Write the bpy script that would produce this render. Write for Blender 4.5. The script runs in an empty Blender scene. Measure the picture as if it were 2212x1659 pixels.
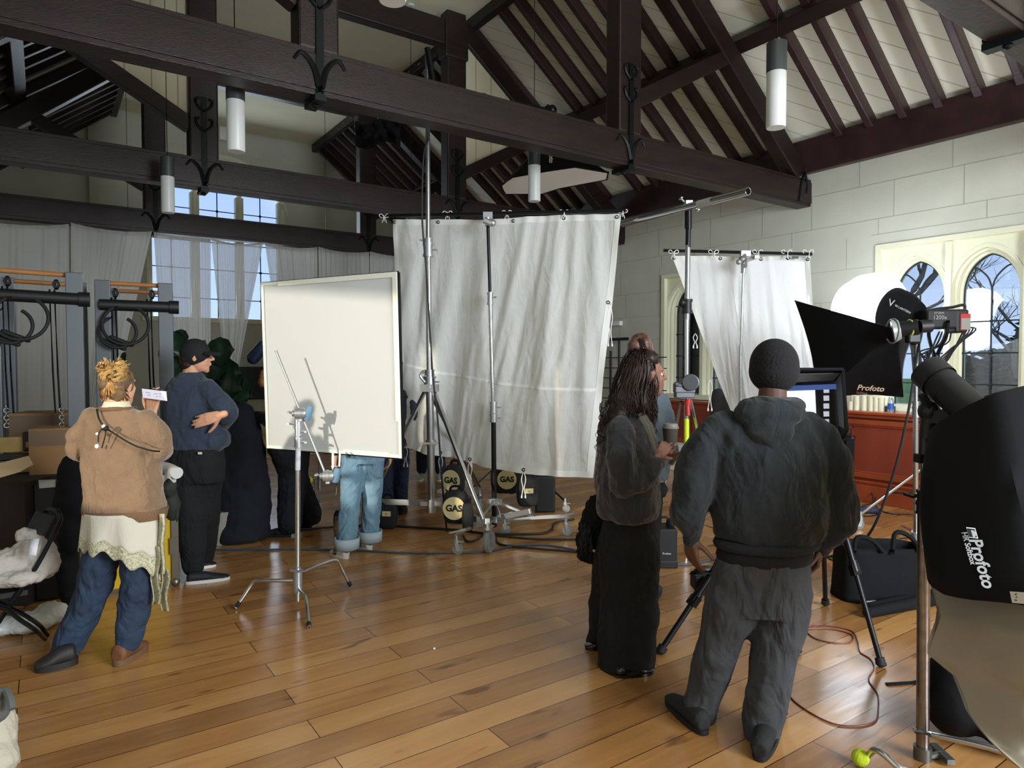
import bpy, bmesh, math, random
from mathutils import Vector as V, Matrix, noise
R = math.radians
PI = math.pi
random.seed(7)
C = bpy.context.scene.collection
SC = bpy.context.scene
# ---------------------------------------------------------------- camera, world, sun, lamps, exposure
F, CX, CY, HZ, EYE = 1470.0, 1106.0, 829.5, 1.85, 1.65
YAW = 34.65
cam_d = bpy.data.cameras.new('camera')
cam_d.sensor_width = 36; cam_d.sensor_fit = 'HORIZONTAL'; cam_d.lens = F / 2212 * 36
cam_d.clip_start = .05; cam_d.clip_end = 300
cam = bpy.data.objects.new('camera', cam_d); C.objects.link(cam)
cam.location = (0, 0, EYE); cam.rotation_euler = (R(90 - HZ), 0, R(-YAW))
SC.camera = cam
SC.view_settings.view_transform = 'Standard'; SC.view_settings.look = 'None'
SC.view_settings.gamma = 1; SC.view_settings.use_curve_mapping = False
SC.view_settings.exposure = 0.45

world = bpy.data.worlds.new('world'); SC.world = world; world.use_nodes = True
wn, wl = world.node_tree.nodes, world.node_tree.links
wn.clear()
wo = wn.new('ShaderNodeOutputWorld'); wb = wn.new('ShaderNodeBackground')
wt = wn.new('ShaderNodeTexCoord'); wx = wn.new('ShaderNodeSeparateXYZ')
wr = wn.new('ShaderNodeValToRGB'); wnz = wn.new('ShaderNodeTexNoise'); wm = wn.new('ShaderNodeMixRGB')
wnz.inputs['Scale'].default_value = 2.2; wnz.inputs['Detail'].default_value = 6
wl.new(wt.outputs['Generated'], wx.inputs[0]); wl.new(wx.outputs['Z'], wr.inputs[0])
wl.new(wt.outputs['Generated'], wnz.inputs['Vector'])
wr.color_ramp.elements[0].color = (.62, .74, .95, 1); wr.color_ramp.elements[1].color = (.22, .36, .72, 1)
wr.color_ramp.elements[0].position = .02; wr.color_ramp.elements[1].position = .5
wcr = wn.new('ShaderNodeValToRGB'); wcr.color_ramp.elements[0].position = .48; wcr.color_ramp.elements[1].position = .62
wl.new(wnz.outputs[0], wcr.inputs[0]); wl.new(wcr.outputs[0], wm.inputs[0]); wl.new(wr.outputs[0], wm.inputs[1])
wm.inputs[2].default_value = (.72, .8, .92, 1)
wl.new(wm.outputs[0], wb.inputs[0]); wb.inputs[1].default_value = 0.95; wl.new(wb.outputs[0], wo.inputs[0])

def lamp(name, kind, loc, rot, energy, color, size=None, size_y=None, **kw):
    l = bpy.data.lights.new(name, kind); l.energy = energy; l.color = color
    if kind == 'AREA':
        l.shape = 'RECTANGLE'; l.size = size; l.size_y = size_y or size
    for k, v in kw.items(): setattr(l, k, v)
    o = bpy.data.objects.new(name, l); C.objects.link(o); o.location = loc; o.rotation_euler = rot
    return o
def aim(d): return V(d).to_track_quat('-Z', 'Y').to_euler()
# low afternoon sun through the left wall's window, daylight at the far end window, added fill lamp behind the camera
lamp('sun', 'SUN', (-12, -3, 6), aim((1.06, .50, -.24)), 2.5, (1, .90, .74), angle=R(1.6))
lamp('fill_behind', 'AREA', (3.4, -3.9, 2.9), aim((0, 1, -.12)), 620, (.86, .93, 1), 3.0, 2.8)
lamp('daylight_far', 'AREA', (3.3, 16.05, 4.2), aim((0, -1, -.2)), 60, (.8, .9, 1), 2.6, 3.0)

# ---------------------------------------------------------------- pixel helpers (d = depth ahead of the camera, metres)
_th, _yw = R(HZ), R(YAW)
FW = V((math.sin(_yw), math.cos(_yw), 0)); RT = V((math.cos(_yw), -math.sin(_yw), 0)); UP = V((0, 0, 1))
O = V((0, 0, EYE))
def ray(px, py):
    x, y = (px - CX) / F, -(py - CY) / F
    return FW * (math.cos(_th) + y * math.sin(_th)) + RT * x + UP * (y * math.cos(_th) - math.sin(_th))
def P(px, py, d):
    r = ray(px, py); return O + r * (d / r.dot(FW))
def G(px, py, z=0):
    r = ray(px, py); return O + r * ((z - EYE) / r.z)
def onX(px, py, X):
    r = ray(px, py); return O + r * (X / r.x)
def onY(px, py, Y):
    r = ray(px, py); return O + r * (Y / r.y)
def L(lat, d, z): return FW * d + RT * lat + UP * z

# ---------------------------------------------------------------- materials
def lin(c):
    if isinstance(c, str):
        c = [int(c[i:i + 2], 16) / 255 for i in (0, 2, 4)]
    return tuple((v / 12.92 if v <= .04045 else ((v + .055) / 1.055) ** 2.4) for v in c[:3]) + (1,)
def M(name, col, rough=.6, metal=0, var=0, vs=6, bump=0, bs=60, stretch=(1, 1, 1), emis=0, trans=0, coat=0,
      sheen=0, col2=None, sss=0, spec=None, detail=4, disto=0, fold=0, fs=6):
    m = bpy.data.materials.new(name); m.use_nodes = True
    n, l = m.node_tree.nodes, m.node_tree.links
    b = n['Principled BSDF']; c = lin(col)
    b.inputs['Base Color'].default_value = c; b.inputs['Roughness'].default_value = rough
    b.inputs['Metallic'].default_value = metal; b.inputs['Coat Weight'].default_value = coat
    b.inputs['Transmission Weight'].default_value = trans
    b.inputs['Sheen Weight'].default_value = sheen
    if sss: b.inputs['Subsurface Weight'].default_value = sss; b.inputs['Subsurface Scale'].default_value = .02
    if spec is not None: b.inputs['Specular IOR Level'].default_value = spec
    if emis: b.inputs['Emission Color'].default_value = c; b.inputs['Emission Strength'].default_value = emis
    if var or bump or fold:
        t = n.new('ShaderNodeTexCoord'); mp = n.new('ShaderNodeMapping'); mp.inputs['Scale'].default_value = stretch
        l.new(t.outputs['Object'], mp.inputs[0])
    if var:
        z = n.new('ShaderNodeTexNoise'); z.inputs['Scale'].default_value = vs; z.inputs['Detail'].default_value = detail
        z.inputs['Distortion'].default_value = disto
        l.new(mp.outputs[0], z.inputs['Vector'])
        cr = n.new('ShaderNodeValToRGB'); cr.color_ramp.elements[0].position = .3; cr.color_ramp.elements[1].position = .7
        c2 = lin(col2) if col2 else tuple(v * (1 - var) for v in c[:3]) + (1,)
        cr.color_ramp.elements[0].color = c2; cr.color_ramp.elements[1].color = tuple(min(1, v * (1 + (0 if col2 else var * .5))) for v in c[:3]) + (1,)
        l.new(z.outputs[0], cr.inputs[0]); l.new(cr.outputs[0], b.inputs['Base Color'])
        if emis: l.new(cr.outputs[0], b.inputs['Emission Color'])
    if bump:
        z2 = n.new('ShaderNodeTexNoise'); z2.inputs['Scale'].default_value = bs; z2.inputs['Detail'].default_value = 3
        l.new(mp.outputs[0], z2.inputs['Vector'])
        bp = n.new('ShaderNodeBump'); bp.inputs['Strength'].default_value = bump; bp.inputs['Distance'].default_value = .01
        l.new(z2.outputs[0], bp.inputs['Height']); l.new(bp.outputs[0], b.inputs['Normal'])
    if fold:
        w3 = n.new('ShaderNodeMapping'); w3.inputs['Scale'].default_value = (1, 1, .55); w3.inputs['Rotation'].default_value = (.4, .5, 0); l.new(t.outputs['Object'], w3.inputs[0])
        z3 = n.new('ShaderNodeTexNoise'); z3.inputs['Scale'].default_value = fs; z3.inputs['Detail'].default_value = 2.5; z3.inputs['Distortion'].default_value = 1.6
        l.new(w3.outputs[0], z3.inputs['Vector']); b3 = n.new('ShaderNodeBump'); b3.inputs['Strength'].default_value = fold; b3.inputs['Distance'].default_value = .06
        l.new(z3.outputs[0], b3.inputs['Height'])
        if bump: l.new(bp.outputs[0], b3.inputs['Normal'])
        l.new(b3.outputs[0], b.inputs['Normal'])
    return m
def sheer(name, col, tr, tl, var=0):
    """thin cloth: part see-through, part light passing through, part diffuse"""
    m = bpy.data.materials.new(name); m.use_nodes = True
    n, l = m.node_tree.nodes, m.node_tree.links; n.clear()
    o = n.new('ShaderNodeOutputMaterial'); a = n.new('ShaderNodeBsdfTransparent'); d = n.new('ShaderNodeBsdfDiffuse')
    t = n.new('ShaderNodeBsdfTranslucent'); m1 = n.new('ShaderNodeMixShader'); m2 = n.new('ShaderNodeMixShader')
    d.inputs[0].default_value = t.inputs[0].default_value = lin(col)
    m1.inputs[0].default_value = tl; l.new(d.outputs[0], m1.inputs[1]); l.new(t.outputs[0], m1.inputs[2])
    m2.inputs[0].default_value = tr; l.new(m1.outputs[0], m2.inputs[1]); l.new(a.outputs[0], m2.inputs[2])
    l.new(m2.outputs[0], o.inputs[0])
    if bpy.app.version and var:
        tc = n.new('ShaderNodeTexCoord'); z = n.new('ShaderNodeTexNoise'); bp = n.new('ShaderNodeBump')
        mp = n.new('ShaderNodeMapping'); mp.inputs['Scale'].default_value = (1, 1, .35)
        z.inputs['Scale'].default_value = 9; z.inputs['Detail'].default_value = 5; z.inputs['Distortion'].default_value = 1.2
        bp.inputs['Strength'].default_value = var; bp.inputs['Distance'].default_value = .05
        l.new(tc.outputs['Object'], mp.inputs[0]); l.new(mp.outputs[0], z.inputs['Vector'])
        l.new(z.outputs[0], bp.inputs['Height']); l.new(bp.outputs[0], d.inputs['Normal']); l.new(bp.outputs[0], t.inputs['Normal'])
    return m
def glass(name, refl=.5, tint=(.9, .95, 1)):
    m = bpy.data.materials.new(name); m.use_nodes = True
    n, l = m.node_tree.nodes, m.node_tree.links; n.clear()
    o = n.new('ShaderNodeOutputMaterial'); a = n.new('ShaderNodeBsdfTransparent'); g = n.new('ShaderNodeBsdfGlossy')
    a.inputs[0].default_value = (*tint, 1); g.inputs['Roughness'].default_value = .01
    x = n.new('ShaderNodeMixShader'); fr = n.new('ShaderNodeFresnel'); fr.inputs[0].default_value = 1.5
    ml = n.new('ShaderNodeMath'); ml.operation = 'MULTIPLY'; ml.inputs[1].default_value = refl
    l.new(fr.outputs[0], ml.inputs[0]); l.new(ml.outputs[0], x.inputs[0])
    l.new(a.outputs[0], x.inputs[1]); l.new(g.outputs[0], x.inputs[2]); l.new(x.outputs[0], o.inputs[0])
    return m

# ---------------------------------------------------------------- mesh builder
def frame(d, up=None):
    d = V(d).normalized(); up = V(up) if up is not None else (V((0, 0, 1)) if abs(d.z) < .95 else V((1, 0, 0)))
    x = d.cross(up).normalized(); y = x.cross(d).normalized()
    return x, y, d
class MB:
    def __init__(s): s.v = []; s.f = []; s.m = []; s.mi = 0
    def add(s, vs, fs):
        k = len(s.v); s.v += [V(p) for p in vs]; s.f += [tuple(i + k for i in f) for f in fs]; s.m += [s.mi] * len(fs); return s
    def box(s, c, sz, x=(1, 0, 0), y=(0, 1, 0)):
        x, y = V(x).normalized(), V(y).normalized(); z = x.cross(y); c = V(c); h = [q / 2 for q in sz]
        vs = [c + x * h[0] * i + y * h[1] * j + z * h[2] * k for k in (-1, 1) for j in (-1, 1) for i in (-1, 1)]
        return s.add(vs, [(0, 2, 3, 1), (4, 5, 7, 6), (0, 1, 5, 4), (2, 6, 7, 3), (0, 4, 6, 2), (1, 3, 7, 5)])
    def bb(s, a, b):
        a, b = V(a), V(b); return s.box((a + b) / 2, [abs(q) for q in (b - a)])
    def beam(s, a, b, w, h, up=None, w2=None, h2=None):
        a, b = V(a), V(b); x, y, d = frame(b - a, up); vs = []
        for p, ww, hh in ((a, w, h), (b, w2 or w, h2 or h)):
            vs += [p + x * ww / 2 * i + y * hh / 2 * j for i, j in ((-1, -1), (1, -1), (1, 1), (-1, 1))]
        return s.add(vs, [(3, 2, 1, 0), (4, 5, 6, 7), (0, 1, 5, 4), (1, 2, 6, 5), (2, 3, 7, 6), (3, 0, 4, 7)])
    def loft(s, rings, n=20, x=None, cap=True):
        """rings: (centre, rx, ry[, xaxis, yaxis]) closed tube through elliptical rings"""
        vs = []; K = len(rings)
        for i, r in enumerate(rings):
            c = V(r[0])
            if len(r) >= 5: ax, ay = V(r[3]), V(r[4])
            else:
                a = V(rings[max(0, i - 1)][0]); b = V(rings[min(K - 1, i + 1)][0]); ax, ay, _ = frame(b - a, x)
            vs += [c + ax * (r[1] * math.cos(2 * PI * k / n)) + ay * (r[2] * math.sin(2 * PI * k / n)) for k in range(n)]
        fs = [(i * n + k, i * n + (k + 1) % n, (i + 1) * n + (k + 1) % n, (i + 1) * n + k) for i in range(K - 1) for k in range(n)]
        if cap: fs += [tuple(range(n - 1, -1, -1)), tuple((K - 1) * n + k for k in range(n))]
        return s.add(vs, fs)
    def cyl(s, a, b, r, r2=None, n=16, cap=True):
        r2 = r if r2 is None else r2; return s.loft([(a, r, r), (b, r2, r2)], n, cap=cap)
    def tube(s, pts, r, n=8, closed=False):
        pts = [V(p) for p in pts]; K = len(pts); vs = []; up = None
        for i, p in enumerate(pts):
            d = (pts[(i + 1) % K] - pts[i - 1]) if closed else pts[min(K - 1, i + 1)] - pts[max(0, i - 1)]
            if d.length < 1e-9: d = V((0, 0, 1))
            d = d.normalized()
            if up is None: x, y, _ = frame(d)
            else:
                x = (up - d * up.dot(d)).normalized(); y = d.cross(x)
            up = x; rr = r[i] if isinstance(r, (list, tuple)) else r
            vs += [p + x * rr * math.cos(2 * PI * k / n) + y * rr * math.sin(2 * PI * k / n) for k in range(n)]
        E = K if closed else K - 1
        fs = [(i * n + k, i * n + (k + 1) % n, ((i + 1) % K) * n + (k + 1) % n, ((i + 1) % K) * n + k) for i in range(E) for k in range(n)]
        if not closed: fs += [tuple(range(n - 1, -1, -1)), tuple((K - 1) * n + k for k in range(n))]
        return s.add(vs, fs)
    def ell(s, c, r, axes=None, n=16, m=10):
        c = V(c); r = (r, r, r) if not isinstance(r, (tuple, list)) else r
        X, Y, Z = axes or (V((1, 0, 0)), V((0, 1, 0)), V((0, 0, 1)))
        vs = [c - Z * r[2]]
        for j in range(1, m):
            t = -PI / 2 + PI * j / m
            vs += [c + X * r[0] * math.cos(t) * math.cos(2 * PI * k / n) + Y * r[1] * math.cos(t) * math.sin(2 * PI * k / n) + Z * r[2] * math.sin(t) for k in range(n)]
        vs.append(c + Z * r[2]); T = len(vs) - 1
        fs = [(0, 1 + (k + 1) % n, 1 + k) for k in range(n)]
        fs += [(1 + j * n + k, 1 + j * n + (k + 1) % n, 1 + (j + 1) * n + (k + 1) % n, 1 + (j + 1) * n + k) for j in range(m - 2) for k in range(n)]
        fs += [(T, 1 + (m - 2) * n + k, 1 + (m - 2) * n + (k + 1) % n) for k in range(n)]
        return s.add(vs, fs)
    def cap(s, a, ra, b, rb, n=14):
        """capsule with two radii"""
        a, b = V(a), V(b)
        if (b - a).length < 1e-6: return s.ell(a, ra, n=n)
        x, y, d = frame(b - a); R_ = []
        for t in (-80, -55, -30, 0): R_.append((a + d * ra * math.sin(R(t)), ra * math.cos(R(t))))
        for t in (0, 30, 55, 80): R_.append((b + d * rb * math.sin(R(t)), rb * math.cos(R(t))))
        return s.loft([(p, q, q, x, y) for p, q in R_], n)
    def chain(s, pts):
        """pts: list of (point, radius) -> joined capsules"""
        for (a, ra), (b, rb) in zip(pts, pts[1:]): s.cap(a, ra, b, rb)
        return s
    def prism(s, poly, d):
        """poly: coplanar points, extruded by vector d"""
        poly = [V(p) for p in poly]; d = V(d); n = len(poly)
        return s.add(poly + [p + d for p in poly], [tuple(range(n - 1, -1, -1)), tuple(range(n, 2 * n))] + [(i, (i + 1) % n, n + (i + 1) % n, n + i) for i in range(n)])
    def grid(s, fn, nu, nv, thick=0):
        vs = [V(fn(i / nu, j / nv)) for j in range(nv + 1) for i in range(nu + 1)]
        fs = [(j * (nu + 1) + i, j * (nu + 1) + i + 1, (j + 1) * (nu + 1) + i + 1, (j + 1) * (nu + 1) + i) for j in range(nv) for i in range(nu)]
        return s.add(vs, fs)
    def torus(s, c, r, rr, x=(1, 0, 0), y=(0, 1, 0), n=28, m=8, a0=0, a1=2 * PI):
        c, x, y = V(c), V(x).normalized(), V(y).normalized(); full = abs(a1 - a0 - 2 * PI) < 1e-6
        k = n if full else n + 1
        return s.tube([c + x * r * math.cos(a0 + (a1 - a0) * i / n) + y * r * math.sin(a0 + (a1 - a0) * i / n) for i in range(k)], rr, m, closed=full)
    def obj(s, name, mat, parent=None, smooth=True, bevel=0, vox=0, sm=0, disp=None, sub=0, thick=0, label=None):
        me = bpy.data.meshes.new(name); base = V((0, 0, 0))
        if parent is None and s.v:
            lo = V([min(p[i] for p in s.v) for i in range(3)]); hi = V([max(p[i] for p in s.v) for i in range(3)])
            base = V(((lo.x + hi.x) / 2, (lo.y + hi.y) / 2, lo.z))
        me.from_pydata([p - base for p in s.v], [], s.f)
        for m in (mat if isinstance(mat, (list, tuple)) else [mat]): me.materials.append(m)
        me.polygons.foreach_set('material_index', s.m)
        bm = bmesh.new(); bm.from_mesh(me); bmesh.ops.recalc_face_normals(bm, faces=bm.faces); bm.to_mesh(me); bm.free()
        if smooth: me.shade_smooth()
        o = bpy.data.objects.new(name, me); C.objects.link(o); o.location = base
        if parent is not None:
            o.parent = parent; o.matrix_parent_inverse = Matrix.Translation(-base_of(parent))
        if vox:
            a = o.modifiers.new('remesh', 'REMESH'); a.mode = 'VOXEL'; a.voxel_size = vox; a.use_smooth_shade = True
        if sm:
            a = o.modifiers.new('smooth', 'SMOOTH'); a.factor = .6; a.iterations = sm
        if disp:
            for q in (disp if isinstance(disp, list) else [disp]):
                tx = bpy.data.textures.new(name + '_folds', 'CLOUDS'); tx.noise_scale = q[0]; tx.noise_depth = 2
                a = o.modifiers.new('folds', 'DISPLACE'); a.texture = tx; a.strength = q[1]; a.mid_level = .5
                a.texture_coords = 'LOCAL'
        if bevel:
            a = o.modifiers.new('bevel', 'BEVEL'); a.width = bevel; a.segments = 2; a.limit_method = 'ANGLE'; a.angle_limit = R(40)
            if smooth: a.harden_normals = False
        if sub:
            a = o.modifiers.new('sub', 'SUBSURF'); a.levels = a.render_levels = sub
        if thick:
            a = o.modifiers.new('thick', 'SOLIDIFY'); a.thickness = thick; a.offset = 0
        if smooth and not vox and not sub:
            for e in me.edges: pass
            me.set_sharp_from_angle(angle=R(38))
        if label: o['label'] = label
        return o
def base_of(o):
    b = V(o.location)
    while o.parent is not None: o = o.parent
    return V(o.location) if o.type == 'EMPTY' or True else b
def tag(o, label, cat, group=None):
    o['label'] = label; o['category'] = cat
    if group: o['group'] = group
    return o
def thing(name, label, cat, loc, group=None):
    o = bpy.data.objects.new(name, None); o.empty_display_size = .1; C.objects.link(o); o.location = V(loc)
    return tag(o, label, cat, group)
def struct(mb, name, mat, **k):
    o = mb.obj(name, mat, **k); o['kind'] = 'structure'; return o
def dup(o, loc, label=None):
    r = o.copy(); C.objects.link(r); r.location = V(loc)
    if label: r['label'] = label
    for ch in o.children:
        c = ch.copy(); mi = ch.matrix_parent_inverse.copy(); C.objects.link(c); c.parent = r; c.matrix_parent_inverse = mi
        for g in ch.children:
            h = g.copy(); mi = g.matrix_parent_inverse.copy(); C.objects.link(h); h.parent = c; h.matrix_parent_inverse = mi
    return r
def smoothpath(pts, n=8):
    """Catmull-Rom through points"""
    pts = [V(p) for p in pts]; out = []
    q = [pts[0] * 2 - pts[1]] + pts + [pts[-1] * 2 - pts[-2]]
    for i in range(1, len(q) - 2):
        a, b, c, d = q[i - 1:i + 3]
        for k in range(n):
            t = k / n
            out.append(.5 * ((2 * b) + (c - a) * t + (2 * a - 5 * b + 4 * c - d) * t * t + (3 * b - 3 * c + d - a) * t ** 3))
    out.append(pts[-1]); return out
# ---------------------------------------------------------------- setting materials
def wood_floor():
    m = bpy.data.materials.new('oak_floor'); m.use_nodes = True
    n, l = m.node_tree.nodes, m.node_tree.links; b = n['Principled BSDF']
    tc = n.new('ShaderNodeTexCoord')
    br = n.new('ShaderNodeTexBrick'); br.offset = .37; br.inputs['Scale'].default_value = 1
    br.inputs['Brick Width'].default_value = 1.75; br.inputs['Row Height'].default_value = .178
    br.inputs['Mortar Size'].default_value = .0022; br.inputs['Mortar Smooth'].default_value = 0; br.inputs['Bias'].default_value = 0
    br.inputs['Color1'].default_value = (0, 0, 0, 1); br.inputs['Color2'].default_value = (1, 1, 1, 1); br.inputs['Mortar'].default_value = (.5, .5, .5, 1)
    l.new(tc.outputs['Object'], br.inputs['Vector'])
    mp = n.new('ShaderNodeMapping'); mp.inputs['Scale'].default_value = (1.1, 14, 1); l.new(tc.outputs['Object'], mp.inputs[0])
    nz = n.new('ShaderNodeTexNoise'); nz.inputs['Scale'].default_value = 1.6; nz.inputs['Detail'].default_value = 8; nz.inputs['Distortion'].default_value = .8
    l.new(mp.outputs[0], nz.inputs['Vector'])
    mp2 = n.new('ShaderNodeMapping'); mp2.inputs['Scale'].default_value = (1.2, 4.5, 1); l.new(tc.outputs['Object'], mp2.inputs[0])
    nb = n.new('ShaderNodeTexNoise'); nb.inputs['Scale'].default_value = 1.9; nb.inputs['Detail'].default_value = 4; l.new(mp2.outputs[0], nb.inputs['Vector'])
    cr = n.new('ShaderNodeValToRGB'); e = cr.color_ramp.elements
    e[0].position = .12; e[0].color = lin('704c2c'); e[1].position = .9; e[1].color = lin('c99a60')
    x = e.new(.5); x.color = lin('a87743')
    def mix(a, b2, f):
        q = n.new('ShaderNodeMixRGB'); q.inputs[0].default_value = f; l.new(a, q.inputs[1]); l.new(b2, q.inputs[2]); return q.outputs[0]
    fac = mix(mix(br.outputs['Color'], nz.outputs[0], .45), nb.outputs[0], .3)
    l.new(fac, cr.inputs[0])
    kn = n.new('ShaderNodeTexNoise'); kn.inputs['Scale'].default_value = 2.6; kn.inputs['Detail'].default_value = 1.0
    mp3 = n.new('ShaderNodeMapping'); mp3.inputs['Scale'].default_value = (1.5, 5, 1); mp3.inputs['Location'].default_value = (3, 7, 0)
    l.new(tc.outputs['Object'], mp3.inputs[0]); l.new(mp3.outputs[0], kn.inputs['Vector'])
    kr = n.new('ShaderNodeValToRGB'); kr.color_ramp.elements[0].position = .24; kr.color_ramp.elements[1].position = .31
    kr.color_ramp.elements[0].color = (.35, .25, .18, 1); kr.color_ramp.elements[1].color = (1, 1, 1, 1)
    l.new(kn.outputs[0], kr.inputs[0])
    mu = n.new('ShaderNodeMixRGB'); mu.blend_type = 'MULTIPLY'; mu.inputs[0].default_value = .8; l.new(cr.outputs[0], mu.inputs[1]); l.new(kr.outputs[0], mu.inputs[2])
    jm = n.new('ShaderNodeMixRGB'); jm.inputs[2].default_value = lin('2f1a0c'); l.new(br.outputs['Fac'], jm.inputs[0]); l.new(mu.outputs[0], jm.inputs[1])
    l.new(jm.outputs[0], b.inputs['Base Color'])
    rr = n.new('ShaderNodeMapRange'); rr.inputs[3].default_value = .15; rr.inputs[4].default_value = .34; l.new(nz.outputs[0], rr.inputs[0]); l.new(rr.outputs[0], b.inputs['Roughness'])
    bp = n.new('ShaderNodeBump'); bp.inputs['Strength'].default_value = .07; bp.inputs['Distance'].default_value = .01
    l.new(nz.outputs[0], bp.inputs['Height']); l.new(bp.outputs[0], b.inputs['Normal'])
    b.inputs['Specular IOR Level'].default_value = .6
    return m
FLOOR = wood_floor()
WALL = M('painted_stone', 'c3c4b6', .75, var=.06, vs=2.5, bump=.15, bs=40)
JOINT = M('stone_joint', 'a3a598', .8)
JOINTL = M('stone_joint_light', 'd2d3c8', .8)
CREAM = M('cream_paint', 'dcdbc0', .5, var=.03, vs=5)
CEIL = M('ceiling_plaster', 'dedabd', .8, var=.05, vs=2)
TIMBER = M('dark_timber', '261a17', .42, var=.35, vs=3, stretch=(1, 1, 6), bump=.25, bs=30, spec=.4)
TIMR = M('mahogany_timber', '382324', .4, var=.35, vs=4, bump=.2, bs=30)
TIMW = M('weathered_timber', 'b0b2b3', .55, var=.3, vs=9, bump=.4, bs=25)
IRON = M('black_iron', '14181a', .45, .6)
LEADF = M('window_lead', '20262e', .5, .3)
REDW = M('red_mahogany', '8e3f22', .32, var=.3, vs=3, stretch=(1, 1, .12), bump=.06, bs=40, coat=.3)
GLASS = glass('window_glass', 3.2)
GLASSF = glass('far_window_glass', .6)
BOARD = None
def boarded(name, col, ang, w, jc):
    m = bpy.data.materials.new(name); m.use_nodes = True
    n, l = m.node_tree.nodes, m.node_tree.links; b = n['Principled BSDF']; b.inputs['Roughness'].default_value = .6
    tc = n.new('ShaderNodeTexCoord'); sp = n.new('ShaderNodeSeparateXYZ'); l.new(tc.outputs['Object'], sp.inputs[0])
    # coordinate across the boards: a*x + b*y + c*z
    s = None
    for k, q in enumerate(ang):
        mm = n.new('ShaderNodeMath'); mm.operation = 'MULTIPLY'; mm.inputs[1].default_value = q / w; l.new(sp.outputs[k], mm.inputs[0])
        if s is None: s = mm.outputs[0]
        else:
            ad = n.new('ShaderNodeMath'); l.new(s, ad.inputs[0]); l.new(mm.outputs[0], ad.inputs[1]); s = ad.outputs[0]
    fr = n.new('ShaderNodeMath'); fr.operation = 'FRACT'; l.new(s, fr.inputs[0])
    lt = n.new('ShaderNodeMath'); lt.operation = 'LESS_THAN'; lt.inputs[1].default_value = .05; l.new(fr.outputs[0], lt.inputs[0])
    mx = n.new('ShaderNodeMixRGB'); mx.inputs[1].default_value = lin(col); mx.inputs[2].default_value = lin(jc); l.new(lt.outputs[0], mx.inputs[0])
    l.new(mx.outputs[0], b.inputs['Base Color']); return m
SLOPE = boarded('roof_boards', 'e8e9d6', (.6, .75, -.5), .24, 'b4b4a0')
SPAN = boarded('spandrel_boards', 'cfcdb0', (1, 0, 0), .27, '98977e')

# ---------------------------------------------------------------- room shell
XW, XL, YB, YF = 8.4, -1.65, 16.2, -4.0
CEN = 3.38
ZP = 4.56          # top of wall plate, rafters start here
SL = .78           # roof slope
ZC = 6.8           # flat ceiling height
f = MB(); f.bb((XL - .3, YF - .3, -.1), (XW + .3, YB + .3, 0)); o = struct(f, 'floor', FLOOR, smooth=False)

def wall_x(name, x0, x1, ops, ztop, lines=None, face=None):
    """wall running along Y at x0..x1 with rectangular openings (y0,y1,z0,z1)"""
    w = MB(); ops = sorted(ops); y = YF - .3
    for (a, b, z0, z1) in ops:
        w.bb((x0, y, 0), (x1, a, ztop)); w.bb((x0, a, 0), (x1, b, z0)); w.bb((x0, a, z1), (x1, b, ztop)); y = b
    w.bb((x0, y, 0), (x1, YB + .3, ztop))
    if lines:
        w.mi = 1
        for (ya, yb, za, zb) in lines: w.bb((face - .004, ya, za), (face + .01, yb, zb))
    return struct(w, name, [WALL, JOINT], smooth=False)
W1 = (2.78, 4.30, 1.12, 3.02); W2 = (6.25, 7.78, 1.12, 3.02); W0 = (-.75, .77, 1.12, 3.02)
lines = []; rnd = random.Random(3)
rows = [3.82, 3.39, 3.20, 2.82, 2.42, 2.02, 1.62, 1.2, .8, .4]
def seg(a, b, z):          # joint pieces that stop at the windows
    for (p, q, z0, z1) in ((2.7, 4.38, 1.0, 3.1), (6.17, 7.86, 1.0, 3.1)):
        if z0 < z < z1 and a < q and b > p:
            if a < p: seg(a, p, z)
            if b > q: seg(q, b, z)
            return
    if b - a > .02: lines.append((a, b, z - .003, z + .003))
prev = 4.13
for i, z in enumerate(rows):
    a0 = -4 if z > 3.3 else -4
    if abs(z - 3.20) < .01: seg(-4, 4.4, z)
    else: seg(-4, 16.2, z)
    y = -4 + rnd.random() * .5
    while y < 16:
        y += rnd.choice([.62, .75, .9, 1.05]) * (1.0 if prev - z > .25 else 1.1)
        inw = any(p < y < q and z < 3.1 for (p, q) in ((2.7, 4.38), (6.17, 7.86)))
        if not inw: lines.append((y - .003, y + .003, z, prev))
    prev = z
wall_x('wall_right', XW, XW + .32, [W0, W1, W2], 4.7, lines, XW)
wall_x('wall_left', XL - .32, XL, [(2.2, 4.0, 1.3, 2.95)], 4.7)
# end walls with gables
def gable(name, y0, y1, holes):
    w = MB()
    xs = sorted({XL - .3, XW + .3, *[h for q in holes for h in q[:2]]})
    def top(x): return min(ZC + .2, ZP + .3 + SL * (x - XL), ZP + .3 + SL * (XW - x))
    cuts = sorted(set(xs + [XL, XW, XL + 2.95, XW - 2.95]))
    for a, b in zip(cuts, cuts[1:]):
        hs = [q for q in holes if q[0] <= a + 1e-6 and q[1] >= b - 1e-6]
        ta, tb = max(4.6, top(a)), max(4.6, top(b))
        if hs:
            _, _, z0, z1 = hs[0]
            w.bb((a, y0, 0), (b, y1, z0)); w.prism([(a, y0, z1), (b, y0, z1), (b, y0, tb), (a, y0, ta)], (0, y1 - y0, 0))
        else: w.prism([(a, y0, 0), (b, y0, 0), (b, y0, tb), (a, y0, ta)], (0, y1 - y0, 0))
    return struct(w, name, WALL, smooth=False)
gable('wall_back', YB, YB + .3, [(1.9, 4.66, 2.6, 6.3)])
gable('wall_front', YF - .3, YF, [(1.9, 4.66, 1.4, 4.6)])  # unseen opening behind the camera, added to let fill light in
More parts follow.
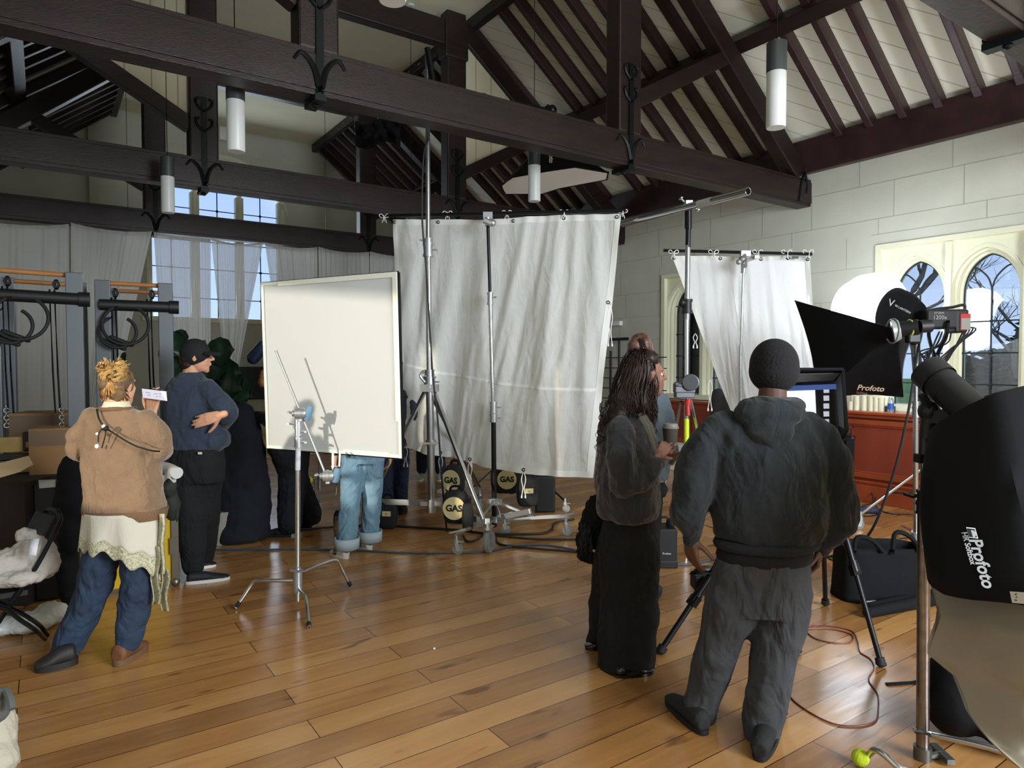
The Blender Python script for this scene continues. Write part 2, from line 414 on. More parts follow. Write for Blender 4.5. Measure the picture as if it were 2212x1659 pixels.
# sloping boarded ceilings and the flat one between
def slope(name, sgn):
    w = MB(); xe = XW if sgn > 0 else XL; xi = xe - sgn * 2.98
    zo = ZP + .02; zi = zo + SL * 2.98 + .0
    w.prism([(xe + sgn * .3, YF - .3, zo - .3 * SL), (xi, YF - .3, zi), (xi, YF - .3, zi + .12), (xe + sgn * .3, YF - .3, zo - .3 * SL + .12)], (0, YB - YF + .6, 0))
    return struct(w, name, SLOPE, smooth=False)
slope('ceiling_right_slope', 1); slope('ceiling_left_slope', -1)
w = MB(); w.bb((XL + 2.9, YF - .3, ZC + .02), (XW - 2.9, YB + .3, ZC + .14)); struct(w, 'ceiling', CEIL, smooth=False)

# baseboard and pale plinth
w = MB(); w.bb((XW - .05, 7.0, 0), (XW, 10.6, .30)); w.bb((XW - .03, 7.0, .30), (XW, 10.6, .34)); struct(w, 'baseboard_right', CREAM, smooth=False, bevel=.006)
w = MB(); w.bb((XL + .3, YB - .04, 0), (XW, YB, .2)); struct(w, 'baseboard_back', CREAM, smooth=False)

# ---------------------------------------------------------------- gothic windows of the right wall
def arch_pts(y0, y1, zs, rise, n=10):
    """depressed four-centred arch from (y0,zs) over the apex to (y1,zs)"""
    ym = (y0 + y1) / 2; h = (y1 - y0) / 2; out = []
    for k in range(n + 1):
        a = k / n * PI / 2; q = 1 - math.cos(a)
        out.append((y0 + h * q, zs + rise * (.88 * math.sin(a) ** .85 + .12 * q)))
    return out + [(2 * ym - y, z) for y, z in reversed(out[:-1])]
def gothic(idx, W, x):
    y0, y1, z0, z1 = W; fr = thing('window_%d' % idx, 'cream framed twin arched leaded window', 'window', (x, (y0 + y1) / 2, z0))
    for k in ('label', 'category'): del fr[k]
    fr['kind'] = 'structure'
    ym = (y0 + y1) / 2
    m = MB(); gl = MB(); ld = MB(); jl = MB()
    # outer thin casing on the wall face
    for (a, b) in (((y0 - .04, z0 + .02), (y0 + .03, z1 - .01)), ((y1 - .03, z0 + .02), (y1 + .04, z1 - .01)), ((y0 - .04, z1 - .01), (y1 + .04, z1 + .05))):
        m.bb((x - .025, a[0], a[1]), (x + .3, b[0], b[1]))
    m.bb((x - .07, y0 - .06, z0 - .05), (x + .32, y1 + .06, z0 + .02))
    for s in (0, 1):
        a = y0 + .03 + s * (ym - y0 - .03) + .04 * (1 - s) * 1; b = a
        a, b = (y0 + .03, ym - .01) if s == 0 else (ym + .01, y1 - .03)
        ga, gb = a + .085, b - .085; zs, rise = 2.38, .46
        ap = arch_pts(ga, gb, zs, rise)
        # stone arch head as a stepped moulded band: three nested layers
        for off, xa, xb in ((0, .15, .26), (.035, .09, .16), (.07, .04, .10)):
            aq = arch_pts(ga - off, gb + off, zs, rise + off * .8)
            poly = [(ga - off, zs)] + aq + []
            # band = polygon between arch and rectangle
            for (p, q) in zip(aq, aq[1:]):
                m.prism([(x + xa, p[0], p[1]), (x + xa, q[0], q[1]), (x + xa, q[0], z1), (x + xa, p[0], z1)], (xb - xa, 0, 0))
            m.bb((x + xa, a - .008, z0), (x + xb, ga - off, z1)); m.bb((x + xa, gb + off, z0), (x + xb, b + .008, z1))
        m.bb((x + .02, a - .01, z1 - .015), (x + .27, b + .01, z1 + .02))
        # spandrel recess edging
        m.tube([(x + .045, p[0], p[1]) for p in arch_pts(ga - .10, gb + .10, zs, rise + .10)], .012, 6)
        # glass
        gl.prism([(x + .2, ga, z0)] + [(x + .2, p[0], p[1]) for p in ap] + [(x + .2, gb, z0)], (.006, 0, 0))
        # leading: edge, middle bar with a forked top, cross bars with bosses
        ld.tube([(x + .19, ga + .008, z0)] + [(x + .19, p[0], p[1] - .006) for p in ap] + [(x + .19, gb - .008, z0)], .011, 6)
        gm = (ga + gb) / 2; ld.cyl((x + .19, gm, z0), (x + .19, gm, zs + .10), .010, n=6)
        for t in (-1, 1):
            ld.tube(smoothpath([(x + .19, gm, zs + .08), (x + .19, gm + t * .04, zs + .2), (x + .19, gm + t * .13, zs + .30), (x + .19, gm + t * .2, zs + .33)], 5), .009, 6)
        for zz in (1.40, 1.75, 2.1):
            ld.cyl((x + .19, ga, zz), (x + .19, gb, zz), .008, n=6)
            for yy in (ga, gm, gb): ld.ell((x + .188, yy, zz), .02, n=8, m=6)
    m.bb((x + .005, ym - .03, z0 + .021), (x + .255, ym + .03, z1 - .016))
    m.obj('window_frame', CREAM, fr, smooth=False)
    gl.obj('pane', GLASS, fr, smooth=False); ld.obj('leading', LEADF, fr)
    return fr
gothic(1, W1, XW); gothic(2, W2, XW)

# ---------------------------------------------------------------- big window of the far gable
fr = bpy.data.objects.new('window_3', None); C.objects.link(fr); fr.location = (3.28, YB, 2.6); fr['kind'] = 'structure'
m = MB(); gl = MB(); ld = MB()
LT = [(1.965, 2.72), (2.90, 3.655), (3.825, 4.583)]
def tz(x): return 5.0 + 1.08 * max(0, 1 - (abs(x - 3.28) / 1.5) ** 2.2) ** .6
xs = [1.8 + i * .1 for i in range(31)]
for a, b in zip(xs, xs[1:]):
    m.prism([(a, YB - .03, tz(a)), (b, YB - .03, tz(b)), (b, YB - .03, tz(b) + .16), (a, YB - .03, tz(a) + .16)], (0, .28, 0))
    m.mi = 1; m.prism([(a, YB + .006, tz(a) + .14), (b, YB + .006, tz(b) + .14), (b, YB + .006, 6.34), (a, YB + .006, 6.34)], (0, .25, 0)); m.mi = 0
m.tube([(x_, YB - .02, tz(x_) + .02) for x_ in [1.86 + i * .0945 for i in range(31)]], .06, 8)
for xa, xb in ((1.8, 1.965), (2.72, 2.90), (3.655, 3.825), (4.583, 4.78)):
    m.bb((xa, YB + .02, 2.6), (xb, YB + .2, 5.35)); m.bb((xa + .05, YB - .02, 2.6), (xb - .05, YB + .2, 5.7 if 2 < xa < 4 else 5.2))
m.bb((1.75, YB - .08, 2.52), (4.82, YB + .3, 2.62)); m.bb((1.9, YB + .05, 4.62), (4.66, YB + .18, 4.70))
m.obj('window_frame', [CREAM, WALL], fr, smooth=False, bevel=.005)
for xa, xb in LT:
    gl.bb((xa, YB + .12, 2.6), (xb, YB + .125, 6.0)); xm = (xa + xb) / 2
    ld.cyl((xm, YB + .1, 2.6), (xm, YB + .1, 6.0), .012, n=6)
    for zz in (3.05, 3.7, 4.3, 5.0): ld.cyl((xa, YB + .1, zz), (xb, YB + .1, zz), .011, n=6); ld.ell((xm, YB + .1, zz), .032, n=8, m=6)
gl.obj('pane', GLASSF, fr, smooth=False); ld.obj('leading', LEADF, fr)

# ---------------------------------------------------------------- roof timbers
def truss(Y, label, spandrel=False, matn=TIMBER, PX=(1.68, 5.08)):
    t = thing('roof_truss', label, 'roof truss', (CEN, Y + .1, 3.7), 'roof trusses spanning the hall')
    y0, y1 = Y, Y + .2
    m = MB(); m.bb((XL, y0, 3.70), (XW, y1, 4.05)); m.bb((XL, y0 - .012, 3.74), (XW, y0, 4.01)); m.obj('tie_beam', matn, t, smooth=False, bevel=.02)
    for x in PX:
        m = MB(); m.bb((x - .16, y0 - .005, 4.04), (x + .16, y1 + .005, 6.72)); m.bb((x - .19, y0 - .02, 6.05), (x + .19, y1 + .02, 6.62)); m.obj('post', matn, t, smooth=False, bevel=.02)
        s = 1 if x > CEN else -1
        m = MB(); m.beam((x + s * .13, Y + .1, 4.42), (x + s * 1.75, Y + .1, 5.32), .15, .17); m.obj('strut', matn, t, smooth=False, bevel=.012)
        xe = XW - .2 if s > 0 else XL + .2
        m = MB(); m.beam((xe, Y + .1, 4.14), (x + s * .1, Y + .1, 6.55), .18, .26); m.obj('principal_rafter', matn, t, smooth=False, bevel=.015)
        # forked iron strap over post foot
        q = MB()
        for ys in (y0 - .022, y1 + .006):
            q.bb((x - .03, ys, 3.66), (x + .03, ys + .016, 4.75))
            for k in (-1, 1):
                pts = smoothpath([(x, ys + .008, 3.72), (x + k * .05, ys + .008, 3.9), (x + k * .14, ys + .008, 3.99), (x + k * .2, ys + .008, 3.93)], 5)
                q.tube(pts, [.03 - .018 * i / len(pts) for i in range(len(pts))], 6)
                for zz in (4.35, 4.58): q.tube(smoothpath([(x, ys + .008, zz), (x + k * .07, ys + .008, zz + .06), (x + k * .09, ys + .008, zz + .13), (x + k * .05, ys + .008, zz + .15)], 4), .016, 6)
        q.bb((x - .045, y0 - .03, 3.655), (x + .045, y1 + .03, 3.70)); q.ell((x, Y + .1, 3.65), (.03, .03, .02), n=8, m=6)
        q.obj('iron_strap', IRON, t)
        # strap at the wall end
        q = MB(); xx = xe + s * .02
        q.tube(smoothpath([(xx + s * .02, y0 - .012, 4.12), (xx - s * .06, y0 - .012, 3.98), (xx - s * .10, y0 - .012, 3.80), (xx - s * .12, y0 - .012, 3.74)], 5), .02, 6)
        q.tube(smoothpath([(xx + s * .02, y0 - .012, 4.12), (xx + s * .07, y0 - .012, 3.98), (xx + s * .05, y0 - .012, 3.86)], 5), .016, 6)
        q.obj('iron_strap', IRON, t)
        if spandrel:
            q = MB(); q.prism([(x + s * .12, Y + .07, 4.5), (x + s * 1.72, Y + .07, 5.33), (x + s * .12, Y + .07, 6.55)], (0, .04, 0)); q.obj('boarded_spandrel', SPAN, t, smooth=False)
    m = MB(); m.bb((PX[0], Y + .01, 6.22), (PX[1], Y + .19, 6.58)); m.obj('collar_beam', matn, t, smooth=False, bevel=.02)
    return t
truss(1.72, 'dark roof truss nearest the camera, crossing the top right corner')
truss(5.21, 'dark roof truss with iron straps, second from the camera, in front of the white sheet', PX=(1.80, 5.10))
truss(8.70, 'dark roof truss third from the camera, with boarded infill', True, PX=(1.62, 5.04))
truss(12.12, 'dark roof truss farthest from the camera, above the curtains', PX=(1.53, 5.10))
for sgn, side in ((1, 'right'), (-1, 'left')):
    xe = XW if sgn > 0 else XL
    m = MB(); m.bb((xe - sgn * .10, YF, 4.13), (xe + sgn * .02, YB, 4.57))
    tag(m.obj('wall_plate', TIMR, smooth=False, bevel=.01), 'long red-brown wall plate beam along the top of the %s wall' % side, 'beam')
    m = MB(); x = xe - sgn * 1.42; z = ZP + SL * 1.42 - .19; m.beam((x, YF, z), (x, YB, z), .17, .2, up=(sgn * SL, 0, 1))
    tag(m.obj('purlin', TIMBER, smooth=False, bevel=.012), 'long dark purlin beam halfway up the %s roof slope' % side, 'beam')
    m = MB(); x = xe - sgn * 2.95; z = ZP + SL * 2.95 - .08; m.beam((x, YF, z), (x, YB, z), .12, .26, up=(0, 0, 1))
    tag(m.obj('ridge_purlin', TIMBER, smooth=False, bevel=.012), 'dark beam along the %s edge of the flat ceiling' % side, 'beam')
    # rafters: individual timbers .385 m apart
    proto = None; k = 0; y = 2.07
    trs = (1.82, 5.31, 8.8, 12.22)
    names = ['camera end', 'second bay', 'third bay', 'far bay']
    ys = []
    while y < YB - .1:
        if min(abs(y - q) for q in trs) > .16: ys.append(y)
        y += .387
    for y in ys:
        bay = sum(y > q for q in trs); n_in = sum(1 for q in ys if q <= y and sum(q > r_ for r_ in trs) == bay)
        lab = 'dark rafter %d of the %s roof slope in bay %d counted from the camera' % (n_in, side, bay)
        ORD = ['first', 'second', 'third', 'fourth', 'fifth', 'sixth', 'seventh', 'eighth', 'ninth', 'tenth']
        lab = 'dark timber rafter on %s roof slope, %s beyond the %s truss' % (side, ORD[n_in - 1], {1: 'nearest', 2: 'second', 3: 'third', 4: 'farthest'}[bay])
        if proto is None:
            m = MB(); a = V((xe - sgn * .06, y, ZP - .045 + .03)); b = V((xe - sgn * 2.98, y, ZP + SL * 2.92 - .075 + .03))
            m.beam(a, b, .085, .15, up=(0, 0, 1)); m.beam(a + (b - a) * .04 - V((0, 0, .035)), a + (b - a) * .42 - V((0, 0, .035)), .07, .1, up=(0, 0, 1))
            proto = tag(m.obj('rafter', TIMR if sgn > 0 else TIMBER, smooth=False, bevel=.006), lab, 'rafter', 'rafters of the %s roof slope' % side)
            pl = V(proto.location)
        else:
            q = proto.copy(); C.objects.link(q); q.location = V((pl.x, y, pl.z)); q['label'] = lab
# pilaster strip on the far wall
m = MB(); m.bb((.85, YB - .1, 2.3), (1.02, YB, 6.4)); struct(m, 'trim_1', WALL, smooth=False)
# ---------------------------------------------------------------- gear materials
CHROME = M('chrome', 'c9ccce', .18, .95)
STEEL = M('brushed_steel', 'a7aaac', .3, .9)
SILV = M('silver_casting', 'b9bfc4', .35, .8)
BLKM = M('black_metal', '15171b', .35, .5)
BLKP = M('black_plastic', '131416', .5)
BLKF = M('black_fabric', '0d0e12', .85, var=.25, vs=8, bump=.25, bs=12, spec=.25)
RUB = M('grey_rubber', '7b7e7a', .7)
BRUB = M('black_rubber', '0e0e0f', .7)
GREYH = M('blue_grey_handle', '5d7f98', .5)
WTAPE = M('cream_tape', 'efeedd', .6)
SILK = sheer('white_silk', 'f3f5f1', .02, .42, var=.28)
SILK2 = sheer('white_cotton', 'f7f9f9', .0, .42, var=.28)
HEM = sheer('silk_hem', 'f5f6f1', .0, .3)
DIFF = sheer('diffusion_sheet', 'f6fbfa', .0, .5)
CORD = M('white_cord', 'f0f0ea', .7)
RED = M('red_plastic', 'b3241c', .5)
YEL = M('fluorescent_yellow', 'c9e016', .5)
TENNIS = M('tennis_felt', 'c3d92c', .9, bump=.5, bs=90)
CREAMF = M('cream_cloth', 'a39a88', .9, var=.12, vs=3, bump=.4, bs=10)
WHT = M('white_plastic', 'e8e8e4', .5)
TXT = M('grey_print', 'a9abad', .6)
TXTW = M('white_print', 'e6e6e6', .6)
LABC = M('cream_label', 'dccf9c', .7)
BLACKPR = M('black_print', '101010', .7)

def text(body, name, mat, parent, c, x, y, size, bold=0, shear=0, align='CENTER', ext=.0008):
    """lettering as real geometry: c centre, x reading direction, y up direction"""
    cu = bpy.data.curves.new(name, 'FONT'); cu.body = body; cu.size = size; cu.align_x = align; cu.align_y = 'CENTER'
    cu.extrude = ext; cu.offset = bold; cu.shear = shear; cu.resolution_u = 3
    tmp = bpy.data.objects.new(name + '_curve', cu); C.objects.link(tmp)
    me = bpy.data.meshes.new_from_object(tmp.evaluated_get(bpy.context.evaluated_depsgraph_get()))
    bpy.data.objects.remove(tmp); bpy.data.curves.remove(cu)
    x, y = V(x).normalized(), V(y); y = (y - x * y.dot(x)).normalized(); z = x.cross(y)
    mt = Matrix.Translation(V(c)) @ Matrix((x, y, z)).transposed().to_4x4()
    me.transform(mt); me.materials.clear(); me.materials.append(mat)
    o = bpy.data.objects.new(name, me); C.objects.link(o); o.parent = parent
    o.matrix_parent_inverse = Matrix.Translation(-base_of(parent)); return o

# ---------------------------------------------------------------- sheets
def bow(parent, p, s=.05):
    """loops of white cord knotted round a pole"""
    m = MB(); p = V(p)
    for k in (-1, 1):
        m.tube(smoothpath([p, p + RT * s * .5 * k + UP * s * .7, p + RT * s * k + UP * s * .55, p + RT * s * .8 * k + UP * s * .1, p], 5), .0035, 5)
        m.tube(smoothpath([p, p + RT * s * .3 * k - UP * s * .5, p + RT * s * .45 * k - UP * s * 1.1], 4), .003, 5)
    m.tube(smoothpath([p + UP * s * .4 - FW * .02, p - FW * .03, p - UP * s * .8 - FW * .01], 4), .004, 5)
    return m.obj('tie_cord', CORD, parent)
def hang(parent, p, ln=.2, sw=.02):
    m = MB(); p = V(p)
    for k in (-1, 1):
        q = smoothpath([p, p + RT * sw * k - UP * ln * .35, p + RT * sw * .3 * k - UP * ln * .7, p + RT * (sw * .9 * k) - UP * ln], 5)
        m.tube(q, .004, 5); m.cap(q[-1], .006, q[-1] - UP * .02, .008, n=8)
    return m.obj('tie_cord', CORD, parent)
def sheet(name, label, cat, top, bot, mat, folds, nu=110, nv=110, hem=.06, seam=None, seed=0, side=True):
    """hanging cloth between a top and a bottom polyline of 3-D points"""
    T = smoothpath(top, 12); B = smoothpath(bot, 12)
    def at(pl, u):
        k = min(len(pl) - 2, int(u * (len(pl) - 1))); t = u * (len(pl) - 1) - k; return pl[k].lerp(pl[k + 1], t)
    nrm = (B[-1] - T[0]).cross(T[-1] - B[0]).normalized()
    if nrm.dot(FW) > 0: nrm = -nrm
    def fn(u, v):
        p = at(T, u).lerp(at(B, u), v)
        s = folds * min(1, .25 + v * 1.2)
        uu = (u - .5) / (.62 + .38 * v)
        w = (noise.noise(V((uu * 7 + seed, v * .9, 0))) * 2.0 + noise.noise(V((uu * 15 + 1.2 * v, v * 1.8 + seed, 3))) * 1.1 + .2 * noise.noise(V((u * 40, v * 9, seed))) + .12 * noise.noise(V((u * 60, v * 50, seed))))
        return p + nrm * w * s
    t = thing(name, label, cat, (B[0] + B[-1]) / 2)
    m = MB(); m.grid(fn, nu, nv); o = m.obj('cloth', mat, t)
    h = MB(); e = hem / (T[0] - B[0]).length; ew = hem / (T[-1] - T[0]).length
    def off(u, v, k): return fn(u, v) + nrm * k
    for k in (.004, -.004):
        h.grid(lambda a, b: off(a, 1 - e * b, k), nu, 2); h.grid(lambda a, b: off(a, e * b, k), nu, 2)
        if side:
            h.grid(lambda a, b: off(ew * b, a, k), nv, 2); h.grid(lambda a, b: off(1 - ew * b, a, k), nv, 2)
    h.obj('hem', HEM, t)
    if seam:
        h = MB()
        for k in (.005, -.004): h.grid(lambda a, b: off(a, seam[0] + (seam[1] - seam[0]) * a + .012 * math.sin(3 * a) + .011 * b, k), nu, 2)
        h.obj('seam', HEM, t)
    def gro(u, v):
        g = MB(); p = off(u, v, .006); g.torus(p, .013, .005, RT, UP, 14, 6); g.obj('grommet', BLKM, t); return p
    return t, gro, fn
top = [P(848, 474, 7.1), P(925, 474, 6.97), P(1055, 474, 6.74), P(1160, 467, 6.56), P(1240, 464, 6.43), P(1342, 462, 6.26)]
bot = [P(874, 966, 7.05), P(950, 986, 6.95), P(1000, 992, 6.85), P(1050, 1010, 6.7), P(1160, 1026, 6.5), P(1283, 1031, 6.36)]
SK, gro, fn = sheet('silk_sheet', 'large white silk sheet tied to a black pole in the middle of the hall', 'sheet', top, bot, SILK, .05, hem=.055, seam=(.625, .655), seed=3)
for u in (.012, .24, .5, .75, .985):
    gro(u, .012)
    if u > .02: bow(SK, P(848 + 494 * u + (0 if u < .9 else 10), 464 - 4 * u, 7.1 - .84 * u - .03), .045)
for u in (.01, .2, .48, .75): p = gro(u, .985); hang(SK, p - UP * .01, .24 if u > .1 else .2)
p = gro(.985, .33); hang(SK, p + RT * .02, .38)
for v in (.26, .63, .8): gro(.012, v)
bow(SK, P(830, 470, 7.08), .05)
m = MB(); m.cyl(P(822, 466, 7.12), P(1352, 455, 6.22), .017); m.beam(P(838, 466, 7.1), P(1345, 455.5, 6.24), .03, .03)
tag(m.obj('frame_pole', BLKM), 'long black pole carrying the top edge of the large silk sheet', 'pole')

top = [P(1452, 553, 7.0), P(1540, 553, 6.9), P(1610, 556, 6.8), P(1680, 553, 6.7), P(1749, 556, 6.6)]
bot = [P(1596, 935, 6.85), P(1625, 950, 6.9), P(1650, 955, 6.7), P(1720, 950, 6.65), P(1775, 940, 6.5)]
S2, gro, fn2 = sheet('cotton_sheet', 'smaller bright white sheet gathered aside on its pole before the right wall', 'sheet', top, bot, SILK2, .055, hem=.05, seed=11)
for u in (.01, .3, .62, .83, .985): gro(u, .012); bow(S2, P(1452 + 298 * u, 548, 7.0 - .4 * u - .04), .05)
h = MB()
h.grid(lambda a, b: fn2(.36 + .012 * b, a) - FW * .006, 60, 1); h.obj('seam', HEM, S2)
h = MB(); h.box(P(1718, 556, 6.6), (.06, .004, .025), RT, FW); h.obj('maker_label', BLKP, S2, label='small black label')
for pp, ln in (((1534, 815, 6.55), .3), ((1502, 720, 6.6), .12)): hang(S2, P(*pp), ln, .02)
m = MB(); m.beam(P(1433, 541, 7.05), P(1755, 549, 6.55), .028, .028)
tag(m.obj('frame_pole', BLKM, smooth=False, bevel=.003), 'black square pole carrying the smaller white sheet before the right wall', 'pole')

# 4 ft diffusion panel
TL, TR_, BR, BL = P(565, 612, 5.04), P(858, 588, 4.46), P(868, 990, 4.45), P(578, 968, 5.04)
pn = (TR_ - TL).cross(BL - TL).normalized()
if pn.dot(FW) > 0: pn = -pn
T = thing('diffusion_panel', 'square white diffusion panel with cream taped edges on the chrome arm', 'panel', (BL + BR) / 2)
def q2(u, v): return TL.lerp(TR_, u).lerp(BL.lerp(BR, u), v)
m = MB(); m.grid(lambda u, v: q2(u, v) + pn * .006 * noise.noise(V((u * 3, v * 3, 1))), 30, 30); m.obj('diffusion_cloth', DIFF, T)
m = MB()
for a, b in (((0, 0), (1, 0)), ((1, 0), (1, 1)), ((1, 1), (0, 1)), ((0, 1), (0, 0))): m.beam(q2(*a) - pn * .012, q2(*b) - pn * .012, .018, .018, up=pn)
m.obj('frame_tube', BLKM, T, smooth=False)
for (a, b, w) in (((.14, .013), (.985, .013), .03), ((.985, .0), (.985, .80), .032), ((.013, .01), (.013, .88), .018), ((.60, .985), (.92, .985), .028)):
    m = MB(); m.beam(q2(*a) + pn * .008, q2(*b) + pn * .008, w, .002, up=pn); m.obj('tape_strip', WTAPE, T, smooth=False)
m = MB()
for a, b in (((0, 0.006), (1, .006)), ((.006, 0), (.006, 1)), ((.994, 0), (.994, 1)), ((0, .99), (1, .99))): m.beam(q2(*a) + pn * .005, q2(*b) + pn * .005, .022, .002, up=pn)
m.obj('sheet_border', M('panel_border', 'dfe5dc', .7), T, smooth=False)

# ---------------------------------------------------------------- stands
def knob(m, p, d, s=.03):
    p, d = V(p), V(d).normalized(); m.cyl(p, p + d * s, s * .22, n=8); x, y, _ = frame(d)
    m.beam(p + d * s - x * s * .9, p + d * s + x * s * .9, s * .45, s * .3)
def collar(m, p, r=.026, h=.05, kd=None):
    p = V(p); m.cyl(p - UP * h / 2, p + UP * h / 2, r); m.cyl(p - UP * h * .55, p - UP * h * .35, r * 1.15); m.cyl(p + UP * h * .35, p + UP * h * .55, r * 1.15)
    knob(m, p + (kd or RT) * r, kd or RT, .035)
def caster(parent, base, r=.045, w=.022, d=None, mat=RUB, up_to=None):
    """braked caster with its tyre on the floor"""
    base = V(base); base.z = 0; d = V(d or RT).normalized(); ax = UP.cross(d); c = base + UP * r
    m = MB(); m.cyl(c - ax * w / 2, c + ax * w / 2, r, n=24); m.torus(c, r * .8, w * .5, d, UP, 24, 8); m.obj('caster_tyre', mat, parent)
    m = MB(); m.cyl(c - ax * (w / 2 + .004), c + ax * (w / 2 + .004), r * .45, n=16)
    for k in (-1, 1): m.beam(c + ax * (w / 2 + .008) * k, c + ax * (w / 2 + .008) * k + UP * r * 1.3 - d * r * .3, .03, .004, up=ax)
    t = c + UP * r * 1.3 - d * r * .3; m.cyl(t - UP * .005, t + UP * .015, .026); m.cyl(t, t + UP * .06, .014); m.beam(t + UP * .005, t + d * r * 1.4 + UP * .005, .03, .008)
    m.obj('caster_fork', SILV, parent); return t + UP * .05

def leg_tube(parent, pts, r=.0125, mat=CHROME, foot=True, name='leg'):
    m = MB(); pts = smoothpath(pts, 6) if len(pts) > 2 else [V(p) for p in pts]; m.tube(pts, r, 12); o = m.obj(name, mat, parent)
    if foot:
        m = MB(); d = (pts[-1] - pts[-2]).normalized(); m.cap(pts[-1] - d * .04, r * 1.15, pts[-1] - d * r, r * 1.15, n=10); m.obj('rubber_foot', BRUB, parent)
    return o
# C-stand in front of the panel
cd = 4.55; T = thing('c_stand', 'chrome C-stand with grip arm standing in front of the diffusion panel', 'light stand', G(643, 1312))
def col(x, y, d=cd): return P(x, y, d)
for pts in ([(640, 1254, 4.55), (600, 1254, 4.54), (556, 1254, 4.54), (544, 1262, 4.54)], [(648, 1238, 4.55), (685, 1222, 4.69), (718, 1211, 4.82), (731, 1214, 4.86)], [(646, 1270, 4.55), (652, 1280, 4.47), (659, 1289, 4.42), (663, 1305, 4.37)]):
    q = [P(*p) for p in pts]; ft = {544: G(509, 1317), 731: G(758, 1270), 663: G(668, 1359)}[pts[-1][0]]; ft.z = .012
    leg_tube(T, q + [q[-1].lerp(ft, .5), ft], .0125)
m = MB()
for y in (1238, 1254, 1270): m.cyl(col(643, y - 9), col(643, y + 8), .031)
m.cyl(col(643, 1226), col(643, 1282), .022); knob(m, col(648, 1236), P(620, 1222, 4.4) - P(648, 1236, 4.55), .05)
m.obj('leg_hub', SILV, T)
m = MB(); m.cyl(col(643, 1298), col(643, 1010), .0175); m.obj('lower_tube', CHROME, T)
m = MB(); m.cyl(col(643, 1015), col(644, 960), .0178); m.obj('tape_band', M('worn_white_tape', 'cfd4d8', .5, var=.3, vs=30), T)
m = MB(); m.cyl(col(643, 962), col(644, 905), .0145)
collar(m, col(644, 955), .024, .06); collar(m, col(644, 932), .022, .05, RT); collar(m, col(644, 915), .023, .05, -RT); m.obj('riser_collars', SILV, T)
def gobo(name, p, d, parent, hd):
    m = MB(); p = V(p); x = V(d).normalized(); m.cyl(p - x * .03, p + x * .03, .036, n=20); m.cyl(p - x * .008, p + x * .008, .041, n=20); m.cyl(p - x * .05, p - x * .03, .02); m.cyl(p + UP * .0 - UP * .05, p, .017); m.ell(p + x * .02, .03); knob(m, p - x * .04, -x + UP * .3, .035); m.obj(name, SILV, parent)
    m = MB(); q = p + x * .055; hd = V(hd).normalized(); m.cyl(p + x * .03, q, .012); m.loft([(q - hd * .045, .012, .02), (q - hd * .02, .016, .026), (q, .018, .024), (q + hd * .02, .016, .026), (q + hd * .05, .011, .02)], 10); m.obj('t_handle', GREYH, parent)
gobo('grip_head', P(648, 893, cd - .03), RT + FW * .15, T, UP + RT * .3)
m = MB(); m.cyl(P(596, 757, 4.62), P(703, 1024, 4.5), .0078, n=12); m.cyl(P(596, 757, 4.62), P(597.2, 760, 4.62), .009); m.obj('grip_arm', STEEL, T)
gobo('grip_head', P(708, 1028, 4.47), RT + FW * .15, T, UP + RT * .2)
m = MB(); m.tube(smoothpath([P(719, 1018, 4.5), P(719, 985, 4.5), P(719, 975, 4.56)], 5), .008, 8)
m.tube([P(716, 1008, 4.5), P(733, 1007, 4.5), P(734, 985, 4.5), P(734, 975, 4.56)], .007, 8); m.obj('panel_holder', WHT, T, label='white bent rod')

# tall roller stand (overhead) -------------------------------------------------
d0 = 6.55; T = thing('roller_stand', 'tall heavy steel roller stand holding the overhead softbox boom', 'light stand', G(932, 1150))
m = MB(); m.cyl(P(933, 1099, d0), P(928, 835, d0), .037, n=24); m.obj('main_column', STEEL, T)
m = MB(); m.cyl(P(928, 835, d0), P(925, 548, d0), .0275, n=20); m.obj('middle_tube', CHROME, T)
m = MB(); tp = P(925, 545, d0); tpz = V((tp.x, tp.y, 4.62)); m.cyl(tp, tpz, .022, n=20); m.obj('upper_tube', STEEL, T)
m = MB(); collar(m, P(925, 540, d0), .045, .12); collar(m, P(925, 522, d0), .04, .05, -RT + UP * .2); m.obj('clamp_collar', SILV, T)
m = MB(); collar(m, P(928, 825, d0), .055, .10, RT); m.box(P(928, 838, d0), (.17, .12, .07), RT, FW); collar(m, P(928, 805, d0), .045, .05, -RT); m.tube(smoothpath([P(915, 800, 6.4), P(908, 812, 6.4), P(918, 826, 6.4)], 5), .012, 8); m.obj('leg_collar', SILV, T)
m = MB(); m.cyl(P(932, 1094, d0), P(932, 1078, d0), .06); m.box(P(932, 1086, d0), (.2, .1, .04), RT, FW); m.cyl(P(932, 1106, d0), P(932, 1094, d0), .05); m.obj('base_hub', SILV, T)
m = MB(); m.cyl(P(931, 962, d0), P(931, 950, d0), .05); m.beam(P(912, 958, 6.45), P(950, 957, 6.45), .02, .02); m.obj('clamp_ring', SILV, T)
fw_ = G(1056, 1193); tw = caster(T, fw_, .09, .05, FW * .8 + RT * .3)
b1 = P(1046, 1128, 6.05); m = MB(); m.beam(P(937, 845, d0), b1, .035, .035); m.obj('leg_strut', CHROME, T, bevel=.006)
m = MB(); m.beam(P(945, 1089, d0), b1, .02, .055, up=UP); m.beam(b1, tw + UP * .02, .04, .05); m.obj('base_arm', SILV, T, smooth=False, bevel=.003)
fl_ = V(P(800, 1120, 6.7)); fl_.z = 0; tl = caster(T, fl_, .09, .05, RT); b2 = V((fl_.x, fl_.y, .27))
m = MB(); m.beam(P(918, 845, d0), b2, .035, .035); m.obj('leg_strut', CHROME, T, bevel=.006)
m = MB(); m.beam(P(920, 1086, d0), b2, .02, .055, up=UP); m.beam(b2, tl, .04, .05); m.obj('base_arm', SILV, T, smooth=False)
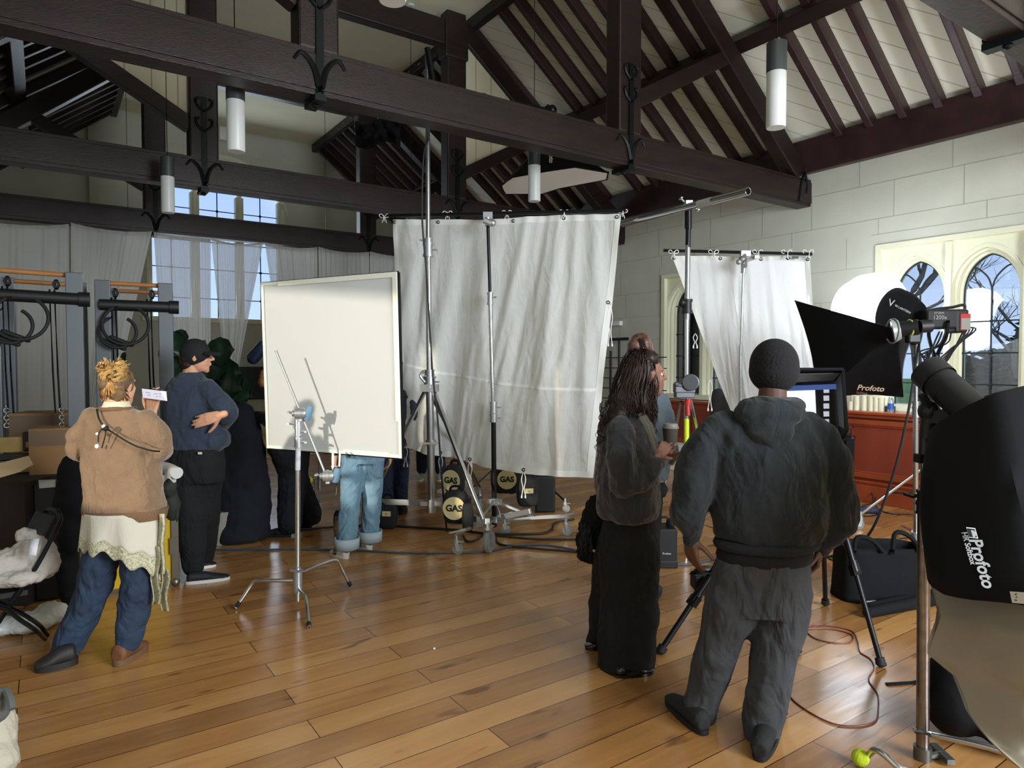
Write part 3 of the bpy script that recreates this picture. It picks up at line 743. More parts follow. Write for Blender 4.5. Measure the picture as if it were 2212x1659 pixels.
fb_ = L(-.35, 7.35, 0); tb = caster(T, fb_, .09, .05, FW); b3 = V((fb_.x, fb_.y, .27))
m = MB(); m.beam(P(928, 845, d0), b3, .035, .035); m.obj('leg_strut', CHROME, T, bevel=.006)
m = MB(); m.beam(P(940, 1083, d0), b3, .02, .055, up=UP); m.beam(b3, tb, .04, .05); m.obj('base_arm', SILV, T, smooth=False)
# boom pipe and overhead softbox
bo = V((tp.x, tp.y, 4.52))
T = thing('boom_arm', 'black boom arm reaching above the beam to the overhead softbox', 'boom', bo)
b_end = P(1192, 238, 7.9); b_0 = P(940, 202, 6.5)
m = MB(); m.cyl(b_0, b_end, .022); m.cyl(b_0.lerp(b_end, .25), b_0.lerp(b_end, .85), .03); m.obj('boom_tube', BLKM, T)
m = MB(); collar(m, b_0, .05, .12); m.cyl(tpz, b_0, .03)
m.tube(smoothpath([P(1028, 222, 6.75), P(1040, 205, 6.75), P(1052, 207, 6.8), P(1062, 222, 6.8)], 5), .014, 6); m.obj('boom_clamp', BLKM, T)
m = MB(); m.ell(b_end, .06); m.cyl(b_end, P(1190, 262, 7.9), .03); m.beam(P(1180, 228, 7.85), P(1196, 252, 7.9), .03, .05); m.obj('tilt_head', BLKM, T)
T = thing('overhead_softbox', 'black octagonal softbox with white front hanging face down behind the beam', 'softbox', P(1200, 400, 7.3))
face = [(a_, b_, c_) for a_, b_, c_ in [(1083, 401, 6.0), (1107, 383, 6.45), (1180, 370, 6.7), (1242, 361, 6.8), (1314, 373, 6.5), (1311, 388, 6.1), (1209, 407, 5.75), (1171, 419, 5.6), (1092, 419, 5.6)]]
FP = [G(q[0], q[1], 3.82) for q in face]; cf = sum(FP, V((0, 0, 0))) / len(FP); apx = cf + UP * .48
m = MB(); n_ = len(FP); m.add(FP + [cf + UP * .012], [(i, (i + 1) % n_, n_) for i in range(n_)]); m.obj('front_diffuser', M('diffuser_white', 'f1f1ec', .8), T, smooth=False)
m = MB(); ring = [p.lerp(apx, .55) + UP * .05 for p in FP]; r2 = [apx + (p - apx).normalized() * .07 for p in FP]
vs = FP + ring + r2; m.add(vs, [(i, (i + 1) % n_, n_ + (i + 1) % n_, n_ + i) for i in range(n_)] + [(n_ + i, n_ + (i + 1) % n_, 2 * n_ + (i + 1) % n_, 2 * n_ + i) for i in range(n_)] + [tuple(2 * n_ + i for i in range(n_))]); m.obj('black_cover', BLKF, T, smooth=False, thick=.004)
m = MB(); m.tube([p + UP * .004 for p in FP], .012, 6, closed=True); m.obj('rim', BLKF, T)
m = MB(); m.cyl(apx + UP * .02, apx + UP * .3, .07); m.obj('flash_head', BLKP, T)
text('Profoto', 'brand_print', TXTW, T, (FP[3] + FP[2]) / 2 + UP * .2 - FW * .0 + RT * -.1 + FW * .10, -UP + FW * -.35, RT, .075, .002)

# stand carrying the silk -------------------------------------------------------
d1 = 6.55; T = thing('silk_stand', 'slim black and steel roller stand clamped to the large silk sheet', 'light stand', G(1067, 1150))
m = MB(); m.cyl(P(1068, 1138, d1), P(1066, 905, d1), .024, n=18); m.obj('lower_tube', BLKM, T)
m = MB(); m.cyl(P(1066, 905, d1), P(1059, 655, d1), .020); m.obj('middle_tube', CHROME, T)
m = MB(); m.cyl(P(1059, 655, d1), P(1054, 486, d1), .016); m.obj('upper_tube', BLKM, T)
m = MB(); collar(m, P(1066, 880, d1), .034, .1); m.obj('collar', SILV, T); m = MB(); collar(m, P(1066, 903, d1), .036, .07); m.obj('collar', SILV, T); m = MB(); collar(m, P(1059, 645, d1), .027, .11, RT + UP * .3)
m.obj('collar', SILV, T)
m = MB(); m.cyl(P(1054, 488, d1), P(1053, 470, d1), .028); m.cyl(P(1046, 476, 6.45), P(1062, 483, 6.45), .03); m.ell(P(1064, 482, 6.5), .035); m.box(P(1054, 466, 6.6), (.09, .07, .06), RT, FW); m.obj('clamp_head', SILV, T)
m = MB(); m.cyl(P(1069, 1076, d1), P(1069, 1090, d1), .045); m.box(P(1069, 1082, d1), (.14, .1, .05), RT, FW); m.obj('upper_hub', SILV, T); m = MB(); m.cyl(P(1069, 1114, d1), P(1069, 1128, d1), .045); m.obj('leg_hub', SILV, T)
for (fx, fy, mx, my, md) in ((989, 1197, 1000, 1132, 6.15), (1225, 1156, 1205, 1124, 6.55), (1092, 1154, 1090, 1120, 6.7)):
    ft = G(fx, fy); tt = caster(T, ft, .045, .022, RT); e = tt + UP * .03
    hub = P(1069, 1082, d1); h2 = P(1069, 1122, d1); mid = h2.lerp(e, .55)
    m = MB()
    for k in (-.016, .016): m.beam(h2 + FW * k, e + FW * k, .004, .028, up=UP); m.beam(hub + FW * k, mid + UP * .01 + FW * k, .004, .022, up=UP)
    m.beam(e - RT * .06, e + RT * .08 + UP * .03, .02, .012); m.obj('leg', SILV, T, smooth=False)
m = MB(); m.beam(P(1075, 1119, 6.45), P(1146, 1104, 6.2), .03, .05, up=UP); m.obj('brace_bar', SILV, T, smooth=False, bevel=.004, label='pale flat bar')

# crank stand in front of the small sheet ----------------------------------------
d2 = 5.75; T = thing('crank_stand', 'chrome wind-up stand with red and yellow tape holding a silver pipe', 'light stand', G(1481, 1204))
m = MB(); m.cyl(P(1481, 1195, d2), P(1484, 660, d2), .019); m.obj('main_tube', CHROME, T)
m = MB(); m.cyl(P(1484, 690, d2), P(1486, 530, d2), .022); m.obj('middle_tube', STEEL, T)
m = MB(); m.cyl(P(1486, 535, d2), P(1487, 490, d2), .022); m.cyl(P(1487, 495, d2), P(1487, 455, d2), .03); m.obj('upper_tube', BLKM, T)
m = MB(); collar(m, P(1484, 662, d2), .04, .11, -RT); m.ell(P(1474, 654, 5.7), .03); m.obj('black_collar', BLKP, T)
m = MB(); m.box(P(1478, 838, 5.7), (.17, .09, .08), RT, FW); m.cyl(P(1492, 826, 5.62), P(1492, 826, 5.75), .07, n=24); m.box(P(1478, 853, 5.7), (.16, .09, .05), RT, FW)
m.cyl(P(1462, 833, 5.66), P(1478, 833, 5.66), .012); m.ell(P(1461, 830, 5.66), .022); m.obj('crank_box', M('crank_housing', '5b5f63', .4, .5), T, smooth=False, bevel=.008)
m = MB(); collar(m, P(1481, 990, d2), .04, .06, -RT); m.obj('lower_clamp', WHT, T)
for (fx, fd) in ((1405, 5.3), (1575, 5.45), (1500, 6.5)):
    ft = L((fx - CX) / F * fd, fd, .02); k = P(1481 + (fx - 1481) * .12, 866, d2)
    m = MB(); m.tube([k, ft], .0125, 10); m.obj('leg', CHROME, T)
    m = MB(); m.tube([P(1481, 1120, d2), k.lerp(ft, .8)], .009, 8); m.obj('brace', STEEL, T)
m = MB(); m.cyl(P(1485, 875, 5.66), P(1487, 862, 5.66), .028); m.cyl(P(1486, 898, 5.64), P(1485, 870, 5.66), .02); m.obj('red_tape', RED, T)
m = MB(); m.cyl(P(1483, 962, 5.7), P(1483, 905, 5.7), .0215); m.obj('yellow_tape', YEL, T)
T2 = thing('cross_pipe', 'silver hollow pipe tilted up across the top of the crank stand', 'pipe', P(1487, 441, d2))
m = MB(); a, b = P(1345, 484, 6.4), P(1616, 413, 5.05); m.cyl(a, b, .029, n=22, cap=False); m.cyl(a, b, .025, n=22, cap=False)
x, y, dd = frame(b - a); m.tube([b + x * .027 * math.cos(i * PI / 10) + y * .027 * math.sin(i * PI / 10) for i in range(20)], .003, 6, closed=True); m.obj('pipe', CHROME, T2)
m = MB(); p_, q_ = a.lerp(b, .66), a.lerp(b, .76); m.cyl(p_, q_, .0295, n=22); m.obj('paper_label', M('pipe_label', 'b4b8bc', .5), T2)
text('PICK', 'label_print', BLACKPR, T2, (p_ + q_) / 2 - FW * .032 - UP * .002, b - a, UP, .035)
m = MB(); m.box(P(1487, 443, d2), (.06, .07, .07), RT, FW); knob(m, P(1478, 436, 5.7), -RT + UP, .04); knob(m, P(1500, 447, 5.7), RT - UP, .04); m.obj('pipe_clamp', SILV, T2, smooth=False, bevel=.006)

# stand behind the small sheet
d3 = 6.62; T = thing('sheet_stand', 'slim chrome stand clamped to the top pole of the smaller sheet', 'light stand', L((1603 - CX) / F * d3, d3, 0))
m = MB(); m.cyl(P(1606, 572, 6.68), P(1600, 760, 6.68), .011); m.obj('upper_tube', CHROME, T)
m = MB(); m.cyl(P(1600, 745, 6.68), P(1598, 1140, 6.68), .016); m.obj('lower_tube', CHROME, T)
m = MB(); m.cyl(P(1606, 590, 6.68), P(1607, 548, 6.68), .025); m.cyl(P(1607, 575, 6.6), P(1607, 552, 6.68), .03); m.ell(P(1604, 562, 6.6), .04); m.ell(P(1596, 566, 6.5), .028); knob(m, P(1612, 563, 6.52), RT * 1.2 + UP * .4, .08); m.box(P(1610, 548, 6.68), (.09, .05, .05), RT, FW); m.obj('clamp_head', SILV, T)
for k in range(3):
    ft = L((1600 - CX) / F * d3 + .4 * math.cos(k * 2.09 + .5), 6.68 + .4 * math.sin(k * 2.09 + .5), .02); m = MB(); m.tube(smoothpath([P(1598, 1110, 6.68), P(1598, 1110, 6.68).lerp(ft, .5) + UP * .06, ft], 4), .012, 8); m.obj('leg', CHROME, T)
# ---------------------------------------------------------------- lantern, heads and softboxes on the right
LANT = M('lantern_skin', 'eef5ff', .6, emis=9.5)
lc = V((7.33, 3.83, 2.20)); hd = P(2008, 690, 6.75)
T = thing('lantern_light', 'glowing white globe lantern on a black light head beside the right window', 'studio light', lc)
ax = (hd - lc).normalized(); sx, sy, _ = frame(ax)
m = MB()
m.loft([(lc + ax * q, r_, r_, sx, sy) for q, r_ in ((-.38, .04), (-.36, .16), (-.28, .28), (-.14, .37), (.0, .405), (.14, .375), (.22, .31), (.28, .25))], 32)
m.obj('globe', LANT, T)
m = MB(); hp = lc + ax * .26
LN = (hd - lc).length
m.loft([(lc + ax * .255, .275, .275, sx, sy), (lc + ax * .4, .23, .23, sx, sy), (lc + ax * .52, .15, .15, sx, sy), (lc + ax * (LN - .16), .085, .085, sx, sy)], 32); m.obj('black_skirt', BLKF, T)
hb = hd + RT * .10
m = MB(); m.box(hb + RT * .03, (.40, .19, .19), RT, FW); m.box(hb + RT * .16 - UP * .02, (.12, .2, .23), RT, FW); m.obj('lamp_body', BLKP, T, smooth=False, bevel=.02)
m = MB(); m.box(hb + RT * .185 - FW * .1 - UP * .03, (.10, .02, .16), RT, FW); m.obj('end_cap', RED, T, smooth=False, bevel=.004)
m = MB(); m.box(hb + RT * .185 - FW * .108 - UP * .05, (.09, .012, .11), RT, FW); m.obj('vent_panel', M('grey_vent', '8d8b86', .6), T, smooth=False)
m = MB(); m.tube(smoothpath([hb - RT * .14 + UP * .07 - FW * .02, hb - RT * .05 + UP * .10, hb + RT * .12 + UP * .12, hb + RT * .24 + UP * .14, hb + RT * .24 + UP * .05], 5), .014, 8); m.obj('carry_handle', BLKP, T)
text('STORM', 'brand_print', TXT, T, hb + V((0, 0, .055)) - FW * .1 - RT * .07, RT, UP, .03)
text('1200x', 'brand_print', TXT, T, hb + V((0, 0, .012)) - FW * .1 - RT * .06, RT, UP, .055)
text('V', 'brand_print', TXT, T, P(1925, 655, 6.62), RT + UP * -.3, UP + RT * .3, .1)
text('90 LANTERN', 'brand_print', TXT, T, P(1950, 668, 6.55), RT * .9 - UP * .45, UP + RT * .3, .03)
m = MB(); yk = P(2022, 745, 6.8)
for k in (-1, 1): m.tube(smoothpath([hb + FW * .13 * k - UP * .02, hb + FW * .14 * k - UP * .15 - RT * .02, yk + FW * .05 * k - UP * .06, yk - UP * .12], 5), .018, 8)
m.cyl(yk - UP * .26, yk - UP * .08, .035); m.cyl(yk - UP * .2, yk - UP * .12, .05); m.obj('yoke', BLKM, T)
# cables bundled under the head
T2 = thing('cable_bundle', 'black cables looped below the red-ended light head', 'cable', yk - UP * .3)
m = MB()
for i in range(5):
    a = hb - RT * (.03 * i - .12) - UP * .12; c = yk - UP * (.05 + .03 * i)
    m.tube(smoothpath([a, a - UP * .12 - RT * .05, c - RT * (.16 - .02 * i) - UP * .02, c - UP * .1, c + RT * (.16 - .01 * i) + UP * .02, a + RT * .24 + UP * .02, hb + RT * .2 - UP * .08], 6), .008, 6)
m.tube(smoothpath([P(2003, 760, 6.7), P(2003, 820, 6.7), P(2020, 850, 6.6), P(2045, 870, 6.6)], 6), .008, 6)
m.obj('cable', BRUB, T2)
# roller stand under the lantern
ds = 6.9; T = thing('lantern_stand', 'chrome wheeled stand behind the softbox, carrying the lantern head', 'light stand', L((2018 - CX) / F * ds, ds, 0))
bx = 2018
m = MB(); m.cyl(P(bx, 1130, ds), P(bx, 900, ds), .022); m.obj('lower_tube', CHROME, T); m = MB(); m.cyl(P(bx, 905, ds), P(bx + 2, 790, ds), .018); m.obj('upper_tube', STEEL, T)
tt = caster(T, G(1855, 1143), .05, .025, -RT); m = MB(); m.cyl(tt - UP * .02, P(2010, 1000, ds), .0125); m.obj('leg', CHROME, T)
m = MB(); m.cyl(P(1922, 1064, 6.85), P(bx, 1068, ds), .01); m.obj('brace', BLKM, T)
for a_, b_ in ((.35, 7.3), (.6, 6.5)):
    ft = L((bx - CX) / F * ds + a_, b_, 0); tt = caster(T, ft, .05, .025, RT); m = MB(); m.cyl(tt - UP * .02, P(2014, 1000, ds), .0125); m.obj('leg', CHROME, T)

# rectangular softbox on C-stand
T = thing('rectangular_softbox', 'black rectangular softbox seen from behind with brand print along its lower lip', 'softbox', P(1860, 860, 5.2))
A, B_, C_, D_ = P(1717, 650, 5.75), P(1972, 720, 5.3), P(1950, 856, 5.2), P(1766, 862, 5.6)
ap = P(1936, 712, 4.95)
m = MB(); q = [A, B_, C_, D_]; r1 = [p.lerp(ap, .0) for p in q]
lip = [p + (q[i] - sum(q, V()) / 4) * 0 + FW * .0 for i, p in enumerate(q)]
nfa = (B_ - A).cross(D_ - A).normalized(); nfa = nfa if nfa.dot(FW) > 0 else -nfa
dp = [p + nfa * .10 for p in q]
def edge(a, b, c, n=7): return [a.lerp(b, i / n) + (c - (a + b) / 2).normalized() * .035 * math.sin(PI * i / n) for i in range(n)]
ce = sum(q, V()) / 4
Q = edge(A, B_, ce) + edge(B_, C_, ce) + edge(C_, D_, ce) + edge(D_, A, ce)
rg = []
for t in (0, .3, .6, .88): rg.append([p.lerp(ap, t) - nfa * .05 * math.sin(PI * t) for p in Q])
N = len(Q); vs = [p + nfa * .12 for p in Q] + [p for r_ in rg for p in r_]
m.add(vs, [(j * N + i, j * N + (i + 1) % N, (j + 1) * N + (i + 1) % N, (j + 1) * N + i) for j in range(4) for i in range(N)] + [tuple(4 * N + i for i in range(N))]); m.obj('black_cover', BLKF, T, thick=.003)
m = MB(); m.add([p + nfa * .07 for p in Q], [tuple(range(N))]); m.obj('front_diffuser', SILK2, T)
m = MB()
for p in q: m.tube([p, p.lerp(ap, .9)], .006, 6)
m.tube([*[p + nfa * .11 for p in Q]], .008, 6, closed=True); m.obj('frame_rods', BLKM, T)
dx = (C_ - D_).normalized(); dy = (ap - (C_ + D_) / 2).normalized(); nz = dx.cross(dy)
if nz.dot(FW) > 0: nz = -nz
text('Profoto', 'brand_print', M('tan_print', 'b59a7c', .6), T, P(1880, 839, 5.16), RT - FW * .5 - UP * .06, UP * .8 + RT * .25, .058, .001, .25)
text('Softbox', 'brand_print', M('brown_print', '8a5a3c', .6), T, P(1862, 849, 5.18), RT - FW * .5 - UP * .06, UP * .8 + RT * .25, .024)
T = thing('flash_head', 'dark flash head with a clear glass dome behind the rectangular softbox', 'flash head', P(1960, 712, 5))
m = MB(); h0, h1 = P(1944, 712, 4.92), P(1985, 706, 4.85); m.cyl(h0, h1, .055, n=24); m.cyl(h1, P(2010, 704, 4.85), .045, n=20); m.obj('lamp_body', BLKP, T)
m = MB(); m.cyl(P(1928, 715, 4.94), h0, .088, .07, n=28); m.torus(P(1928, 715, 4.94), .088, .006, UP, FW); m.obj('glass_collar', M('frosted_collar', '8e9491', .3), T)
m = MB(); m.torus((h0 + h1) / 2, .056, .008, UP, FW); m.obj('yellow_ring', M('yellow_green_ring', '9cab5a', .5), T)
m = MB(); m.cyl(P(1972, 712, 4.9), P(1975, 742, 4.95), .03); m.box(P(1972, 726, 4.9), (.09, .06, .1), RT, FW); m.obj('tilt_bracket', BLKM, T, smooth=False, bevel=.01)
# C-stand holding it, with tennis balls on its feet
dk = 5.0; T = thing('c_stand', 'chrome C-stand under the rectangular softbox, a tennis ball on one foot', 'light stand', L((1979 - CX) / F * dk, dk, 0))
m = MB(); m.cyl(P(1978, 1215, dk), P(1978, 900, dk), .0175, n=18); m.obj('lower_tube', CHROME, T)
m = MB(); m.cyl(P(1978, 905, dk), P(1980, 735, dk), .013, n=16); collar(m, P(1978, 890, dk), .024, .07); collar(m, P(1978, 875, dk), .022, .05); m.obj('upper_tube', STEEL, T)
m = MB(); m.cyl(P(1978, 1198, dk), P(1978, 1150, dk), .03); m.obj('leg_hub', SILV, T)
for pts, ball in (([P(1975, 1175, 5), P(1940, 1178, 5.1), P(1915, 1190, 5.2), P(1903, 1212, 5.25)], 0), ([P(1975, 1152, 5), P(1958, 1142, 5.3), P(1945, 1140, 5.5), P(1936, 1168, 5.7)], 1), ([P(1982, 1180, 5), P(2000, 1188, 4.8), P(2010, 1195, 4.75), P(2020, 1250, 4.7)], 0)):
    e = pts[-1].copy(); e.z = .02; leg_tube(T, pts[:-1] + [pts[-1].lerp(e, .3), e], .0125)
    if ball: m = MB(); m.ell(e + UP * .015, .034); m.obj('tennis_ball', TENNIS, T)

# ---- foreground stand, monolight and the big softbox at the right edge
dn = 2.78; T = thing('foreground_stand', 'thick steel stand in the right foreground with a tennis ball on its foot', 'light stand', L((1993 - CX) / F * dn, dn, 0))
m = MB(); m.cyl(P(1993, 1640, dn), P(1996, 1085, dn), .0245, n=28); m.obj('lower_tube', M('worn_chrome', '8c8886', .22, .95, var=.3, vs=20), T)
m = MB(); m.cyl(P(1996, 1090, dn), P(1998, 985, dn), .0165, n=24); m.obj('middle_tube', CHROME, T)
m = MB(); m.cyl(P(1998, 992, dn), P(1999, 945, dn), .023, n=20); m.box(P(1996, 990, dn), (.06, .05, .035), RT, FW); m.obj('upper_collar', M('dark_casting_top', '3b3a38', .4, .7), T); m = MB(); collar(m, P(1996, 1073, dn), .026, .05, -RT + UP * .1); knob(m, P(1998, 1072, dn - .02), RT * .6 - FW, .05); collar(m, P(1996, 1098, dn), .028, .04)
m.obj('lower_collar', M('dark_casting', '3b3a38', .4, .7), T, smooth=True)
m = MB(); m.cyl(P(1993, 1655, dn), P(1993, 1612, dn), .034); knob(m, P(1999, 1638, dn), RT + UP * .3, .07); m.obj('leg_hub', M('grey_casting', '6b6c69', .4, .7), T)
e = G(1858, 1655) ; e = V((e.x, e.y, .03))
leg_tube(T, [P(1985, 1668, 2.6), P(1945, 1660, 2.6), P(1912, 1632, 2.64), P(1890, 1620, 2.68), P(1874, 1632, 2.72), e], .0125, foot=False)
for k in ((.3, -.45), (.35, .35)):
    c0 = L((1993 - CX) / F * dn, dn, .12); leg_tube(T, [c0, c0 + RT * k[0] * .7 + FW * k[1] * .7 + UP * .06, c0 + RT * k[0] + FW * k[1] + UP * -.1], .0125)
m = MB(); m.ell(e + UP * .005, .034, n=24, m=16); m.obj('tennis_ball', TENNIS, T)
text('ARRI', 'brand_print', TXT, T, P(1996.5, 1170, dn - .026), -UP, RT, .022)

T = thing('monolight', 'black cylindrical flash head tilted on the foreground stand', 'flash head', P(2050, 870, 2.7))
h0, h1 = P(2012, 808, 2.78), P(2124, 912, 2.55)
m = MB(); dd = (h1 - h0).normalized(); m.cyl(h0 + dd * .02, h1, .066, n=36); m.cyl(h0 + dd * .1, h0 + dd * .115, .0675, n=36); m.obj('lamp_body', BLKP, T)
m = MB(); x, y, _ = frame(dd); m.loft([(h0 - dd * .02, .072, .072, x, y), (h0 + dd * .05, .072, .072, x, y)], 36, cap=False); m.loft([(h0 - dd * .02, .066, .066, x, y), (h0 + dd * .03, .064, .064, x, y)], 36, cap=False); m.torus(h0 - dd * .02, .069, .004, x, y, 36); m.obj('front_rim', BLKP, T)
m = MB(); m.cyl(h0 + dd * .02, h0 + dd * .022, .064, n=30); m.ell(h0 + dd * .015, (.03, .03, .03)); m.obj('glass_front', M('dark_glass', '20242a', .1), T)
m = MB(); br_ = P(2008, 905, 2.76); m.beam(br_, h0.lerp(h1, .5) - UP * .06, .05, .045); m.ell(P(2007, 888, 2.76), .042); m.cyl(P(2007, 892, 2.76), P(2003, 945, 2.77), .030); m.beam(P(1992, 852, 2.74), P(2008, 884, 2.74), .03, .02); m.obj('tilt_bracket', BLKP, T)
text('Profoto', 'brand_print', M('dim_print', '4c4f58', .6), T, h0.lerp(h1, .42) - FW * .069 + UP * .004, dd, UP + dd * .3, .018)

T = thing('large_softbox', 'big black softbox with brand lettering at the right edge, cream cloth below', 'softbox', P(2110, 1300, 2.2))
# pyramid: apex by the monolight, cloth walls spreading down and to the right
apx = P(2130, 905, 2.5)
rim = [P(2008, 1225, 2.45), P(2040, 1285, 2.2), P(2260, 1312, 1.95), P(2520, 1290, 2.0), P(2560, 1010, 2.5), P(2420, 880, 3.0), P(2200, 1060, 3.0)]
top_ = [P(2010, 930, 2.62), P(2030, 912, 2.52), P(2150, 850, 2.35), P(2290, 820, 2.35), P(2330, 826, 2.6), P(2220, 834, 2.75), P(2110, 862, 2.72)]
def ring_s(pl, n=42, s=.55):
    o = []; K = len(pl)
    for i in range(n):
        t = i / n * K; k = int(t); f_ = t - k; a, b, c, d = pl[k - 1], pl[k % K], pl[(k + 1) % K], pl[(k + 2) % K]
        cr = .5 * ((2 * b) + (c - a) * f_ + (2 * a - 5 * b + 4 * c - d) * f_ * f_ + (3 * b - 3 * c + d - a) * f_ ** 3)
        o.append(b.lerp(c, f_).lerp(cr, s))
    return o
r0, r1 = ring_s(rim), ring_s(top_); N = len(r0); vs = []; K = 8
ctr = sum(rim, V()) / len(rim)
for j in range(K + 1):
    t = j / K
    for a, b in zip(r0, r1): p = a.lerp(b, t); vs.append(p + (p - ctr).normalized() * .03 * math.sin(PI * t) + V((0, 0, .006 * noise.noise(p * 9))))
pk = sum(r1, V()) / N
vs += [p.lerp(pk, .7) + UP * .02 for p in r1]
m = MB(); m.add(vs, [(j * N + i, j * N + (i + 1) % N, (j + 1) * N + (i + 1) % N, (j + 1) * N + i) for j in range(K + 1) for i in range(N)] + [tuple((K + 1) * N + i for i in range(N))])
m.obj('black_cover', BLKF, T, thick=.003)
m = MB(); a = P(2058, 945, 2.46); b = P(2150, 880, 2.4); m.tube(smoothpath([a, P(2100, 925, 2.38), b], 6), .014, 6); m.obj('speedring_strap', M('dark_strap', '2a2c33', .7), T)
tx = (P(2118, 1268, 2.16) - P(2088, 1165, 2.25)); ty = RT * 1 + UP * .25 - FW * .4
def wallp(px, py):
    """point on the near wall of the softbox under a pixel, lifted slightly towards the room"""
    t = (py - 1200) / 100; return P(px, py, 2.275 - .0021 * (px - 2080) - .00 * t)
text('Profoto', 'brand_print', TXT, T, P(2120, 1216, 2.10), tx, ty, .05, .0012, .1)
text('HR Softbox', 'brand_print', TXT, T, P(2092, 1184, 2.11), tx, ty, .022, .0004)
m = MB(); m.box(P(2100, 1151, 2.11), (.001, .034, .034), FW, tx); lg = m.obj('logo_badge', TXT, T, smooth=False)
m = MB(); m.box(P(2100, 1151, 2.107), (.001, .028, .028), FW, tx); m.obj('logo_badge', BLKF, T, smooth=False)
m = MB(); m.loft([(P(2101, 1153, 2.105), .012, .009, tx.normalized(), ty.normalized()), (P(2101, 1153, 2.104), .012, .009, tx.normalized(), ty.normalized())], 16); m.obj('logo_badge', TXT, T, smooth=False)
m = MB(); m.beam(P(2184, 1290, 1.95), P(2240, 1294, 1.90), .002, .032, up=UP); m.obj('size_tag', M('tag_white', 'c9c8c0', .6), T, smooth=False)
text('3', 'tag_print', BLACKPR, T, P(2196, 1291, 1.938), RT, UP, .03)
# cream cloth hanging below and around it
T = thing('cream_cloth', 'cream cotton cloth bulging below the big black softbox', 'cloth', P(2120, 1640, 2.1))
def ccl(u, v):
    Lf = [(2010, 1238, 2.5), (2034, 1330, 2.35), (2009, 1415, 2.35), (2066, 1460, 2.25), (2098, 1545, 2.15), (2145, 1600, 2.05), (2215, 1668, 1.95)]
    t = v * (len(Lf) - 1); k = min(len(Lf) - 2, int(t)); f_ = t - k; a = [Lf[k][i] * (1 - f_) + Lf[k + 1][i] * f_ for i in range(3)]
    a = P(*a); b = P(2330 + 60 * v, 1285 + 440 * v, 1.95 - .05 * v)
    p = a.lerp(b, u); bulge = .14 * math.sin(PI * min(1, u * 1.3)) * math.sin(PI * min(1, .15 + v))
    return p - FW * bulge * .8 + V((0, 0, 0)) - FW * (.035 * noise.noise(V((u * 5 - v * 2.5, v * 2, 2)))) - UP * .03 * noise.noise(V((u * 4, v * 3, 5)))
m = MB(); m.grid(ccl, 50, 60); m.grid(lambda u, v: ccl(u, v) + FW * (.25 * math.sin(PI * u) + .02), 20, 20); m.obj('cloth', CREAMF, T)
T = thing('webbing_strap', 'black webbing strap trailing on the floor behind the foreground stand', 'strap', G(1960, 1478))
m = MB(); pts = [G(1915, 1480), G(1950, 1478), G(1985, 1474), P(2010, 1455, 3.5), P(2042, 1425, 3.4), P(2075, 1450, 3.3)]; pts = smoothpath([p + UP * .005 for p in pts], 8)
for a, b in zip(pts, pts[1:]): m.beam(a, b, .028, .004)
m.obj('strap', BLKF, T); 
m = MB(); m.tube(smoothpath([G(2012, 1478) + UP * .01, G(2035, 1488) + UP * .02, P(2060, 1475, 3.3), P(2075, 1455, 3.3)], 6), .02, 8); m.obj('padded_end', CREAMF, T)
m = MB(); m.ell(L((2075 - CX) / F * 2.9 + .06, 2.95, .19), (.17, .16, .18)); m.ell(L((2075 - CX) / F * 2.9 + .2, 2.85, .14), (.16, .18, .13)); tag(m.obj('black_bag', BLKF, vox=.02, disp=(.15, .04)), 'black bag on the floor under the cream cloth', 'bag')

# ---------------------------------------------------------------- panelled radiator cabinet along the right wall
T = thing('panelled_cabinet', 'long red mahogany panelled cabinet under the right window', 'cabinet', (8.15, 3.6, 0))
XC = 7.98; ya, yb = 1.2, 5.9
m = MB(); m.bb((XC + .03, ya, .1), (XW, yb, 1.03)); m.obj('carcass', REDW, T, smooth=False)
m = MB(); m.bb((XC - .05, ya, 1.03), (XW, yb, 1.07)); m.bb((XC - .03, ya, .99), (XC + .03, yb, 1.03)); m.obj('top', REDW, T, smooth=False, bevel=.012)
m = MB(); m.bb((XC - .03, ya, 0), (XC + .03, yb, .2)); m.bb((XC - .015, ya, .2), (XC + .03, yb, .23)); m.bb((XC - .03, ya, .225), (XC + .03, yb, .25)); m.obj('plinth', REDW, T, smooth=False, bevel=.008)
REDP = M('red_mahogany_panel', '7b3524', .35, var=.25, vs=3, stretch=(1, 1, .15), coat=.3)
for a, b in ((1.3, 2.55), (2.7, 3.42), (3.57, 4.52), (4.67, 5.78)):
    m = MB(); m.bb((XC + .01, a, .30), (XC + .03, b, .95)); m.obj('panel', REDP, T, smooth=False)
    m = MB()
    for (p, q) in (((a - .03, .28), (b + .03, .34)), ((a - .03, .91), (b + .03, .97)), ((a - .03, .28), (a + .03, .97)), ((b - .03, .28), (b + .03, .97))):
        m.bb((XC - .014, p[0], p[1]), (XC + .02, q[0], q[1]))
    for (p, q) in (((a + .03, .34), (b - .03, .36)), ((a + .03, .89), (b - .03, .91)), ((a + .03, .34), (a + .05, .91)), ((b - .05, .34), (b - .03, .91))):
        m.bb((XC - .004, p[0], p[1]), (XC + .02, q[0], q[1]))
    m.obj('panel_moulding', REDW, T, smooth=False, bevel=.007)
for y in (1.22, 2.62, 3.49, 4.6, 5.86): m = MB(); m.bb((XC - .0, y - .05, .25), (XC + .03, y + .05, .99)); m.obj('stile', REDW, T, smooth=False, bevel=.003)
T = thing('panelled_cabinet', 'red mahogany panelled cabinet under the window behind the small sheet', 'cabinet', (8.15, 7.0, 0))
m = MB(); m.bb((XC + .1, 5.95, .42), (XW, 8.0, 1.02)); m.bb((XC + .06, 5.95, 1.02), (XW, 8.0, 1.06)); m.obj('carcass', REDW, T, smooth=False, bevel=.006)
m = MB()
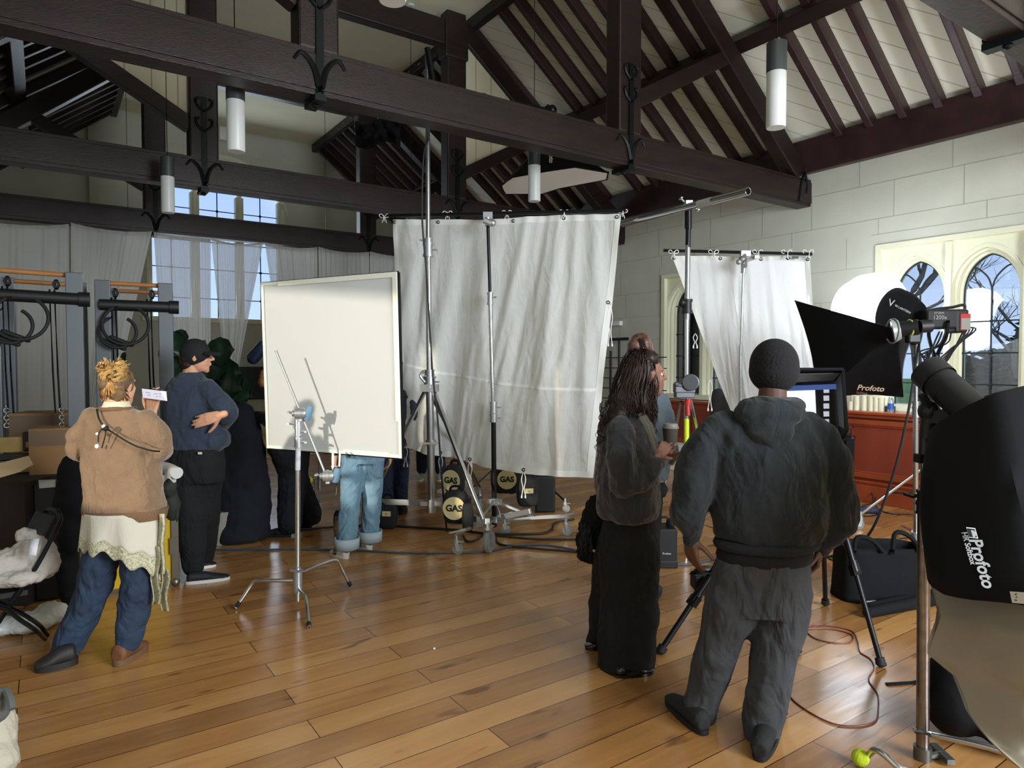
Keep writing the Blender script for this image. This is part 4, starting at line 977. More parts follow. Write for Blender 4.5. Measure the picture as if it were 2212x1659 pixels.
for a, b in ((6.05, 6.9), (7.0, 7.9)): m.bb((XC + .085, a, .5), (XC + .11, b, .95))
m.obj('panel', REDP, T, smooth=False, bevel=.012)
T = thing('radiator_plinth', 'pale grey boxed plinth below the far red cabinet', 'plinth', (8.1, 7.4, 0))
m = MB(); m.bb((XC - .1, 5.95, 0), (XW, 9.0, .26)); m.bb((XC - .14, 5.95, .26), (XW, 9.0, .41)); m.obj('plinth', WHT, T, smooth=False, bevel=.01)
# things on the cabinet top
FROST = M('frosted_cup', 'e9e6c9', .35, sss=0, trans=.25)
words_n = ['nearest the monitor', 'second from the monitor', 'third from the monitor', 'fourth from the monitor', 'fifth from the monitor', 'sixth from the monitor', 'seventh from the monitor', 'nearest the water bottle']
for i, (px, h) in enumerate(((1838, .10), (1851, .17), (1867, .18), (1882, .18), (1893, .17), (1904, .16), (1843, .19), (1902, .09))):
    q = onX(px, 880, 8.12 if i < 6 else 8.2); p = V((q.x, q.y, 1.07)); m = MB(); m.loft([(p, .034, .034), (p + UP * h * .9, .037, .037), (p + UP * h, .04, .04)], 18)
    tag(m.obj('frosted_cup', FROST), 'frosted pale jar on the red cabinet top, %s' % words_n[i], 'jar', 'pale jars on the red cabinet')
q = onX(1924, 880, 8.1); p = V((q.x, q.y, 1.07)); T = thing('water_bottle', 'small clear water bottle with blue label on the red cabinet', 'bottle', p)
m = MB(); m.loft([(p, .033, .033), (p + UP * .12, .033, .033), (p + UP * .15, .026, .026), (p + UP * .175, .013, .013)], 18); m.obj('bottle', M('clear_plastic', 'cfdde4', .1, trans=.8), T)
m = MB(); m.cyl(p + UP * .03, p + UP * .10, .034); m.obj('blue_label', M('blue_label', '2a4d9e', .4), T); m = MB(); m.cyl(p + UP * .172, p + UP * .19, .014); m.obj('bottle_cap', WHT, T)
q = onX(1916, 880, 8.22); p = V((q.x, q.y, 1.07)); m = MB(); m.cyl(p, p + UP * .06, .09, n=28); tag(m.obj('dark_tin', M('dark_tin', '2e2f33', .4)), 'low dark round tin behind the water bottle', 'tin')

# wall fittings
T = thing('wall_lamp', 'small white box lamp on the right wall beside the silk sheet', 'lamp', onX(1336, 700, XW)); q = onX(1336, 699, XW)
m = MB(); m.bb((XW - .09, q.y - .12, q.z - .04), (XW - .01, q.y + .12, q.z + .04)); m.obj('lamp_box', WHT, T, smooth=False, bevel=.006)
a, b = onX(1328, 735, 8.2), onX(1372, 860, 8.2); T = thing('wall_ladder', 'black railed wall bars on the right wall behind the standing women', 'wall bars', (8.3, (a.y + b.y) / 2, b.z))
m = MB(); ya_, yb_ = sorted((a.y, onX(1365, 860, 8.2).y))
zt = onX(1345, 732, 8.2).z
for y, z in ((onX(1319, 800, 8.25).y, zt - .2), (onX(1337, 800, 8.25).y, zt)): m.cyl((8.25, y, .5), (8.25, y, z), .02)
y = onX(1337, 800, 8.25).y; m.beam((8.25, y - .22, zt), (8.25, y + .22, zt), .03, .05); m.obj('black_rail', BLKM, T)
m = MB()
for i in range(7): m.cyl((8.3, yb_ + .5, zt - .32 - i * .18), (8.3, yb_ - 1.1, zt - .32 - i * .18), .008)
m.obj('grey_rung', BLKM, T)

# ---------------------------------------------------------------- pendants
PGL = M('opal_glass', 'c6cac7', .4, emis=.03); PDK = M('grey_metal_cap', '4c5254', .35, .4)
def pendant(x, y, z, label, hide=False):
    t = thing('pendant_light', label, 'pendant light', (x, y, z), 'cylinder pendant lights in rows')
    m = MB(); m.loft([((x, y, z), .064, .064), ((x, y, z + .01), .068, .068), ((x, y, z + .39), .068, .068)], 28); m.obj('glass_tube', PGL, t)
    m = MB(); m.cyl((x, y, z + .39), (x, y, z + .6), .070, n=28); m.obj('metal_cap', PDK, t)
    m = MB(); m.cyl((x, y, z + .6), (x, y, ZC), .004, n=6); m.obj('cable', BLKM, t)
    m = MB(); m.cyl((x, y, ZC - .03), (x, y, ZC), .06, n=20); m.obj('ceiling_rose', PGL, t)
    return t
pr = pendant(4.37, 2.99, 3.33, 'white glass cylinder pendant nearest the right wall, in front of the rafters')
pb = V(pr.location)
for (x, y, z, lab) in ((4.53, 6.12, 3.43, 'white glass cylinder pendant in front of the overhead softbox'), (1.28, 5.64, 3.29, 'white glass cylinder pendant hanging between the first two beams at left'),
                       (1.17, 8.31, 3.28, 'white glass cylinder pendant half hidden beside the far window'), (1.45, 3.13, 3.42, 'white glass cylinder pendant cut off by the top edge'),
                       (1.2, 12.7, 3.3, 'pendant light behind the left curtains, only its cable showing'), (4.45, 9.0, 3.3, 'pendant light behind the silk sheet, only its cable showing'), (4.45, 12.6, 3.3, 'pendant light behind the far curtains, only its cable showing')):
    c = dup(pr, V((x, y, z)), lab)
# drape of black cloth over the far truss
m = MB()
m.grid(lambda u, v: P(768 + 96 * u, 262 + 52 * v + 8 * math.sin(u * 7), 8.9 + .15 * noise.noise(V((u * 6, v * 3, 0)))), 24, 14); m.grid(lambda u, v: P(770 + 90 * u, 262 + 48 * v + 8 * math.sin(u * 7), 9.15 + .1 * noise.noise(V((u * 5, v * 4, 2)))), 24, 14)
tag(m.obj('black_cloth', BLKF, thick=.02), 'bundle of black cloth hanging under the second truss beam', 'cloth')
m = MB(); q = onY(486, 290, YB - .08); m.box(q, (.26, .16, .3)); tag(m.obj('wall_speaker', WHT, smooth=False, bevel=.02), 'small white box speaker high on the far wall', 'speaker')

# ---------------------------------------------------------------- curtains strung under the far truss
CURT = sheer('sheer_curtain', 'd8d6cf', .22, .5)
CURT2 = sheer('curtain', 'c9c7c0', .05, .4)
YC = 12.02
def curtain(label, top, bot, mat, seed, nf=9, sag=.05):
    """top: (px,py) left/right, bot: (px,py) left/right, on the plane of the truss"""
    a, b = onY(*top[0], YC), onY(*top[1], YC); c, d = onY(*bot[0], YC), onY(*bot[1], YC)
    def fn(u, v):
        p = a.lerp(b, u).lerp(c.lerp(d, u), v); p.z -= sag * 4 * u * (1 - u) * (1 - v)
        w = (math.sin(u * nf * 6.28 + noise.noise(V((u * 3, v, seed))) * 3) * .5 + noise.noise(V((u * nf * 2.2, v * .6, seed))) * 1.2)
        p.y += .035 * w * (.5 + .6 * v) ; return p
    t = thing('curtain', label, 'curtain', (c + d) / 2, 'gauze curtains strung under the far beam')
    m = MB(); m.grid(fn, 150, 24); m.obj('cloth', mat, t)
    m = MB(); m.grid(lambda u, v: fn(u, v * .015) - V((0, .006, 0)), 80, 1); m.obj('hem', CURT2, t); return t
curtain('gauze curtain at the far left edge behind the exercise frames', ((-60, 473), (149, 484)), ((-80, 1000), (152, 1000)), CURT2, 1, 7)
curtain('gauze curtain second from left, pulled back to a slant', ((153, 481), (328, 500)), ((155, 1000), (215, 1000)), CURT2, 2, 8)
curtain('gauze curtain over the left light of the far window', ((332, 501), (455, 516)), ((365, 1010), (455, 1010)), CURT, 3, 9, .02)
curtain('gauze curtain over the middle of the window, narrowing to a tail', ((456, 514), (569, 523)), ((488, 815), (514, 800)), CURT, 4, 8, .06)
curtain('gauze curtain right of the bare window strip', ((572, 523), (685, 534)), ((640, 1000), (690, 1000)), CURT, 5, 9)
curtain('gauze curtain above the right end of the diffusion panel', ((688, 533), (797, 544)), ((690, 1000), (800, 1000)), CURT2, 6, 10)
curtain('gauze curtain half hidden by the large silk sheet', ((799, 543), (910, 553)), ((800, 1000), (915, 1000)), CURT2, 7, 10)
q = onY(548, 830, YB - .03); m = MB(); m.bb((q.x - .9, YB - .04, q.z - .35), (q.x + .35, YB - .01, q.z + .4)); tag(m.obj('dark_picture', M('dark_canvas', '2a2d33', .6, var=.3, vs=5), smooth=False), 'dark unframed picture on the far wall left of the diffusion panel', 'picture')

# ---------------------------------------------------------------- outdoors
m = MB(); m.bb((XW + 1.2, -30, -.5), (60, 40, .25)); tag(m.obj('lawn', M('grass', '5f8a3a', .9, var=.3, vs=12), smooth=False), 'green lawn outside the right windows', 'lawn')
BARK = M('tree_bark', '7a7068', .9, var=.3, vs=8, bump=.6, bs=12)
def tree(name, base, h, r, seed, label, lean=(0, 0), depth=5):
    rn = random.Random(seed); m = MB()
    def br(p, d, ln, rr, dep):
        pts = [p]; q = V(p); dd = V(d)
        for i in range(5):
            dd = (dd + V((rn.uniform(-.2, .2), rn.uniform(-.2, .2), rn.uniform(-.06, .16)))).normalized(); q = q + dd * ln / 5; pts.append(q.copy())
        m.tube(pts, [rr * (1 - .1 * i) for i in range(6)], 6 if dep > 2 else 4)
        if dep > 0:
            for i in range(3 if dep > 1 else 4):
                k = rn.randint(2, 5); a = V((rn.uniform(-1, 1), rn.uniform(-1, 1), rn.uniform(-.2, .9))).normalized()
                br(pts[k], (dd * .6 + a).normalized(), ln * rn.uniform(.5, .75), rr * .5, dep - 1)
    br(V(base), V((lean[0], lean[1], 1)).normalized(), h, r, depth)
    return tag(m.obj(name, BARK), label, 'tree')
tree('bare_tree', (17.5, 7.9, .2), 3.0, .16, 5, 'bare grey tree outside the left arch of the near right window')
tree('bare_tree', (15.5, 5.4, .2), 2.6, .12, 9, 'bare twisted tree outside the right arch of the near right window', (.1, -.1))
LEAF = M('evergreen_leaf', '2e4426', .8, var=.5, vs=5); IVY = M('ivy_leaf', '7c8348', .8, var=.5, vs=9, col2='4f4a34')
def bush(name, c, r, n, seed, mat, label, s=.07):
    rn = random.Random(seed); m = MB(); c = V(c)
    for i in range(n):
        d = V((rn.gauss(0, 1), rn.gauss(0, 1), rn.gauss(0, 1))).normalized() * rn.random() ** .35; p = c + V((d.x * r[0], d.y * r[1], d.z * r[2]))
        a = V((rn.uniform(-1, 1), rn.uniform(-1, 1), rn.uniform(-1, 1))).normalized(); x, y, _ = frame(a); k = s * rn.uniform(.6, 1.3)
        m.add([p - x * k, p - y * k * .5, p + x * k, p + y * k * .5], [(0, 1, 2, 3)])
    return tag(m.obj(name, mat, smooth=False), label, 'bush' if 'bush' in name else 'hedge')
bush('evergreen_bush', (16.5, 4.6, 1.4), (1.5, 1.2, 1.7), 5000, 2, LEAF, 'dark evergreen bush outside the right arch of the near window', .12)
bush('evergreen_bush', (18.5, 6.3, 1.0), (1.6, 2.0, 1.0), 5000, 4, LEAF, 'low dark evergreen bush beyond the bare trees', .12)
m = MB(); m.bb((11.6, 9.5, .26), (12.0, 18, 5.5)); tag(m.obj('stone_wall', M('old_stone', '6a6152', .9, var=.35, vs=4), smooth=False), 'old stone garden wall outside the far right window', 'wall')
bush('ivy_hedge', (11.25, 12.6, 2.2), (.25, 3.0, 1.9), 9000, 6, IVY, 'yellow-green ivy hedge covering the garden wall outside', .09)
# ---------------------------------------------------------------- exercise frames at the left
GFR = M('grey_powder_frame', '5d6266', .4, .4)
BEECH = M('beech_wood', 'a9713f', .45, var=.2, vs=5, stretch=(1, 1, 8))
PALEW = M('pale_plywood', 'a98c52', .55, var=.2, vs=6)
def reformer(name, label, xa, xb, yt, d_a, d_b, back=.75, seat=True):
    """tower frame of a pilates machine: columns under pixel xa / xb, top at height yt"""
    t = thing(name, label, 'exercise machine', V((P(xa, 900, d_a) + P(xb, 900, d_b)) / 2) * 1)
    t.location.z = 0
    A0, B0 = P(xa, yt[0], d_a), P(xb, yt[1], d_b); dv = (B0 - A0).normalized(); dv.z = 0; dv.normalize(); bk = UP.cross(dv); bk = bk if bk.dot(FW) > 0 else -bk
    for p in (A0, B0, A0 + bk * back, B0 + bk * back):
        m = MB(); q = V((p.x, p.y, 0)); m.box((q + V((0, 0, p.z)) + q) / 2, (.11, .12, p.z), dv, bk); m.obj('upright', GFR, t, smooth=False, bevel=.006)
    for k, dz in ((0, -.02), (1, -.02)):
        m = MB(); m.cyl(A0 + bk * back * k - dv * .05 + UP * dz, B0 + bk * back * k + dv * .05 + UP * dz, .018); m.obj('wooden_bar', BEECH, t)
    m = MB(); m.cyl(A0 - bk * .06 - dv * .02 - UP * .20, B0 - bk * .06 + dv * .06 - UP * .20, .045, n=20); m.cyl(B0 - bk * .06 + dv * .03 - UP * .20, B0 - bk * .06 + dv * .10 - UP * .20, .055); m.obj('padded_crossbar', BLKP, t)
    for f_ in (.2, .78):
        m = MB(); c = A0.lerp(B0, f_) - bk * .05 - UP * .10; m.ell(c, (.022, .022, .04)); m.cyl(c - bk * .02, c + bk * .02, .026); m.obj('pulley', BLKM, t)
    for f_ in (.14, .2, .70, .76):
        m = MB(); c = A0.lerp(B0, f_) - bk * .07; m.tube([c - UP * .14, c - UP * .75 + dv * .01, c - UP * 1.05 + dv * .02], .007, 6); m.obj('black_strap', BLKF, t)
    m = MB()
    for f_, r_, dz in ((.24, .13, .42), (.36, .165, .36)):
        c = A0.lerp(B0, f_) - bk * .13 - UP * dz; m.torus(c, r_, .013, dv, UP + bk * .25, 30, 8, R(-250), R(60))
        e = c - UP * r_ * .8 - dv * .04; m.cap(e - dv * .06 + UP * .03, .018, e + dv * .08 - UP * .03, .018)
    m.obj('ring_handle', BRUB, t)
    for f_ in (.16, .82):
        m = MB(); c = A0.lerp(B0, f_) - bk * .08 - UP * 1.0
        for i in range(6): m.torus(c - UP * .027 * i, .016, .004, dv if i % 2 else bk, UP, 12, 5)
        m.obj('spring_chain', CHROME, t)
    if seat:
        zc = A0.z - 1.28
        def at(f_, z): q = A0.lerp(B0, f_); return V((q.x, q.y, z))
        m = MB()
        for z, h in ((zc, .11), (zc - .17, .07)): m.beam(at(.06, z) - bk * .05, at(.96, z) - bk * .05, .03, h)
        m.obj('wooden_rail', PALEW, t, smooth=False, bevel=.005)
        m = MB(); m.beam(at(.34, zc + .02) - bk * .075, at(.68, zc + .02) - bk * .075, .03, .14); m.beam(at(.03, zc - .09) - bk * .06, at(.99, zc - .09) - bk * .06, .03, .05); m.obj('black_clamp', BLKP, t, smooth=False, bevel=.01)
        m = MB(); m.beam(at(.38, zc + .0) - bk * .095, at(.64, zc + .0) - bk * .095, .02, .04); m.obj('wooden_step', BEECH, t, smooth=False)
    m = MB(); m.beam(V((A0.x, A0.y, .3)), V((B0.x, B0.y, .3)), .05, .1); m.beam(V((A0.x, A0.y, .3)) + bk * back, V((B0.x, B0.y, .3)) + bk * back, .05, .1); m.obj('base_rail', BLKM, t, smooth=False)
    return t
reformer('pilates_tower', 'grey and beech exercise tower frame at the far left edge', -20, 160, (576, 590), 4.9, 5.15)
reformer('pilates_tower', 'smaller grey exercise tower frame directly left of the man in the cap', 222, 357, (606, 613), 5.55, 5.75, .65)
# boxes
CARD = M('cardboard', '8f6a44', .8, var=.12, vs=5); CARD_SHADE = M('cardboard_shaded', '2a221c', .85); TAPE_ = M('parcel_tape', '6e5a45', .4)  # second cardboard has the shade of the left corner painted into its colour
def carton(label, a, b, dep, h, z0=0, flap=None, loc_d=None, tape=True):
    """carton whose front lower edge runs a->b"""
    a, b = V(a), V(b); dv = (b - a).normalized(); bk = UP.cross(dv); bk = bk if bk.dot(FW) > 0 else -bk
    c = (a + b) / 2 + bk * dep / 2; c.z = z0
    t = thing('cardboard_box', label, 'box', c); w = (b - a).length
    m = MB(); m.box(c + UP * h / 2, (w, dep, h), dv, bk); m.obj('carton', CARD, t, smooth=False, bevel=.004)
    if tape: m = MB(); m.box(c + UP * (h * .82) - bk * (dep / 2 + .002), (w * .98, .002, h * .30), dv, bk); m.obj('tape_band', TAPE_, t, smooth=False)
    if flap:
        for f0, f1, ang in flap:
            p, q = a.lerp(b, f0), a.lerp(b, f1); p = V((p.x, p.y, z0 + h)); q = V((q.x, q.y, z0 + h))
            e = (-bk * math.cos(ang) + UP * math.sin(ang)) * .3
            m = MB(); m.add([p, q, q + e, p + e], [(0, 1, 2, 3)]); m.obj('open_flap', M('flap_card', 'c7a67e', .8), t, smooth=False, thick=.004)
    return t
def atz(px, py, d, z): q = P(px, py, d); return V((q.x, q.y, z))
carton('cardboard box on top of the stack behind the blonde woman', atz(62, 1000, 4.85, .95), atz(165, 1000, 4.95, .95), .3, .37, .80)
carton('lower cardboard box of the stack behind the blonde woman', atz(68, 1000, 4.8, 0), atz(160, 1000, 4.9, 0), .3, .25, .55, tape=False)
carton('large cardboard box behind the folding chair', atz(20, 1000, 5.4, 0), atz(150, 1000, 5.5, 0), .35, .62, .62)
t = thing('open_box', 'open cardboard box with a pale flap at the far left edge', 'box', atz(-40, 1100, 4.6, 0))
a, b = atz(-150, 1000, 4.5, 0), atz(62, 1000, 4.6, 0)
m = MB(); m.beam((a + b) / 2 + V((0, 0, .45)) - V((0, 0, .45)) + UP * .42, (a + b) / 2 + UP * .42 + FW * .5, (b - a).length, .84, up=UP); m.obj('carton', CARD_SHADE, t, smooth=False)
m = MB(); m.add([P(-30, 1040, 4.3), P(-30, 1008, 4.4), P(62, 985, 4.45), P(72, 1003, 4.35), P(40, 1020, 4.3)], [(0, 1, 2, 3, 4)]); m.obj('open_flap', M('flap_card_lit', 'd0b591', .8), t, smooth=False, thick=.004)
# black case and bag pile with a paper label
t = thing('black_case', 'tall black case with a white paper label behind the blonde woman', 'case', atz(110, 1150, 4.75, 0))
m = MB(); m.bb((0, 0, 0), (1, 1, 1)); m = MB(); a, b = atz(66, 1000, 4.62, 0), atz(150, 1000, 4.7, 0); dv = (b - a).normalized(); bk = UP.cross(dv); bk = bk if bk.dot(FW) > 0 else -bk
m.box((a + b) / 2 + bk * .16 + UP * .41, ((b - a).length, .32, .82), dv, bk); m.obj('case_body', BLKP, t, smooth=False, bevel=.02)
m = MB(); m.add([P(83, 1037, 4.6), P(120, 1036, 4.6), P(120, 1052, 4.55), P(85, 1055, 4.55)], [(0, 1, 2, 3)]); m.obj('paper_label', M('paper', 'd9d9e0', .7), t, thick=.002)
m = MB(); m.ell(atz(158, 1000, 4.5, .9), (.09, .08, .14)); m.ell(atz(160, 1000, 4.5, .74), (.12, .1, .2)); m.ell(atz(150, 1000, 4.5, .5), (.08, .1, .2)); m.ell(atz(140, 1000, 4.5, .25), (.07, .1, .24))
tag(m.obj('black_coat', BLKF, vox=.02, disp=(.12, .05)), 'black fleece coat heaped beside the cardboard boxes', 'coat')
# flight case, yellow, standing on end
YCASE = M('yellow_laminate', 'c9a30c', .45); ALU = M('aluminium_edge', '7f7b70', .35, .8)
t = thing('flight_case', 'yellow flight case with metal edges behind the blonde woman legs', 'flight case', G(280, 1282))
a, b = G(172, 1296), G(383, 1268); a, b = L((165 - CX) / F * 4.72, 4.72, 0), L((372 - CX) / F * 4.98, 4.98, 0); dv = (b - a).normalized(); bk = UP.cross(dv); bk = bk if bk.dot(FW) > 0 else -bk; w = (b - a).length; hh = .62
m = MB(); m.box((a + b) / 2 + bk * .13 + UP * hh / 2, (w - .02, .25, hh - .02), dv, bk); m.obj('case_panel', YCASE, t, smooth=False)
m = MB()
for k in (0, 1):
    o_ = bk * .26 * k
    for p in (a, b): m.beam(p + o_, p + o_ + UP * hh, .05, .03, up=bk)
    for z in (0.012, hh): m.beam(a + o_ + UP * z, b + o_ + UP * z, .03, .035)
for p in (a, b):
    for z in (.012, hh): m.beam(p + UP * z, p + bk * .26 + UP * z, .03, .03)
m.obj('metal_edge', ALU, t, smooth=False, bevel=.003)
m = MB()
for p in (a, b):
    for z in (.03, hh): m.ell(p + UP * z - bk * .01, .032, n=12, m=8)
m.obj('ball_corner', ALU, t)
m = MB(); m.box(a.lerp(b, .985) + UP * .3 - bk * .02, (.05, .01, .12), dv, bk); m.obj('case_latch', ALU, t, smooth=False)
# cloth roll and cables beside the case
m = MB(); m.tube(smoothpath([P(342, 1008, 4.75), P(362, 1012, 4.7), P(383, 1022, 4.6)], 4), .04, 12); m.grid(lambda u, v: P(345 + 36 * u, 1022 + 16 * v + 5 * math.sin(u * 9), 4.62 + .02 * math.sin(u * 8)), 12, 6)
tag(m.obj('white_roll', M('white_roll_cloth', 'b9bab6', .7)), 'rolled white cloth resting behind the blonde woman sleeve', 'cloth')
m = MB(); m.ell(atz(365, 1050, 4.75, .78), (.05, .05, .07)); m.ell(atz(370, 1050, 4.8, .64), (.06, .06, .12)); m.tube(smoothpath([P(368, 1050, 4.65), P(375, 1080, 4.65), P(383, 1110, 4.65), P(378, 1140, 4.65)], 5), .006, 6)
tag(m.obj('dark_bag', M('olive_black_bag', '23271f', .8), vox=.012, disp=(.08, .03)), 'small dark bag standing on the yellow flight case', 'bag')
# folding chair with white clothes
t = thing('folding_chair', 'black folding chair holding white clothes at the left edge', 'chair', G(40, 1330))
def ch(x, y, d): return P(x, y, d)
m = MB(); m.tube(smoothpath([ch(-40, 1400, 3.75), ch(20, 1310, 3.8), ch(75, 1230, 3.85), ch(118, 1150, 3.9), ch(130, 1122, 3.9), ch(124, 1104, 3.92), ch(104, 1100, 4.0)], 6), .013, 10); m.tube(smoothpath([ch(104, 1100, 4.0), ch(88, 1118, 4.1), ch(30, 1230, 4.1), ch(-30, 1320, 4.1)], 6), .013, 10); m.obj('back_frame', BLKM, t)
m = MB(); m.grid(lambda u, v: ch(80 + 42 * u - 14 * v * 1.6, 1104 + 44 * v + 10 * u, 4.05 - .1 * u), 6, 6); m.obj('backrest', BLKP, t, thick=.02)
m = MB(); m.tube(smoothpath([ch(-30, 1310, 3.75), ch(10, 1315, 3.75), ch(45, 1340, 3.72), ch(78, 1362, 3.7), G(98, 1388) + UP * .02], 5), .012, 8); m.obj('leg', BLKM, t)
m = MB(); m.tube(smoothpath([ch(-30, 1290, 4.0), ch(40, 1322, 3.9), ch(85, 1350, 3.9), G(103, 1380) + UP * .02], 5), .012, 8); m.obj('leg', BLKM, t)
m = MB(); m.beam(ch(-60, 1280, 3.85), ch(60, 1262, 4.0), .35, .03); m.obj('seat', BLKP, t)
WCL = M('white_fleece', 'b5aea4', .9, var=.08, vs=6)
m = MB()
for c, r_ in (((20, 1215, 3.9), (.14, .12, .08)), ((70, 1195, 3.95), (.12, .1, .08)), ((95, 1215, 3.95), (.09, .09, .09)), ((40, 1245, 3.85), (.16, .12, .05)), ((55, 1160, 4.0), (.05, .05, .06)), ((75, 1175, 4.0), (.06, .06, .08)), ((-10, 1235, 3.85), (.12, .12, .09))): m.ell(P(*c), r_)
tag(m.obj('white_clothes', WCL, vox=.008, sm=2, disp=[(.06, .035), (.025, .012)]), 'pile of off-white clothes on the black folding chair', 'clothes')
m = MB(); m.add([P(62, 1164, 3.8), P(85, 1164, 3.8), P(78, 1200, 3.75), P(58, 1198, 3.75)], [(0, 1, 2, 3)]); tag(m.obj('paper_tag', M('tag_card', 'd7d7d9', .6), thick=.002), 'white card tag lying on the off-white clothes', 'tag')
PLAS = M('thin_plastic', 'd3d6d2', .35, var=.1, vs=10)
m = MB(); g_ = G(65, 1362)
for c, r_ in (((0, 0, .05), (.14, .12, .06)), ((.1, .05, .07), (.1, .1, .07)), ((-.14, .02, .05), (.12, .1, .05)), ((-.3, -.05, .09), (.1, .1, .1))): m.ell(g_ + V(c), r_)
tag(m.obj('plastic_bag', PLAS, vox=.01, disp=(.05, .04)), 'crumpled white plastic bag on the floor under the folding chair', 'bag')
# white jacket at the lower left corner
m = MB()
for c, r_ in (((-30, 1600, 2.75), (.11, .12, .15)), ((-25, 1560, 2.78), (.10, .12, .08)), ((-5, 1645, 2.7), (.07, .08, .07)), ((-40, 1650, 2.7), (.13, .13, .12))): m.ell(P(*c), r_)
tag(m.obj('white_coat', M('cream_fleece', 'bdb5a2', .95, bump=.4, bs=60), vox=.008, disp=(.08, .03)), 'cream fleece coat cut off by the lower left corner', 'coat')
m = MB(); m.tube(smoothpath([P(-25, 1560, 2.65), P(-2, 1500, 2.65), P(12, 1492, 2.65), P(22, 1510, 2.62), P(26, 1532, 2.6)], 6), .014, 8); m.ell(P(-8, 1530, 2.66), (.05, .04, .06)); tag(m.obj('grey_handle', M('grey_felt', '5c5d5b', .8)), 'grey curved bag handle above the cream fleece coat', 'handle')

# ---------------------------------------------------------------- plant, draped stand
t = thing('potted_plant', 'large fiddle-leaf plant with big dark leaves behind the man in the cap', 'plant', L(-2.6, 6.3, 0))
PLF = M('fig_leaf', '1f3a26', .35, var=.3, vs=8)
rn = random.Random(8)
m = MB(); pb_ = L((470 - CX) / F * 6.2, 6.2, 0); m.loft([(pb_, .14, .14), (pb_ + UP * .3, .18, .18)], 18); m.obj('pot', M('paper_pot', '9a978c', .7), t)
m = MB(); m.tube(smoothpath([pb_ + UP * .3, P(468, 850, 6.2), P(455, 780, 6.15), P(440, 735, 6.1)], 6), .014, 8); m.tube(smoothpath([pb_ + UP * .3, P(440, 860, 6.1), P(400, 800, 6.1), P(385, 760, 6.1)], 6), .014, 8); m.obj('stem', M('plant_stem', '4d3f2c', .8), t)
spots = [(388, 745, 24, 100), (395, 800, 30, 160), (374, 765, 22, 170), (392, 845, 26, 200), (470, 762, 34, 10), (480, 800, 30, -10), (500, 820, 26, -30), (462, 810, 30, 30), (478, 838, 38, -5), (505, 838, 34, -25), (448, 850, 26, -60), (430, 855, 22, 200), (395, 735, 18, 90), (455, 790, 26, 20), (515, 850, 20, -40), (382, 870, 20, 210), (276, 838, 14, 40), (270, 850, 12, 200), (262, 790, 12, 100), (268, 770, 10, 70)]
for x, y, s_, ang in spots[:16]:
    d_ = 6.0 + rn.uniform(-.15, .25); c = P(x, y, d_); a = R(ang); dx_ = (RT * math.cos(a) + UP * math.sin(a) - FW * rn.uniform(.1, .5)).normalized(); up_ = (FW * -1 + UP * rn.uniform(.1, .8)).normalized(); sd = dx_.cross(up_).normalized(); k = s_ / F * d_ * 1.35
    def lf(u, v, c=c, dx_=dx_, sd=sd, k=k):
        l_ = (u - .5) * 2; wd = .62 * math.sqrt(max(0, 1 - l_ * l_)) * (1 + .25 * l_) * (1 + .06 * math.sin(u * 22)); q = (v - .5) * 2
        return c + dx_ * k * l_ + sd * k * wd * q + up_ * k * (.25 * q * q - .2 * l_ * l_ + .04 * math.sin(u * 16))
    m = MB(); m.grid(lf, 12, 6); m.obj('leaf', PLF, t)
t = thing('green_plant', 'small dark leafed plant glimpsed between the exercise frame posts', 'plant', L((272 - CX) / F * 6.4, 6.4, 0))
m = MB()
for x, y, s_, ang in spots[16:]:
    d_ = 6.4; c = P(x, y, d_); a = R(ang); dx_ = RT * math.cos(a) + UP * math.sin(a); sd = (RT * -math.sin(a) + UP * math.cos(a)); k = s_ / F * d_
    m.grid(lambda u, v: c + dx_ * k * (u - .5) * 2 + sd * k * .6 * math.sqrt(max(0, 1 - ((u - .5) * 2) ** 2)) * (v - .5) * 2 - FW * .05 * (v - .5) ** 2, 8, 4)
m.tube([L((272 - CX) / F * 6.4, 6.4, .25), P(270, 770, 6.4)], .008, 6); m.obj('foliage', PLF, t)
m = MB(); q_ = L((272 - CX) / F * 6.4, 6.4, 0); m.loft([(q_, .12, .12), (q_ + UP * .28, .15, .15)], 16); m.obj('pot', BLKP, t)
# black draped thing behind the cap man
m = MB()
m.loft([(L((516 - CX) / F * 6.3, 6.3, .02), .27, .24, RT, FW), (L((516 - CX) / F * 6.3, 6.3, .35), .27, .22, RT, FW), (L((515 - CX) / F * 6.3, 6.3, .75), .24, .2, RT, FW), (L((512 - CX) / F * 6.3, 6.3, 1.05), .19, .17, RT, FW), (L((508 - CX) / F * 6.3, 6.3, 1.22), .14, .13, RT, FW), (L((505 - CX) / F * 6.3, 6.3, 1.29), .06, .06, RT, FW)], 24)
tag(m.obj('draped_coats', M('navy_black_cloth', '0f1620', .9), vox=.02, disp=[(.3, .08), (.1, .03)]), 'dark coats heaped on a rack between the cap man and the panel', 'coats')
# water bottle pack
t = thing('bottle_pack', 'shrink-wrapped pack of shiny cans on the floor beside the cap man', 'cans', G(498, 1112))
CAN = M('silver_can', 'b9bdc0', .22, .9, var=.5, vs=25)
b0 = G(472, 1116); 
for i in range(4):
    for j in range(2):
        p = b0 + RT * (.03 + .066 * i) + FW * .068 * j; m = MB(); m.loft([(p + UP * .0, .026, .026), (p + UP * .01, .032, .032), (p + UP * .17, .032, .032), (p + UP * .19, .024, .024)], 14); m.obj('can', CAN, t)
m = MB(); m.ell(b0 + RT * .03 + UP * .2, (.06, .05, .02)); m.obj('yellow_wrap', M('yellow_wrap', 'c8c22b', .4), t)
